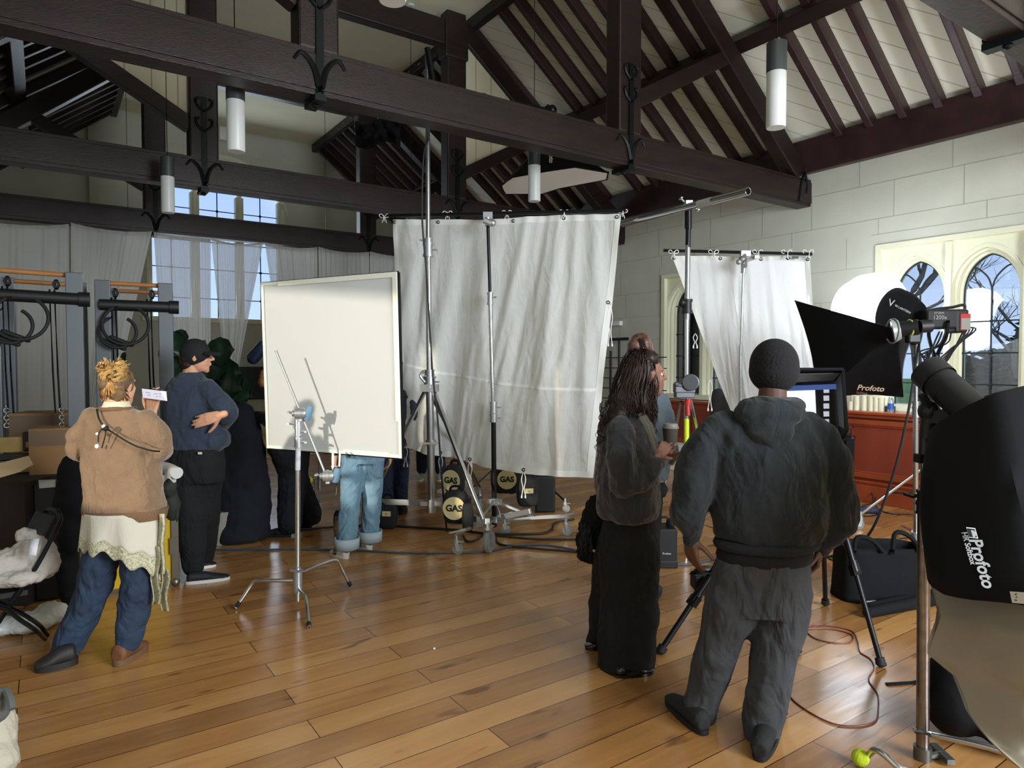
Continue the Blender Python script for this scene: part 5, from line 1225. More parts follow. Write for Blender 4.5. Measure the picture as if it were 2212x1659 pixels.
# steel thermos flask behind the jeans
t = thing('steel_urn', 'shiny steel flask on the floor left of the light jeans', 'flask', G(735, 1165)); p = G(738, 1168)
m = MB(); m.loft([(p, .05, .05), (p + UP * .05, .068, .068), (p + UP * .2, .075, .075), (p + UP * .24, .07, .07)], 24); m.obj('flask_body', CHROME, t); m = MB(); m.loft([(p + UP * .24, .07, .07), (p + UP * .29, .05, .05), (p + UP * .3, .02, .02)], 20); m.obj('flask_lid', BLKP, t)
# small roller stand legs seen between the trousers
t = thing('grip_stand', 'chrome stand base with yellow tennis balls behind the diffusion panel', 'light stand', G(688, 1082))
g0 = G(690, 1075)
m = MB(); m.cyl(g0 + UP * .12, g0 + UP * 1.2, .014); m.cyl(g0 + UP * .1, g0 + UP * .3, .03); m.obj('column', CHROME, t)
for a_ in (0, 2.1, 4.2): e = g0 + RT * .2 * math.cos(a_) + FW * .2 * math.sin(a_); m = MB(); m.tube(smoothpath([g0 + UP * .25, e + UP * .22, e + UP * .02], 5), .012, 8); m.obj('leg', CHROME, t)
for px, py in ((668, 1037), (672, 1063)): m = MB(); m.ell(P(px, py, 7.6), .04); m.obj('tennis_ball', TENNIS, t)
m = MB(); m.cyl(P(686, 1076, 7.4) - RT * .01, P(686, 1076, 7.4) + RT * .03, .045, n=20); m.obj('caster_wheel', RUB, t)

# ---------------------------------------------------------------- sandbags
SAND = M('sandbag_cloth', '1b1c20', .8, bump=.3, bs=25)
def bag(label, p, w, h, th, yaw=0, lab='sq', group='black sandbags round the roller stands'):
    p = V(p); t = thing('sandbag', label, 'sandbag', p, group); x = RT * math.cos(yaw) + FW * math.sin(yaw); y = UP.cross(x); c = p + UP * h / 2
    def sg(v): return 1 if v > 0 else -1
    m = MB(); rings = []
    for k in range(9):
        a = -PI / 2 + PI * k / 8; z = math.sin(a); s_ = abs(math.cos(a)) ** .3 if k not in (0, 8) else .55
        rings.append([c + UP * h / 2 * z + x * w / 2 * s_ * (abs(math.cos(q)) ** .5) * sg(math.cos(q)) + y * th / 2 * s_ * (abs(math.sin(q)) ** .6) * sg(math.sin(q)) for q in [2 * PI * i / 24 for i in range(24)]])
    vs = [q for r_ in rings for q in r_]; m.add(vs, [(j * 24 + i, j * 24 + (i + 1) % 24, (j + 1) * 24 + (i + 1) % 24, (j + 1) * 24 + i) for j in range(8) for i in range(24)] + [tuple(range(23, -1, -1)), tuple(8 * 24 + i for i in range(24))])
    m.obj('bag_body', SAND, t)
    m = MB(); m.tube(smoothpath([c + x * w * .25 + UP * h * .48, c + x * w * .15 + UP * h * .62, c - x * w * .15 + UP * h * .62, c - x * w * .25 + UP * h * .48], 4), .012, 6); m.obj('carry_strap', BLKF, t)
    f = c - y * (th / 2 + .002) if y.dot(FW) > 0 else c + y * (th / 2 + .002)
    n = (f - c).normalized(); rx = x if x.dot(RT) > 0 else -x
    if lab == 'sq':
        m = MB(); m.box(f + UP * .01 + n * .0, (.085, .003, .05), rx, n); m.obj('sewn_label', LABC, t, smooth=False); text('gas', 'label_print', M('tan_print2', '8d8048', .7), t, f + UP * .01 + n * .003, rx, UP, .022)
    elif lab == 'round':
        m = MB(); m.loft([(f, .105, .105, rx, UP), (f + n * .004, .105, .105, rx, UP)], 30); m.obj('round_patch', LABC, t, smooth=False); text('GAS', 'patch_print', BLACKPR, t, f + n * .006, rx, UP, .082, .003)
    return t
bag('black sandbag with small cream label beside the light jeans', G(838, 1142), .2, .30, .1, -.1)
bag('black sandbag with a big round lettered patch, in front of the roller stands', atz(985, 1100, 6.22, .17), .24, .30, .15, -.15, 'round')
bag('black sandbag with a round patch, hanging just behind the front one', atz(983, 1100, 6.75, .33), .2, .30, .14, -.5, 'round')
bag('black sandbag hanging low behind the front one, no patch showing', atz(1010, 1100, 6.1, .12), .1, .26, .12, .2, 'none')
bag('black sandbag with half its round patch hidden by the silk stand', atz(1095, 1080, 7.4, .22), .36, .32, .15, 0, 'round')
bag('black sandbag with a cream square label under the middle of the silk', atz(1140, 1080, 7.0, .16), .24, .32, .14, .2)
m = MB(); q = atz(1177, 1060, 7.5, 0); m.box(q + UP * .2, (.22, .2, .4), RT, FW); tag(m.obj('black_crate', BLKP, smooth=False, bevel=.02), 'dark crate on the floor behind the bottom of the silk', 'crate')
t = thing('background_stand', 'black wheeled stand whose legs show under the silk', 'light stand', L((1105 - CX) / F * 7.7, 7.7, 0))
m = MB(); m.cyl(atz(1105, 1100, 7.7, .15), atz(1105, 1000, 7.7, 1.1), .025); m.obj('column', BLKM, t)
for fx, fy in ((1012, 1085), (1223, 1106), (1065, 1040)): e = G(fx, fy); tt = caster(t, e, .04, .02, RT); m = MB(); m.tube([tt - UP * .02, atz(1105, 1000, 7.7, .62)], .012, 8); m.obj('leg', BLKM, t)

# ---------------------------------------------------------------- tether station: monitor with hood on a tripod
t = thing('monitor', 'monitor showing a photo editor inside a black hood on a tripod', 'monitor', P(1760, 930, 4.0))
c0, c1, c2, c3 = P(1702, 832, 4.05), P(1803, 828, 3.95), P(1806, 960, 3.95), P(1704, 960, 4.05)
xx = (c1 - c0).normalized(); nn = xx.cross(UP); nn = nn if nn.dot(FW) < 0 else -nn
m = MB(); cc = (c0 + c2) / 2; m.box(cc - nn * .03, (.32, .03, .42), xx, nn); m.obj('screen_back', BLKP, t, smooth=False)
SCR = M('screen_white', 'dfe4f2', .4, emis=.9)
m = MB(); m.box(P(1731, 895, 4.0) + nn * .0, (.16, .004, .28), xx, nn); m.obj('screen', SCR, t, smooth=False)
m = MB(); m.box(P(1753, 837, 3.985) + nn * .004, (.27, .003, .03), xx, nn); m.obj('toolbar', M('screen_bar', '4b63a8', .4, emis=.5), t, smooth=False)
m = MB(); m.box(P(1784, 890, 3.97), (.05, .004, .27), xx, nn); m.obj('sidebar', M('screen_dark', '14161c', .4), t, smooth=False)
SW = M('thumb_white', 'd5dae6', .4, emis=.5); SD = M('thumb_dark', '3b3036', .5)
m = MB()
for i in range(6): m.box(P(1785, 843 + i * 17, 3.965) + nn * .003, (.03, .002, .03), xx, nn)
m.obj('thumbnails', SW, t, smooth=False); m = MB()
for y in (856, 876): m.box(P(1758, y, 3.985) + nn * .004, (.03, .002, .032), xx, nn)
m.obj('thumbnails', SD, t, smooth=False)
HB = BLKF
m = MB()
tl, tr = P(1690, 797, 3.72), P(1822, 797, 3.66); bl, br = P(1812, 935, 3.66), None
m.add([tl, tr, c1 + UP * .02 + xx * .02, c0 + UP * .02 - xx * .02], [(0, 1, 2, 3)]); m.add([tr, P(1830, 930, 3.66), c2 + xx * .02, c1 + UP * .02 + xx * .02], [(0, 1, 2, 3)]); m.add([tl, P(1694, 930, 3.72), c3 - xx * .02, c0 + UP * .02 - xx * .02], [(0, 1, 2, 3)])
m.obj('hood_wall', HB, t, smooth=False, thick=.014)
m = MB(); m.add([P(1705, 808, 3.76), P(1815, 806, 3.70), P(1800, 822, 3.9), P(1706, 826, 3.98)], [(0, 1, 2, 3)]); m.add([P(1818, 806, 3.69), P(1824, 926, 3.68), P(1812, 920, 3.9), P(1806, 822, 3.9)], [(0, 1, 2, 3)]); m.obj('hood_lining', M('grey_lining', '6d7168', .7, var=.3, vs=12), t, smooth=False, thick=.002)
m = MB(); m.box(P(1770, 945, 3.98), (.34, .22, .05), xx, nn); m.box(P(1790, 960, 3.95), (.2, .16, .10), xx, nn); m.obj('support_tray', BLKP, t, smooth=False, bevel=.01)
T2 = thing('hanging_strap', 'black webbing strap hanging from the monitor hood', 'strap', P(1832, 1100, 3.9))
m = MB(); m.torus(P(1838, 922, 3.8), .014, .002, RT, UP, 14, 5); m.tube([P(1838, 928, 3.8), P(1838, 943, 3.8)], .002, 5); m.tube([P(1828, 942, 3.8), P(1847, 942, 3.8), P(1847, 949, 3.8), P(1828, 949, 3.8), P(1828, 942, 3.8)], .003, 5)
m.obj('snap_hook', BLKM, T2)
m = MB(); pts = smoothpath([P(1837, 950, 3.8), P(1835, 1020, 3.8), P(1831, 1080, 3.82), P(1826, 1150, 3.9)], 5)
for a, b in zip(pts, pts[1:]): m.beam(a, b, .047, .004, up=FW)
m.obj('webbing', BLKF, T2)
def tripod(label, apex, feet, bulk=.016, spread=None):
    t = thing('tripod', label, 'tripod', sum([V(f_) for f_ in feet], V()) / 3); apex = V(apex)
    for f_ in feet:
        f_ = V(f_); f_.z = .02; d_ = (f_ - apex).normalized(); a = apex + V((d_.x, d_.y, 0)) * .05; m = MB(); k = a.lerp(f_, .55)
        m.cyl(a, k, bulk); m.cyl(k, f_, bulk * .78); m.cyl(k - d_ * .03, k + d_ * .03, bulk * 1.35); m.beam(k - d_ * .01, k + d_ * .05, bulk * 3, bulk * 1.6); m.obj('leg', BLKM, t)
        m = MB(); m.cyl(f_ - d_ * .03, f_, bulk * 1.3); m.ell(f_, (bulk * 1.5, bulk * 1.5, .018)); m.obj('rubber_foot', BRUB, t)
    m = MB(); m.cyl(apex - UP * .25, apex + UP * .08, bulk * 1.1); m.loft([(apex - UP * .03, .05, .05), (apex + UP * .04, .055, .055)], 12); m.obj('centre_column', BLKM, t)
    return t
tripod('black tripod under the hooded monitor, right of the hooded man', P(1772, 985, 4.0), [G(1903, 1441), G(1783, 1309), G(1688, 1547)], .019)
tripod('low spread black tripod behind the hooded man', L((1605 - CX) / F * 4.0, 4.0, .62), [G(1427, 1413), G(1720, 1412), G(1650, 1290)], .021)
t = thing('black_clamp_unit', 'small black light unit with barn door beside the hooded man leg', 'light', P(1510, 1250, 3.95))
m = MB(); m.box(P(1525, 1255, 4.0), (.16, .12, .09), RT, FW); m.box(P(1520, 1272, 4.0), (.07, .08, .06), RT, FW); m.obj('unit_body', BLKP, t, smooth=False, bevel=.008); m = MB(); m.add([P(1489, 1240, 3.9), P(1510, 1222, 4.0), P(1540, 1222, 4.0), P(1540, 1240, 3.9)], [(0, 1, 2, 3)]); m.obj('barn_door', BLKM, t, thick=.004)
# battery pack
t = thing('battery_pack', 'black flash generator box with cable coil on top beside the dark skirt', 'power pack', G(1440, 1228)); p = G(1440, 1228)
m = MB(); m.box(p + FW * .12 + UP * .17, (.17, .24, .29), RT, FW); m.box(p + FW * .12 + UP * .03, (.18, .25, .06), RT, FW); m.obj('pack_body', BLKP, t, smooth=False, bevel=.008)
m = MB(); m.torus(p + FW * .1 + UP * .33 + RT * .0, .06, .009, RT, UP, 20, 6, 0, PI); m.ell(p + FW * .1 + UP * .34 + RT * .05, (.03, .04, .045)); m.ell(p + FW * .1 + UP * .34 - RT * .05, (.02, .03, .045)); m.obj('connector', BRUB, t)
text('Profoto', 'brand_print', TXTW, t, p + UP * .12 + FW * -.003, RT, UP, .022)
# bag and folded legs
t = thing('tote_bag', 'wide black tote bag open on the floor beside the monitor tripod', 'bag', G(1920, 1300)); p = G(1925, 1306)
m = MB(); x = RT; rings = []
def bagp(u, v):
    a = u * 2 * PI; ex = abs(math.cos(a)) ** .45 * (1 if math.cos(a) > 0 else -1); ey = abs(math.sin(a)) ** .45 * (1 if math.sin(a) > 0 else -1)
    sp = 1 - .06 * v; return p + FW * .16 + RT * ex * .30 * sp + FW * ey * .15 * sp + UP * (.37 * v + .03 * v * noise.noise(V((u * 6, v, 1)))) + RT * .012 * noise.noise(V((u * 5, v * 3, 4)))
m.grid(bagp, 48, 10); m.obj('bag_wall', BLKF, t, thick=.006)
m = MB(); m.box(p + FW * .16 + UP * .25, (.5, .24, .12), RT, FW); m.obj('bag_filling', BRUB, t)
m = MB()
for cx_, hh_ in ((-.16, .09), (.10, .12)): m.tube(smoothpath([p + RT * (cx_ - .10) + UP * .35 - FW * .0, p + RT * (cx_ - .08) + UP * (.37 + hh_), p + RT * (cx_ + .02) + UP * (.37 + hh_ * .8), p + RT * (cx_ + .1) + UP * .36], 5), .016, 6)
m.obj('carry_handle', BLKF, t)
t = thing('folded_stand', 'folded black stand in its sleeve lying before the tote bag', 'stand', G(1950, 1335))
m = MB(); m.cap(G(1875, 1335) + UP * .035, .035, G(2060, 1300) + UP * .045, .045); m.cap(G(1880, 1322) + UP * .035, .03, G(2060, 1285) + UP * .04, .035); m.obj('sleeve', BLKF, t); m = MB(); m.cyl(G(1866, 1314) + UP * .035, G(1890, 1312) + UP * .035, .018); m.obj('steel_end', CHROME, t)

# ---------------------------------------------------------------- cables
def cable(name, label, pts, r, mat, z=None, closed=False):
    q = [V((g.x, g.y, r + .001 + (z or 0))) for g in [G(*p[:2]) for p in pts]]; q = [a + UP * (p[2] if len(p) > 2 else 0) for a, p in zip(q, pts)]
    m = MB(); m.tube(smoothpath(q, 8), r, 6); return tag(m.obj(name, mat), label, 'cable')
CBL = M('black_cable', '17181b', .5); CBB = M('blue_grey_cable', '3a4a5c', .45); CRED = M('dark_red_cable', '6d2a2a', .45)
cable('cable', 'blue-grey cable crossing the floor behind the C-stand to the roller wheels', [(440, 1190), (560, 1190), (640, 1189), (760, 1191), (860, 1196), (960, 1197), (1050, 1194), (1110, 1182), (1180, 1180), (1260, 1195), (1330, 1215), (1480, 1222), (1560, 1205)], .009, CBB)
cable('cable', 'thick black cable from the dark trousers past the sandbag', [(440, 1165), (500, 1158), (560, 1150), (640, 1148), (730, 1140), (820, 1138), (900, 1142), (990, 1148), (1060, 1156), (1160, 1156), (1190, 1148), (1200, 1132), (1240, 1124)], .012, CBL)
cable('cable', 'black cable curling under the front sandbag', [(1000, 1158), (1010, 1172), (1030, 1168), (1045, 1158), (1080, 1160), (1150, 1166), (1250, 1168)], .009, CBL)
cable('cable', 'black cable running from the big wheel toward the skirt', [(1070, 1162), (1080, 1178), (1130, 1185), (1210, 1192), (1300, 1198), (1420, 1200)], .01, CBL)
cable('cable', 'thin black cable along the floor behind the tripod', [(1815, 1168), (1900, 1168), (1980, 1162), (2100, 1158)], .006, CBL)
cable('coiled_cable', 'coil of black cable on the floor beyond the tote bag', [(1860, 1215), (1800, 1212), (1785, 1196), (1800, 1184), (1850, 1180), (1870, 1192), (1840, 1206), (1795, 1205), (1790, 1190), (1830, 1178), (1865, 1186), (1868, 1200), (1880, 1202, .01), (1920, 1190), (1975, 1180)], .006, CBL)
cable('coiled_cable', 'small coil of black cable by the cabinet plinth', [(1972, 1113), (1920, 1110), (1895, 1098), (1885, 1090, .08), (1880, 1080, .2), (1888, 1075, .22), (1890, 1090, .05), (1860, 1096), (1835, 1104), (1850, 1114), (1880, 1116), (1895, 1110), (1850, 1100), (1830, 1108)], .007, CBL)
m = MB(); q = G(1862, 1108); m.ell(q + UP * .03, (.12, .07, .035)); m.ell(q + UP * .03 + RT * .12, (.08, .06, .04)); tag(m.obj('dark_shoe_bag', M('navy_print', '242a44', .7), vox=.01, disp=(.06, .03)), 'dark heap of straps by the cabinet plinth', 'straps')
cable('cable', 'dark red tether cable looping on the floor by the tripod foot', [(1655, 1430), (1690, 1478), (1720, 1520), (1790, 1562), (1850, 1570), (1890, 1560), (1897, 1530), (1895, 1500), (1878, 1475), (1878, 1462), (1888, 1445), (1880, 1425), (1858, 1410), (1852, 1385), (1840, 1365), (1800, 1355), (1760, 1352), (1742, 1362), (1760, 1380), (1800, 1390), (1838, 1388), (1838, 1372), (1790, 1360), (1712, 1361)], .0035, CRED)
m = MB(); q = P(1985, 740, 4.7); m.tube(smoothpath([P(1985, 742, 4.8), P(1960, 900, 4.75), P(1925, 1040, 4.8), P(1880, 1150, 4.9), P(1830, 1190, 5.2), G(1780, 1208) + UP * .01], 8), .0095, 8); tag(m.obj('power_cable', CBL), 'thick black power cable sagging from the softbox head to the floor', 'cable')
m = MB(); m.tube(smoothpath([P(1985, 800, 4.6), P(1972, 860, 4.6), P(1950, 950, 4.6)], 4), .006, 6)
m = MB(); m.tube(smoothpath([P(925, 300, 6.45), P(915, 340, 6.42), P(912, 470, 6.4), P(922, 600, 6.4), P(934, 800, 6.38), P(945, 900, 6.3), P(955, 1040, 6.3), G(965, 1150) + UP * .01], 8), .009, 8); tag(m.obj('power_cable', CBL), 'black cable running down the tall roller stand', 'cable')
m = MB(); m.ell(G(938, 1403) + UP * .006, (.008, .006, .006), n=8, m=6); tag(m.obj('paper_scrap', WHT), 'tiny white scrap on the bare floor', 'scrap')
# ---------------------------------------------------------------- people
def skin(name, c): return M(name, c, .55, var=.06, vs=15, sss=.08)
SK1 = skin('fair_skin', 'd09a7c'); SK2 = skin('brown_skin', '5a3a2c'); SK3 = skin('olive_skin', '8f6350'); SK4 = skin('ruddy_skin', 'b9714e')
EYEW = M('eye_white', 'd8d4cc', .2); EYED = M('eye_dark', '1c120c', .2)
def head(m, c, f, u, s=1.0):
    """skull, jaw, nose, brow, lips, chin and ears; c centre, f facing, u up"""
    f = V(f).normalized(); u = V(u); u = (u - f * u.dot(f)).normalized(); r = f.cross(u); A = (r, f, u); c = V(c)
    def e(df, du, rr, dr=0): m.ell(c + f * df * s + u * du * s + r * dr * s, tuple(q * s for q in rr), A, 18, 12)
    e(-.012, .030, (.076, .098, .088)); e(.026, -.030, (.060, .068, .080)); e(.050, -.080, (.040, .040, .030)); e(.068, -.098, (.022, .020, .018))
    e(.078, .036, (.048, .016, .013)); e(.062, -.02, (.054, .030, .04)); e(.045, -.045, (.055, .03, .03))
    m.cap(c + f * .094 * s + u * .026 * s, .008 * s, c + f * .117 * s - u * .014 * s, .011 * s); e(.104, -.018, (.0165, .013, .009))
    e(.092, -.044, (.022, .013, .006)); e(.090, -.056, (.020, .014, .008))
    for k in (-1, 1): e(-.006, -.002, (.009, .019, .031), .077 * k); e(-.002, .012, (.011, .021, .018), .078 * k)
    return r, f, u
def eyes(parent, c, f, u, s=1.0):
    f = V(f).normalized(); u = V(u); u = (u - f * u.dot(f)).normalized(); r = f.cross(u)
    m = MB()
    for k in (-1, 1): m.ell(V(c) + f * .0725 * s + u * .008 * s + r * .029 * k * s, .0112 * s, n=12, m=8)
    m.obj('eyes', EYEW, parent); m = MB()
    for k in (-1, 1): m.ell(V(c) + f * .0805 * s + u * .008 * s + r * .029 * k * s, .0048 * s, n=10, m=6)
    m.obj('irises', EYED, parent)
def hand(m, w, d, n, side=1, curl=.5, s=1.0, spread=.12, thumb=None):
    """w wrist, d towards the fingers, n palm normal (curl side), side: thumb direction sign"""
    w = V(w); d = V(d).normalized(); n = V(n); n = (n - d * n.dot(d)).normalized(); x = d.cross(n) * side
    m.cap(w - d * .03 * s, .024 * s, w + d * .01 * s, .024 * s)
    for k, o in enumerate((.030, .010, -.010, -.029)):
        m.cap(w + x * o * .55 * s + d * .01 * s, .0165 * s, w + d * (.083 - .004 * abs(k - 1)) * s + x * o * s, .0115 * s)
    L_ = (.040, .045, .042, .033); LT_ = []
    for k, o in enumerate((.031, .0105, -.0105, -.031)):
        p = w + d * (.085 - .005 * abs(k - 1)) * s + x * o * s; dd = (d + x * (o * spread * 6)).normalized(); a = 0; r_ = (.0092, .0095, .0091, .008)[k]
        for j, (f_, q) in enumerate(((1.0, .9), (.68, 1.15), (.55, .9))):
            a += curl * q * (1 + .06 * k); v = dd * math.cos(a) + n * math.sin(a); e_ = p + v * L_[k] * f_ * s; rr = r_ * (1 - .1 * j) * s
            m.cap(p, rr, e_, rr * .92, 10); p = e_
    t0 = w + x * .024 * s + d * .018 * s + n * .008 * s; td = (x * .75 + d * .62 + n * .35).normalized() if thumb is None else V(thumb).normalized()
    t1 = t0 + td * .042 * s; t2 = t1 + (td * .8 + d * .35 + n * curl * .5).normalized() * .034 * s; t3 = t2 + (td * .5 + d * .5 + n * curl * .8).normalized() * .026 * s
    m.chain([(t0, .0155 * s), (t1, .0115 * s), (t2, .0105 * s), (t3, .0085 * s)])
def nails(): pass
def strands(m, roots, n, seed, ln, r=.004, wave=.02, fall=None, seg=9, curlf=3.0, taper=.25):
    """wavy locks; roots(i)->(point, first direction)"""
    rn = random.Random(seed)
    for i in range(n):
        p, d = roots(rn); L_ = ln * rn.uniform(.75, 1.1); ph = rn.uniform(0, 6.28); pts = []; q = V(p); dd = V(d).normalized(); s1 = V((rn.uniform(-1, 1), rn.uniform(-1, 1), 0)).normalized()
        for k in range(seg + 1):
            t = k / seg; pts.append(q + s1 * wave * t * math.sin(ph + t * curlf * 6.28) + UP.cross(s1) * wave * t * math.cos(ph + t * curlf * 5))
            dd = (dd + V(fall or (0, 0, -1)) * .9 * (1 if fall is None else .5)).normalized(); q = q + dd * L_ / seg
        m.tube(pts, [r * (1 - (1 - taper) * (k / seg)) for k in range(seg + 1)], 5)
def shoe(parent, heel, toe, mat, sole, w=.048, h=.085, name='shoe', ankle=.1, stripes=None, solemat_h=.024):
    heel, toe = V(heel), V(toe); heel.z = toe.z = 0; d = (toe - heel).normalized(); L_ = (toe - heel).length; x = UP.cross(d)
    def rg(t, rx, z0, z1): c = heel + d * L_ * t + UP * (z0 + z1) / 2; return (c, rx, (z1 - z0) / 2, x, UP)
    m = MB(); m.loft([rg(0.0, w * .55, .012, h * .75), rg(.06, w * .8, .01, h), rg(.22, w * .86, .01, h * 1.02), rg(.42, w * .9, .01, h * .95), rg(.62, w, .01, h * .72), rg(.8, w * .98, .01, h * .56), rg(.93, w * .75, .012, h * .45), rg(1.0, w * .3, .014, h * .3)], 18)
    o = m.obj(name, mat, parent, vox=.006, sm=3)
    pts = []; 
    for i in range(28):
        a = i / 28 * 2 * PI; t = .5 - .5 * math.cos(a); ww = w * (1.02 * abs(math.sin(a)) ** .7) * (.86 + .2 * t) * (1 if math.sin(a) >= 0 else -1)
        pts.append(heel + d * (L_ * 1.03 * t - .01) + x * ww)
    m = MB(); m.prism([p + UP * .001 for p in pts], UP * solemat_h); so = m.obj('sole', sole, o, smooth=True); so.parent = o; so.matrix_parent_inverse = o.matrix_parent_inverse.copy() if False else Matrix.Identity(4)
    so.matrix_parent_inverse = (Matrix.Translation(-base_of(parent)) @ Matrix.Identity(4)).inverted() @ Matrix.Translation(-base_of(parent))
    if stripes:
        m = MB()
        for t in (.42, .5, .58):
            for k in (-1, 1): m.beam(heel + d * L_ * (t + .05) + x * w * .95 * k + UP * .02, heel + d * L_ * (t - .03) + x * w * .70 * k + UP * h * .88, .012, .006, up=d)
        q = m.obj('stripes', stripes, o, smooth=False); q.matrix_parent_inverse = Matrix.Identity(4)
    return o
def blend(m, pts, n=22, x=None):
    """loft along px-ish rings: (point, rx, ry) with the first axis x"""
    x = V(x).normalized(); return m.loft([(p, a, b, x, UP.cross(x) * 1) for p, a, b in pts], n)

# fabrics
HOOD = M('teal_grey_fleece', '171d20', .92, var=.1, vs=3, bump=.25, bs=150, sheen=.1, fold=0.7); TEE = M('black_jersey', '08080a', .9)
SWEAT = M('charcoal_sweatpants', '3b3c3f', .9, var=.1, vs=4, bump=.15, bs=120, fold=0.8)
DKSHOE = M('dark_grey_mesh', '1d1e1e', .8, bump=.3, bs=90); DKSOLE = M('dark_sole', '161615', .8)
BEANIE = M('black_knit', '0f0d10', .95, bump=.5, bs=80)
CARDI = M('charcoal_wool', '2a2b2f', .95, var=.12, vs=12, bump=.4, bs=110, sheen=.3, fold=0.6); BLKT = M('black_wool_trouser', '0b0b0d', .9, bump=.2, bs=60, fold=0.8)
PATENT = M('black_patent', '0a0a0c', .15, coat=.6)
NAVY = M('navy_sweatshirt', '2c3647', .92, var=.1, vs=4, bump=.25, bs=120, sheen=.15, fold=0.7); BLKJ = M('black_trouser', '0c0d10', .9, bump=.2, bs=60, fold=0.7)
DENIM = M('blue_denim', '293c54', .85, var=.3, vs=4, bump=.2, bs=120, stretch=(1, 1, .5), fold=0.7); LDEN = M('light_denim', '7d9fb4', .85, var=.22, vs=5, bump=.2, bs=100, col2='64879f', fold=0.8); DDEN = M('dark_denim', '16233c', .85, bump=.2, bs=80, fold=0.6)
BROWN = M('brown_wool', '80664c', .95, var=.1, vs=14, bump=.45, bs=90, sheen=.3, fold=0.6); RIBB = M('brown_rib', '76593f', .95, bump=.5, bs=160, stretch=(1, 1, .15))
SLIP = sheer('ivory_satin', 'e6e0cf', .0, .25, var=.2)
BOOT = M('brown_boot_leather', '6e4426', .6, var=.25, vs=10); BOOTD = M('dark_boot_leather', '211d1c', .6); GUM = M('gum_sole', '6a4d33', .7)
BLOND = M('blonde_hair', 'dcb470', .45, var=.35, vs=20, col2='6e4a26'); BRUN = M('dark_brown_hair', '22150f', .5, var=.3, vs=15); BRUR = M('reddish_hair', '2e1a15', .5, var=.4, vs=6)
CAPM = M('black_cap', '101215', .85, bump=.2, bs=60)

# ---- man in the hooded sweatshirt, seen from behind
T = thing('person', 'person in dark grey-green hooded sweatshirt, black beanie and grey sweatpants, back to the camera', 'person', G(1610, 1600))
D = 3.05
hc = P(1672, 806, D); ff = (FW + RT * .12).normalized()
m = MB(); head(m, hc + UP * .015, ff, UP, 1.0); m.cap(P(1670, 835, D - .02), .058, P(1665, 905, D), .07)
shl, shr = P(1530, 950, D), P(1785, 950, D)
el, wl = P(1487, 1085, D - .02), P(1492, 1158, D + .03); er, wr = P(1815, 1090, D), P(1772, 1178, D + .04)
blend(m, [(P(1660, 905, D), .09, .07), (P(1660, 935, D), .18, .10), (P(1660, 1040, D), .16, .11), (P(1655, 1150, D), .15, .11), (P(1645, 1215, D), .16, .12)], 20, RT)
for a, b, c in ((shl, el, wl), (shr, er, wr)): m.chain([(a, .055), (b, .042), (c, .027)])
hand(m, wl - UP * .01, P(1497, 1235, D + .02) - wl, FW * .5 + RT * .9, 1, .35); hand(m, wr - UP * .01, P(1758, 1240, D + .06) - wr, FW * .3 - RT, -1, .6)
hpl, hpr = P(1590, 1210, D), P(1690, 1210, D); kl, kr = P(1552, 1375, D + .02), P(1668, 1385, D - .02); al, ar = P(1517, 1530, D + .03), P(1642, 1580, D - .1)
for a, b, c in ((hpl, kl, al), (hpr, kr, ar)): m.chain([(a, .085), (b, .055), (c, .038)])
m.obj('body', SK2, T, vox=.006, sm=3)
eyes(T, hc + UP * .015, ff, UP)
m = MB(); A_ = (RT, FW, UP); m.ell(P(1672, 788, D), (.104, .118, .118), A_, 28, 18); m.ell(P(1672, 802, D), (.107, .12, .10), A_, 28, 18); o = m.obj('beanie', BEANIE, T, vox=.006, sm=4)
m = MB()
blend(m, [(P(1668, 868, D), .075, .07), (P(1665, 885, D), .12, .09), (P(1660, 905, D), .20, .11), (P(1658, 935, D), .255, .13), (P(1660, 990, D), .268, .15), (P(1662, 1050, D), .268, .16), (P(1662, 1110, D), .268, .165), (P(1660, 1148, D), .255, .16), (P(1658, 1165, D), .235, .15)], 36, RT)
m.chain([(P(1575, 915, D), .06), (P(1535, 945, D), .075), (P(1512, 995, D), .086), (P(1494, 1060, D - .01), .09), (P(1486, 1110, D - .01), .085), (P(1495, 1145, D + .02), .055)])
m.chain([(P(1745, 915, D), .06), (P(1775, 945, D), .075), (P(1795, 995, D), .088), (P(1810, 1060, D), .09), (P(1808, 1120, D), .09), (P(1785, 1165, D + .02), .06)])
m.obj('sweatshirt', HOOD, T, vox=.009, sm=5, disp=[(.22, .05), (.07, .014)])
m = MB(); m.cap(P(1497, 1142, D + .02), .045, P(1492, 1166, D + .03), .037); m.obj('cuff', HOOD, T, vox=.006, sm=2)
m = MB(); m.cap(P(1788, 1160, D + .02), .05, P(1775, 1185, D + .04), .04); m.obj('cuff', HOOD, T, vox=.006, sm=2)
m = MB(); m.ell(P(1662, 893, D - .07), (.155, .085, .075), A_, 26, 16); m.ell(P(1662, 925, D - .10), (.11, .06, .09), A_, 22, 14); m.ell(P(1664, 950, D - .11), (.05, .045, .06), A_); m.ell(P(1622, 878, D - .02), (.06, .07, .035), A_); m.ell(P(1708, 876, D - .02), (.06, .07, .035), A_)
m.obj('hood', HOOD, T, vox=.008, sm=4, disp=[(.12, .03)])
m = MB(); blend(m, [(P(1658, 1155, D), .24, .155), (P(1657, 1172, D), .245, .16), (P(1655, 1192, D), .235, .155)], 36, RT); m.obj('waistband', M('teal_grey_rib', '151a1d', .92, bump=.4, bs=140), T, disp=[(.2, .02)], sub=1)
m = MB(); blend(m, [(P(1655, 1165, D), .215, .14), (P(1652, 1200, D), .222, .15), (P(1650, 1222, D), .21, .145)], 36, RT); m.obj('t_shirt', TEE, T, disp=[(.2, .03)], sub=1)
m = MB()
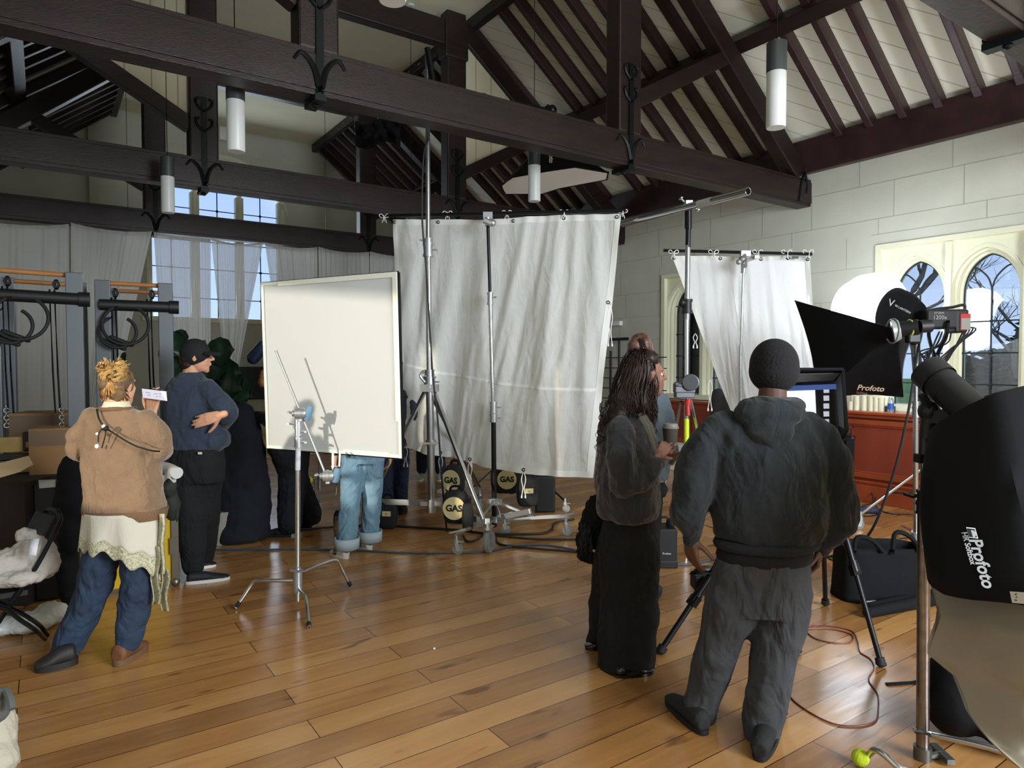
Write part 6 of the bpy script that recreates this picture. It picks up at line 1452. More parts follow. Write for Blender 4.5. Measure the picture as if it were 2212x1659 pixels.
blend(m, [(P(1650, 1195, D), .20, .135), (P(1645, 1225, D), .215, .15), (P(1640, 1275, D), .212, .155), (P(1637, 1320, D), .195, .14)], 30, RT)
m.chain([(P(1592, 1270, D), .115), (P(1572, 1330, D + .01), .118), (P(1552, 1400, D + .02), .098), (P(1530, 1470, D + .03), .088), (P(1515, 1515, D + .03), .082), (P(1515, 1548, D + .03), .072), (P(1518, 1562, D + .03), .06)])
m.chain([(P(1690, 1270, D), .118), (P(1682, 1340, D), .12), (P(1668, 1420, D - .04), .100), (P(1655, 1500, D - .08), .090), (P(1645, 1560, D - .1), .086), (P(1643, 1598, D - .11), .074), (P(1643, 1612, D - .12), .064)])
m.obj('sweatpants', SWEAT, T, vox=.009, sm=4, disp=[(.2, .04), (.06, .012)])
shoe(T, G(1522, 1588), G(1445, 1512), DKSHOE, DKSOLE, .052, .10, ankle=.12); shoe(T, G(1640, 1645), G(1672, 1545), DKSHOE, DKSOLE, .054, .10, ankle=.12)

# ---- woman with long dark curly hair, in profile, holding a cup
D = 3.75; T = thing('person', 'person with long dark curly hair in charcoal cardigan holding a takeaway cup', 'person', G(1345, 1440))
hc = P(1397, 812, D); ff = (RT * 1 + FW * .25).normalized()
m = MB(); r_, f_, u_ = head(m, hc, ff, UP - RT * .12, .98); m.cap(P(1388, 850, D), .05, P(1370, 900, D), .06)
blend(m, [(P(1368, 895, D), .08, .09), (P(1362, 930, D), .11, .17), (P(1358, 1020, D), .11, .15), (P(1352, 1110, D), .12, .16)], 20, RT)
for k, (s0, e0, w0) in enumerate(((P(1355, 935, D - .17), P(1362, 1040, D - .2), P(1420, 985, D - .12)), (P(1362, 935, D + .17), P(1390, 1030, D + .16), P(1428, 985, D + .05)))):
    m.chain([(s0, .045), (e0, .037), (w0, .025)])
hand(m, P(1422, 984, D - .1), P(1452, 945, D - .02) - P(1422, 984, D - .1), FW * .9 - UP * .1, -1, .55, .95); hand(m, P(1430, 985, D + .05), P(1462, 940, D + .03) - P(1430, 985, D + .05), -FW * .8 - RT * .4, 1, .75, .95)
m.chain([(P(1350, 1115, D), .09), (P(1345, 1290, D), .055), (P(1375, 1430, D - .12), .035)]); m.chain([(P(1345, 1115, D + .1), .09), (P(1325, 1260, D + .12), .055), (P(1295, 1385, D + .2), .035)])
m.obj('body', SK3, T, vox=.0055, sm=2); eyes(T, hc, ff, UP, .98)
m = MB()
for c, q in (((1381, 800, D), (.10, .085, .115)), ((1363, 830, D), (.085, .10, .11)), ((1350, 868, D), (.085, .12, .12)), ((1335, 905, D - .02), (.08, .12, .10)), ((1398, 775, D), (.07, .08, .05)), ((1385, 868, D - .02), (.05, .1, .10))): m.ell(P(*c), q, (RT, FW, UP), 20, 12)
hcr = P(1375, 795, D)
m.obj('hair', BRUN, T, vox=.01, sm=2, disp=[(.06, .03), (.02, .012)])
m = MB()
def rt(rn):
    a = rn.uniform(.55, 2 * PI - .55) if rn.random() < .9 else rn.uniform(-.5, .5); b = rn.uniform(.35, 1.5)
    dv = RT * math.cos(a) * math.sin(b) + FW * math.sin(a) * math.sin(b) + UP * math.cos(b)
    p = hcr + RT * .012 + RT * .098 * dv.dot(RT) + FW * .09 * dv.dot(FW) + UP * (.115 * dv.z); return p, V((0, 0, -1)) + V((dv.x, dv.y, 0)) * .55 - RT * .12
strands(m, rt, 420, 3, .46, .0036, .026, (-.16, 0.11, -1), 14, 3.2)
def rt2(rn):
    p = P(1408 + rn.uniform(-10, 8), 842 + rn.uniform(-25, 15), D + rn.uniform(-.08, .06)); return p, V((0, 0, -1)) + RT * rn.uniform(-.1, .3)
strands(m, rt2, 34, 5, .26, .004, .02, None, 10, 2.4)
def rt3(rn): return P(1310 + rn.uniform(-14, 25), 900 + rn.uniform(-40, 20), D + rn.uniform(-.12, .1)), V((0, 0, -1)) - RT * rn.uniform(.1, .6)
strands(m, rt3, 45, 6, .20, .0035, .03, None, 14, 2.2)
m.obj('curly_locks', BRUR, T)
m = MB()
blend(m, [(P(1366, 893, D), .075, .09), (P(1355, 912, D), .13, .17), (P(1352, 950, D), .155, .22), (P(1355, 1010, D), .165, .215), (P(1357, 1060, D), .172, .22), (P(1356, 1100, D), .17, .22), (P(1355, 1116, D), .155, .205)], 34, RT)
m.chain([(P(1340, 930, D - .17), .075), (P(1338, 985, D - .2), .085), (P(1350, 1040, D - .21), .085), (P(1392, 1030, D - .18), .072), (P(1415, 1000, D - .13), .05)])
m.chain([(P(1375, 935, D + .17), .075), (P(1385, 1020, D + .18), .08), (P(1418, 1000, D + .08), .052)])
m.obj('cardigan', CARDI, T, vox=.009, sm=4, disp=[(.18, .05), (.06, .016)])
m = MB(); blend(m, [(P(1355, 1095, D), .172, .218), (P(1355, 1118, D), .165, .21)], 34, RT); m.obj('ribbed_hem', M('charcoal_rib', '26272a', .95, bump=.5, bs=150), T, sub=1)
m = MB(); m.tube(smoothpath([P(1380, 895, D - .12), P(1398, 930, D - .14), P(1410, 965, D - .14), P(1420, 1010, D - .1)], 5), [.022] * 6 + [.018] * 6 + [.012] * 4, 8); m.tube(smoothpath([P(1388, 895, D - .1), P(1400, 915, D - .12), P(1412, 945, D - .12)], 5), .016, 8); m.obj('grey_scarf', M('grey_scarf_knit', '6b6760', .9, bump=.4, bs=60), T)
m = MB()
m.loft([(P(1355, 1105, D), .135, .165, RT, FW), (P(1358, 1180, D), .165, .17, RT, FW), (P(1360, 1260, D - .02), .165, .17, RT, FW), (P(1359, 1340, D - .05), .163, .16, RT, FW), (P(1356, 1400, D - .09), .160, .15, RT, FW), (P(1354, 1442, D - .11), .155, .14, RT, FW)], 30)
m.loft([(P(1345, 1120, D + .08), .12, .13, RT, FW), (P(1335, 1200, D + .1), .125, .13, RT, FW), (P(1318, 1300, D + .15), .11, .12, RT, FW), (P(1303, 1392, D + .2), .105, .11, RT, FW)], 24)
m.obj('wide_trousers', BLKT, T, vox=.010, sm=3, disp=[(.25, .05), (.08, .02)])
shoe(T, G(1330, 1462), G(1413, 1452), PATENT, PATENT, .042, .06, ankle=.07, solemat_h=.015); shoe(T, G(1330, 1398), G(1262, 1402), PATENT, PATENT, .04, .06, ankle=.07, solemat_h=.015)
cp = P(1449, 932, D - .0); T2 = thing('coffee_cup', 'grey takeaway cup with pale lid held by the person in the cardigan', 'cup', P(1448, 962, D))
m = MB(); b0 = P(1448, 966, D); m.loft([(b0, .033, .033, RT, FW), (P(1448, 925, D), .043, .043, RT, FW)], 28); m.obj('cup_body', M('kraft_grey_cup', '4a4540', .7), T2)
t0 = P(1448, 925, D); m = MB(); m.loft([(t0, .046, .046), (t0 + UP * .008, .046, .046), (t0 + UP * .010, .042, .042), (t0 + UP * .022, .040, .040), (t0 + UP * .026, .036, .036)], 28); m.obj('cup_lid', M('grey_lid', '8d8982', .45), T2)
T2 = thing('black_jacket', 'black shaggy jacket dangling beside the person with curly hair', 'jacket', P(1272, 1200, 3.95))
m = MB(); m.chain([(P(1292, 1090, 3.95), .07), (P(1285, 1130, 3.95), .085), (P(1290, 1165, 3.95), .06)]); m.chain([(P(1275, 1140, 3.92), .05), (P(1262, 1165, 3.9), .05), (P(1262, 1200, 3.9), .042), (P(1277, 1205, 3.9), .035)]); m.obj('jacket_body', BLKF, T2, vox=.009, sm=2, disp=[(.08, .04), (.02, .012)])
m = MB(); strands(m, lambda rn: (P(1262 + rn.uniform(-12, 18), 1150 + rn.uniform(-25, 25), 3.86 + rn.uniform(-.03, .05)), V((0, 0, -1))), 60, 9, .12, .003, .012); m.obj('shaggy_trim', M('dark_fur', '26262a', .6), T2)

# ---- person behind, hair clipped up
D = 4.75; T = thing('person', 'person with brown hair clipped up and grey-blue jumper, behind the curly-haired one', 'person', G(1385, 1292))
hc = P(1383, 762, D); ff = (FW * 1 + RT * .3).normalized()
m = MB(); head(m, hc, ff, UP, .98); m.cap(P(1383, 790, D), .05, P(1382, 840, D), .055)
blend(m, [(P(1380, 835, D), .08, .08), (P(1382, 860, D), .17, .09), (P(1384, 950, D), .14, .1), (P(1385, 1050, D), .16, .11)], 20, RT)
m.chain([(P(1432, 868, D), .045), (P(1440, 950, D - .03), .035), (P(1450, 995, D + .12), .025)]); m.chain([(P(1335, 868, D), .045), (P(1325, 960, D), .035), (P(1345, 1010, D + .12), .025)])
hand(m, P(1450, 995, D + .12), UP * .3 + FW, -RT, -1, .5); hand(m, P(1345, 1010, D + .12), UP * .3 + FW, RT, 1, .5)
for k in (-1, 1): m.chain([(P(1385 + 25 * k, 1050, D), .08), (P(1383 + 24 * k, 1170, D), .05), (P(1383 + 24 * k, 1275, D), .035)])
m.obj('body', SK1, T, vox=.008, sm=2); eyes(T, hc, ff, UP)
m = MB(); m.ell(P(1383, 755, D - .01), (.092, .10, .105), (RT, FW, UP)); m.ell(P(1372, 745, D - .08), (.045, .04, .05), (RT, FW, UP)); m.ell(P(1392, 744, D - .09), (.042, .04, .055), (RT, FW, UP)); m.ell(P(1383, 735, D - .04), (.07, .06, .05), (RT, FW, UP)); m.obj('hair', M('chestnut_hair', '5b3c30', .45, var=.4, vs=25), T, vox=.006, sm=2, disp=[(.03, .014)])
m = MB()
for i in range(6): m.cap(P(1383 + i * 1.5, 733 + i * 4, D - .13), .006, P(1392 + i * 1.2, 736 + i * 4, D - .14), .004)
m.cap(P(1382, 732, D - .12), .009, P(1392, 757, D - .13), .009); m.obj('claw_clip', M('dark_clip', '2b1d18', .2), T)
m = MB(); JUMP = M('grey_blue_jumper', '5f6b76', .95, var=.12, vs=9, bump=.4, bs=80, fold=0.6)
blend(m, [(P(1381, 832, D), .08, .08), (P(1381, 845, D), .16, .11), (P(1383, 880, D), .20, .13), (P(1385, 960, D), .19, .14), (P(1385, 1035, D), .19, .14)], 28, RT)
m.chain([(P(1425, 870, D), .075), (P(1442, 930, D - .02), .072), (P(1446, 975, D), .062), (P(1450, 990, D + .1), .04)]); m.chain([(P(1340, 870, D), .075), (P(1328, 940, D), .07), (P(1340, 1000, D + .1), .04)]); m.obj('jumper', JUMP, T, vox=.01, sm=3, disp=[(.15, .04)])
m = MB(); blend(m, [(P(1385, 1025, D), .19, .145), (P(1387, 1085, D), .2, .16)], 28, RT); m.obj('black_skirt', BLKT, T, disp=[(.15, .03)], sub=1)
m = MB()
for k in (-1, 1): m.chain([(P(1385 + 22 * k, 1070, D), .085), (P(1383 + 24 * k, 1170, D), .06), (P(1383 + 24 * k, 1268, D), .05)])
m.obj('leggings', BLKT, T, vox=.01, sm=2)
for k in (-1, 1): shoe(T, G(1383 + 24 * k, 1300), G(1390 + 30 * k, 1272), DKSHOE, DKSOLE)

# ---- man in cap, arms folded
D = 5.15; T = thing('person', 'person in black cap, navy sweatshirt and black trousers with folded arms', 'person', G(435, 1252))
hc = P(424, 772, D); ff = (RT * 1 + FW * .35).normalized()
m = MB(); head(m, hc, ff, UP, 1.02); m.cap(P(415, 795, D), .058, P(408, 828, D), .066)
blend(m, [(P(408, 820, D), .09, .09), (P(412, 850, D), .17, .15), (P(420, 920, D), .15, .13), (P(424, 985, D), .15, .14)], 20, RT)
m.chain([(P(455, 855, D + .02), .05), (P(490, 893, D - .02), .042), (P(470, 912, D + .2), .03)]); m.chain([(P(375, 860, D + .0), .05), (P(385, 930, D + .12), .042), (P(446, 905, D - .16), .03)])
hand(m, P(474, 897, D - .19), P(446, 905, D - .22) - P(474, 897, D - .19), FW, 1, .22, 1.15, .05)
m.chain([(P(474, 897, D - .19), .026), (P(487, 896, D - .05), .03)]); hand(m, P(470, 912, D + .2), -RT, -FW, -1, .3)
m.chain([(P(410, 980, D - .02), .09), (P(412, 1100, D), .055), (P(412, 1225, D), .04)]); m.chain([(P(440, 980, D + .1), .09), (P(440, 1100, D + .12), .055), (P(442, 1200, D + .3), .04)])
m.obj('body', SK1, T, vox=.006, sm=2); eyes(T, hc, ff, UP, 1.02)
ci = P(421, 758, D)
m = MB(); m.ell(P(409, 786, D), (.055, .072, .06), (RT, FW, UP)); m.ell(P(412, 772, D), (.075, .082, .08), (RT, FW, UP)); m.obj('hair', BRUN, T, vox=.006, sm=2)
m = MB(); m.ell(P(421, 762, D), (.110, .095, .108), (RT, FW, UP), 28, 18); m.obj('cap', CAPM, T, vox=.006, sm=2)
m = MB(); bb = P(443, 753, D)
m.grid(lambda u, v: bb + ff * (.105 * v + .0) + ff.cross(UP) * (u - .5) * .175 * math.sqrt(max(.02, 1 - (v * .92) ** 2)) - UP * (.02 + .012 * v + .09 * (u - .5) ** 2), 14, 10); m.obj('cap_brim', CAPM, T, thick=.006)
m = MB()
blend(m, [(P(409, 806, D), .075, .075), (P(408, 816, D), .12, .11), (P(412, 832, D), .185, .16), (P(418, 865, D), .215, .19), (P(420, 910, D), .215, .19), (P(422, 950, D), .215, .18), (P(425, 968, D), .205, .175)], 32, RT)
m.chain([(P(448, 845, D - .06), .085), (P(475, 875, D - .08), .092), (P(492, 896, D - .05), .078), (P(480, 912, D + .1), .06)]); m.chain([(P(378, 850, D + .02), .075), (P(372, 905, D + .1), .07), (P(400, 925, D + .2), .055)]); m.ell(P(468, 950, D - .02), (.09, .13, .09), (RT, FW, UP))
m.obj('sweatshirt', NAVY, T, vox=.009, sm=4, disp=[(.17, .045), (.05, .014)])
m = MB()
blend(m, [(P(425, 958, D), .19, .16), (P(426, 1000, D), .2, .17), (P(426, 1040, D + .02), .195, .165)], 26, RT)
m.chain([(P(408, 1030, D - .02), .125), (P(412, 1110, D - .02), .115), (P(415, 1170, D), .10), (P(418, 1222, D), .085)]); m.chain([(P(444, 1030, D + .1), .125), (P(444, 1110, D + .12), .11), (P(438, 1170, D + .2), .10), (P(440, 1205, D + .3), .08)])
m.obj('trousers', BLKJ, T, vox=.01, sm=3, disp=[(.2, .03)])
m = MB(); m.box(P(432, 979, D - .182), (.03, .003, .016), RT, FW); m.obj('waist_label', M('pale_label', 'e2cfc8', .6), T, smooth=False)
shoe(T, G(403, 1262), G(498, 1250), M('black_mesh_shoe', '121316', .7, bump=.4, bs=60), M('white_sole', 'c9c9c6', .5), .047, .085); shoe(T, G(405, 1232), G(468, 1222), M('black_runner', '121316', .7), WHT, .045, .08)

# ---- blonde woman with phone
D = 3.72; T = thing('person', 'person with blonde messy bun and brown jumper looking at a phone, back to the camera', 'person', G(210, 1430))
hc = P(255, 836, D + .02); ff = (FW + RT * .25).normalized()
m = MB(); head(m, hc, ff, UP - FW * .05, .97); m.cap(P(253, 855, D - .01), .056, P(250, 895, D), .066)
blend(m, [(P(252, 888, D), .09, .07), (P(252, 915, D), .17, .09), (P(262, 1010, D), .14, .1), (P(268, 1120, D), .17, .12), (P(262, 1180, D), .17, .12)], 20, RT)
m.chain([(P(190, 917, D), .042), (P(172, 970, D + .03), .035), (P(192, 980, D + .2), .026)]); m.chain([(P(322, 917, D), .042), (P(343, 968, D + .05), .035), (P(328, 895, D + .2), .026)])
hw = P(326, 893, D + .2); hand(m, hw, P(333, 850, D + .2) - hw, FW * 1 + UP * .1, 1, .45, 1.0); hand(m, P(190, 985, D + .22), FW, -UP, 1, .5)
m.chain([(P(225, 1170, D), .085), (P(195, 1285, D + .03), .055), (P(140, 1400, D), .04)]); m.chain([(P(300, 1175, D), .085), (P(292, 1290, D), .055), (P(275, 1388, D - .02), .04)])
m.obj('body', SK1, T, vox=.0055, sm=2); eyes(T, hc, ff, UP, .97)
m = MB(); m.ell(hc + UP * .03 - FW * .015, (.083, .098, .092), (RT, FW, UP), 24, 16); m.ell(P(252, 850, D - .05), (.05, .03, .045), (RT, FW, UP)); m.obj('hair', M('dark_blonde_hair', '7d6140', .6, var=.4, vs=30, col2='4a3822'), T, vox=.006, sm=2, disp=[(.03, .012)])
bn = P(243, 803, D - .06)
m = MB(); rn = random.Random(4)
for i in range(130):
    a, b = rn.uniform(0, 6.28), rn.uniform(-1, 1); d_ = V((math.cos(a) * math.cos(b), math.sin(a) * math.cos(b), math.sin(b))); s_ = UP.cross(d_).normalized()
    m.tube(smoothpath([bn + d_ * .045, bn + d_ * .06 + s_ * .03, bn + d_ * .05 + s_ * .055 + UP * .01], 3), [.007] * 4 + [.006] * 2 + [.004], 5)
for i in range(95):
    a = rn.uniform(-.3, PI + .3); d_ = (RT * math.cos(a) + UP * (abs(math.sin(a)) + .1) + FW * rn.uniform(-.6, .4)).normalized(); l_ = rn.uniform(.05, .095); k_ = V((rn.uniform(-.4, .4), rn.uniform(-.4, .4), rn.uniform(-.5, .1)))
    m.tube(smoothpath([bn, bn + d_ * l_ * .6, bn + d_ * l_ + k_ * .035], 3), [.0042] * 3 + [.003] * 3 + [.001], 4)
m.ell(bn, (.052, .045, .048)); m.obj('messy_bun', BLOND, T)
m = MB()
for i in range(150):
    a = rn.uniform(-1.4, 1.4); p0 = hc + RT * .082 * math.sin(a) - FW * .098 * math.cos(a) + UP * rn.uniform(-.075, .08); m.tube(smoothpath([p0, p0.lerp(bn, .5) - FW * .02, bn], 3), .0035, 4)
m.obj('swept_hair', M('warm_blonde', 'b98a4c', .45, var=.4, vs=40), T)
m = MB(); blend(m, [(P(252, 868, D - .01), .058, .058), (P(252, 886, D - .01), .078, .072)], 24, RT); m.obj('lace_collar', M('ivory_lace_collar', 'd8cfae', .8, bump=.8, bs=60), T, thick=.006)
m = MB()
blend(m, [(P(253, 878, D), .085, .08), (P(254, 886, D), .12, .09), (P(256, 905, D), .19, .11), (P(258, 935, D), .20, .13), (P(262, 985, D), .20, .145), (P(268, 1040, D), .205, .15), (P(271, 1085, D), .215, .155), (P(271, 1108, D), .21, .15)], 34, RT)
m.chain([(P(198, 906, D), .062), (P(176, 938, D), .074), (P(168, 970, D + .02), .066), (P(188, 985, D + .12), .05)]); m.chain([(P(318, 906, D), .064), (P(340, 940, D + .0), .076), (P(346, 970, D + .03), .068), (P(338, 950, D + .16), .05)])
m.obj('jumper', BROWN, T, vox=.009, sm=4, disp=[(.2, .045), (.06, .014)])
m = MB(); blend(m, [(P(271, 1098, D), .222, .16), (P(271, 1117, D), .212, .153)], 34, RT); m.obj('ribbed_hem', RIBB, T, thick=.01)
m = MB(); m.torus(P(253, 882, D - .005), .088, .010, RT, FW, 32, 8); m.obj('ribbed_neckline', RIBB, T)
m = MB()
blend(m, [(P(264, 1110, D), .18, .14), (P(264, 1150, D), .18, .14), (P(263, 1168, D), .175, .13)], 26, RT)
m.chain([(P(226, 1165, D), .10), (P(222, 1195, D), .096), (P(204, 1260, D + .02), .092), (P(180, 1330, D + .03), .088), (P(150, 1385, D + .01), .082), (P(138, 1412, D), .07)]); m.chain([(P(300, 1165, D), .10), (P(300, 1195, D), .096), (P(297, 1260, D), .088), (P(288, 1330, D), .082), (P(280, 1365, D), .078), (P(275, 1385, D - .01), .066)])
m.obj('jeans', DENIM, T, vox=.009, sm=3, disp=[(.15, .03), (.05, .014)])
LACE = M('ivory_lace', 'd9d4b4', .8, var=.55, vs=90, col2='8d8a6d', bump=.8, bs=90)
def sl(u, v, z1=0):
    a = PI * (1.08 + .92 * u); low = 1178 + 6 * math.sin(u * 40) + (0 if u < .45 else 75 * (u - .45) / .55); y = 1100 + (low - 1100) * v
    return P(268, y, D) + RT * .205 * (1 + .06 * v) * math.cos(a) + FW * .165 * (1 + .06 * v) * math.sin(a) - FW * (.015 * math.sin(u * 22) * v)
m = MB(); m.grid(lambda u, v: sl(u, v * .72), 60, 10); m.obj('slip_skirt', SLIP, T, thick=.003)
m = MB(); m.grid(lambda u, v: sl(u, .70 + v * .30), 60, 6); m.obj('lace_trim', LACE, T, thick=.003)
m = MB(); m.grid(lambda u, v: P(332 + 24 * u + 2 * math.sin(v * 9), 1110 + v * 130, D - .05 + .03 * math.sin(u * 6)), 8, 14); m.grid(lambda u, v: P(328 + 17 * u + 3 * math.sin(v * 9), 1180 + v * 125, D - .06 + .02 * math.sin(u * 6)), 6, 14); m.grid(lambda u, v: P(348 + 16 * u + 3 * math.sin(v * 7), 1230 + v * 90, D - .04 + .02 * math.sin(u * 6)), 6, 14); m.obj('lace_ribbon', LACE, T, thick=.003)
shoe(T, G(165, 1432), G(72, 1452), BOOTD, BOOTD, .058, .115, 'boot', .16, None, .035); shoe(T, G(252, 1440), G(312, 1398), BOOT, GUM, .056, .115, 'boot', .16, None, .035)
m = MB(); m.tube(smoothpath([P(209, 884, D - .09), P(214, 905, D - .13), P(226, 922, D - .145), P(255, 942, D - .15), P(290, 962, D - .155), P(325, 973, D - .15), P(345, 975, D - .1)], 6), .005, 6)
m.tube(smoothpath([P(226, 922, D - .16), P(214, 935, D - .17), P(212, 955, D - .17)], 4), .0035, 5); m.tube(smoothpath([P(229, 928, D - .16), P(227, 942, D - .17), P(220, 968, D - .17)], 4), .0035, 5); m.ell(P(228, 925, D - .165), .016); m.obj('crossbody_cord', BRUB, T)
m = MB(); m.ell(P(209, 964, D - .17), (.010, .006, .012)); m.ell(P(210, 937, D - .17), (.008, .006, .008)); m.ell(P(224, 921, D - .175), (.010, .006, .010)); m.obj('white_beads', WHT, T)
T2 = thing('mobile_phone', 'white-screened mobile phone held sideways by the blonde person', 'phone', P(336, 852, D + .17))
x = (P(370, 857, D + .14) - P(300, 848, D + .18)).normalized(); y = (UP - FW * .25).normalized(); cph = P(335, 852, D + .16); nph = x.cross(y)
m = MB(); m.box(cph, (.168, .078 * .8, .009), x, (y - x * y.dot(x))); m.obj('phone_body', BLKP, T2, smooth=False, bevel=.004)
nn = x.cross(y).normalized(); nn = nn if nn.dot(FW) < 0 else -nn
m = MB(); m.box(cph + nn * .0052, (.158, .070 * .8, .001), x, (y - x * y.dot(x))); m.obj('phone_screen', M('phone_white', 'd3d3e0', .3, emis=.45), T2, smooth=False)
m = MB()
for dx_, dy_, w_ in ((-.04, .008, .03), (-.035, -.006, .02), (.01, .006, .025), (.015, -.01, .012), (.035, -.008, .01), (.04, .01, .02)): m.box(cph + nn * .0062 + x * dx_ + y * dy_, (w_, .0025, .0006), x, (y - x * y.dot(x)))
m.obj('screen_text', M('screen_grey', '8c8c98', .5), T2, smooth=False)

# ---- people mostly hidden by the panel and the silk
def extra(label, base, face, H, feet, mats, toes, capm=None, shorts=False, socks=False, soles=None, stripes=None, hair=BRUN, width=1.0, beard=None, arm='down'):
    """standing figure: base point between the feet, facing direction, height, heel points and toe points"""
    b = V(base); b.z = 0; t = thing('person', label, 'person', b); k = H / 1.75; f = V(face).normalized(); s = f.cross(UP)
    def q(x, y, z): return b + s * x * k + f * y * k + UP * z * k
    skm, top, bot, shm = mats
    m = MB(); hc = q(0, .02, 1.63); head(m, hc, f, UP, k); m.cap(q(0, -.01, 1.5), .055, q(0, -.01, 1.42), .065)
    m.loft([(q(0, 0, 1.42), .1, .08, s, f), (q(0, 0, 1.36), .19, .1, s, f), (q(0, 0, 1.15), .15, .11, s, f), (q(0, 0, .95), .16, .12, s, f)], 18)
    for e in (-1, 1):
        if arm == 'down': w = q(.24 * e, .05, .86); el_ = q(.24 * e, -.02, 1.1)
        else: w = q(.1 * e, .32, 1.15); el_ = q(.24 * e, .04, 1.1)
        m.chain([(q(.2 * e, 0, 1.38), .05), (el_, .038), (w, .026)]); hand(m, w, (w - el_), -s * e if arm == 'down' else -UP, e, .4, k)
    for e, h_ in zip((-1, 1), feet):
        h_ = V(h_); h_.z = 0; an = h_ + UP * .1; kn = (q(.09 * e, 0, .9) + an) / 2 + f * .03; m.chain([(q(.09 * e, 0, .92), .085), (kn, .055), (kn.lerp(an, .35), .055), (an, .036)])
    m.obj('body', skm, t, vox=.009, sm=2); eyes(t, hc, f, UP, k)
    m = MB(); m.ell(hc + UP * .04 * k - f * .02, (.083 * k, .1 * k, .09 * k), (s, f, UP)); m.obj('hair', hair, t, vox=.01, sm=1)
    m = MB(); w = width
    m.loft([(q(0, 0, 1.46), .08, .08, s, f), (q(0, 0, 1.42), .16, .11, s, f), (q(0, 0, 1.34), .22, .13, s, f), (q(0, 0, 1.1), .2, .14, s, f), (q(0, 0, .93), .2, .14, s, f)], 24)
    for e in (-1, 1):
        el_ = q(.24 * e, -.02, 1.1) if arm == 'down' else q(.24 * e, .04, 1.1); ww = q(.24 * e, .04, .9) if arm == 'down' else q(.12 * e, .28, 1.14)
        m.chain([(q(.2 * e, 0, 1.36), .075), (el_, .062), (ww, .045)])
    m.obj('top', top, t, vox=.012, sm=3, disp=[(.15, .03)])
    m = MB(); m.loft([(q(0, 0, 1.0), .17 * w, .13, s, f), (q(0, 0, .9), .18 * w, .14, s, f), (q(0, 0, .8), .17 * w, .13, s, f)], 24)
    for e, h_ in zip((-1, 1), feet):
        h_ = V(h_); h_.z = 0; hp = q(.09 * e, 0, .84); an = h_ + UP * .13; kn = (hp + an) / 2 + f * .02
        if shorts: m.chain([(hp, .10 * w), (hp.lerp(kn, 1.0), .095)])
        else: m.chain([(hp, .10 * w), (kn, .088 * w), (an, .078 * w)])
    m.obj('trousers' if not shorts else 'shorts', bot, t, vox=.01, sm=3, disp=[(.15, .03), (.05, .012)])
    for e, h_, to in zip((-1, 1), feet, toes):
        sh = shoe(t, h_, to, shm, soles or DKSOLE, .046, .085, stripes=stripes)
        if socks: m = MB(); h2 = V(h_); m.cap(V((h2.x, h2.y, .06)), .045, V((h2.x, h2.y, .24)), .05); m.obj('sock', M('white_sock', 'c9c9c9', .9), t)
    return t, q, f, s, hc
def heel_of(toe, fac, L_=.27): return V(toe) - V(fac).normalized() * L_
# dark baggy trousers behind the panel, cap and beard peeping out at its left
D = 6.42; fc = (-RT * .75 + FW * .25).normalized()
h1, h2 = G(625, 1160), G(668, 1142)
t, q, f, s, hc = extra('person in dark baggy clothes and navy cap, mostly hidden by the diffusion panel', L((625 - CX) / F * D, D, 0), fc, 1.76, [h2 + FW * .05, h1 + FW * .02], (SK4, M('navy_top', '1a2231', .9), M('navy_black_trouser', '10141d', .9, bump=.2, bs=60, fold=0.7), BLKJ), [h2 + fc * .24, G(552, 1160)], width=1.45, soles=BLKJ, arm='bent')
m = MB(); c = P(573, 812, D + .05); m.cap(c, .06, c + UP * .02, .05); m.ell(P(568, 826, D), (.045, .06, .05)); m.obj('beard', M('ginger_beard', 'a06a3c', .7, bump=.6, bs=60), t, vox=.01, disp=[(.03, .012)])
t2 = thing('head_torch', 'dark blue glossy tube sticking out left of the diffusion panel', 'torch', P(556, 765, 6.3))
m = MB(); m.cyl(P(545, 776, 6.3), P(572, 744, 6.3), .06, .055, n=24); m.ell(P(547, 774, 6.3), (.058, .058, .058)); m.obj('torch_body', M('glossy_navy', '18263c', .25), t2)
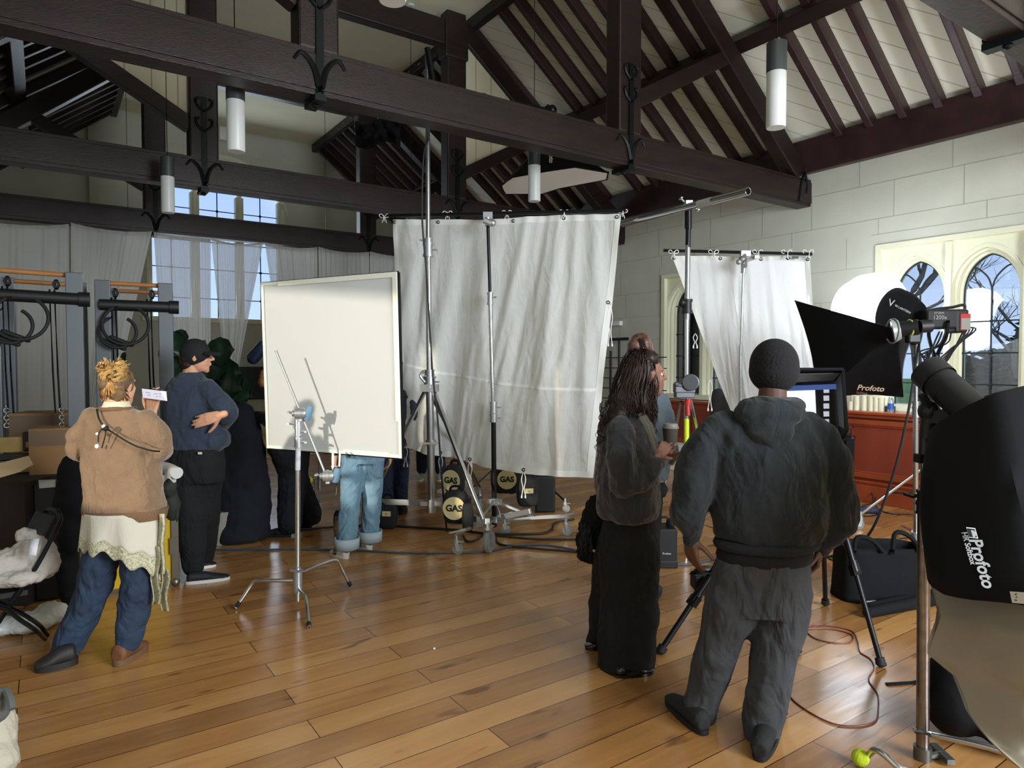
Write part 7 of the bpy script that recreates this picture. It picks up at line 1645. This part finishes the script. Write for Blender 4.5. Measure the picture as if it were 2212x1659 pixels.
# light jeans
D = 5.87; fc = (-RT * .85 + FW * .3).normalized()
t, q, f, s, hc = extra('person in light blue turned-up jeans and white striped trainers, upper half behind the panel', L((783 - CX) / F * D, D, 0), FW - RT * .25, 1.7, [G(750, 1207), G(800, 1190)], (SK1, M('navy_shirt', '202a3c', .9), LDEN, M('white_trainer', 'dcd9cf', .6)), [G(716, 1196), G(772, 1180)], soles=M('offwhite_sole', 'd9d4bf', .6), stripes=BLKP, width=1.02)
m = MB()
for a in ((750, 1207), (800, 1190)):
    g_ = G(*a); c = V((g_.x, g_.y, .14)); m.loft([(c - UP * .05, .098, .098), (c + UP * .04, .100, .100)], 24, cap=False)
m.obj('jeans_turnup', M('pale_denim_inside', 'a9bcc6', .85), t, thick=.008)
m = MB(); m.loft([(q(-.12, -.06, .97), .012, .02, s, f), (q(-.12, -.09, .80), .012, .02, s, f)], 10); m.tube(smoothpath([q(-.12, -.14, .99), q(-.13, -.17, .93), q(-.12, -.15, .88)], 4), .008, 6); m.obj('key_clip', BLKM, t)
# dark jeans just behind the light ones
D = 7.1; g_ = L((845 - CX) / F * D, D, 0)
extra('person in dark blue jeans standing just behind the one in light jeans', g_, FW, 1.75, [g_ - RT * .06, g_ + RT * .06 + FW * .2], (SK3, NAVY, DDEN, DKSHOE), [g_ - RT * .06 + FW * .26, g_ + RT * .06 + FW * .46])
g1, g2 = G(903, 1040), G(948, 1040); g1 += RT * .02
extra('person in dark jeans and green-white trainers, hidden by the silk', (g1 + g2) / 2, -FW, 1.78, [g2 + FW * .25, g1 + FW * .25], (SK1, BLKJ, DDEN, M('green_trainer', '4f6f62', .6, var=.6, vs=40, col2='c9cfc8')), [g2, g1], soles=WHT)
g1 = G(985, 1062); g2 = G(1010, 1050)
extra('person in khaki shorts, white socks and white trainers, hidden by the silk', (g1 + g2) / 2 + FW * .1, -RT * .8 - FW * .3, 1.78, [g1 - RT * .0, g2 + FW * .3], (SK4, M('pale_shirt', 'a9a9a2', .9), M('khaki_shorts', '9b9680', .9), M('white_runner', 'cfd3d2', .6)), [g1 - RT * .24 - FW * .08, g2 + FW * .3 - RT * .25], shorts=True, socks=True, soles=WHT)
# seated helper in dark clothes glimpsed between the tower columns
g1 = G(1540, 1120); D = 6.3
extra('person in dark grey top standing behind the wind-up stand', L((1590 - CX) / F * 7.35, 7.35, 0), FW, 1.66, [L((1580 - CX) / F * 7.35, 7.35, 0), L((1605 - CX) / F * 7.35, 7.4, 0)], (SK3, M('slate_top', '474b50', .9), BLKJ, DKSHOE), [L((1576 - CX) / F * 7.35, 7.6, 0), L((1609 - CX) / F * 7.35, 7.65, 0)], width=1.2)
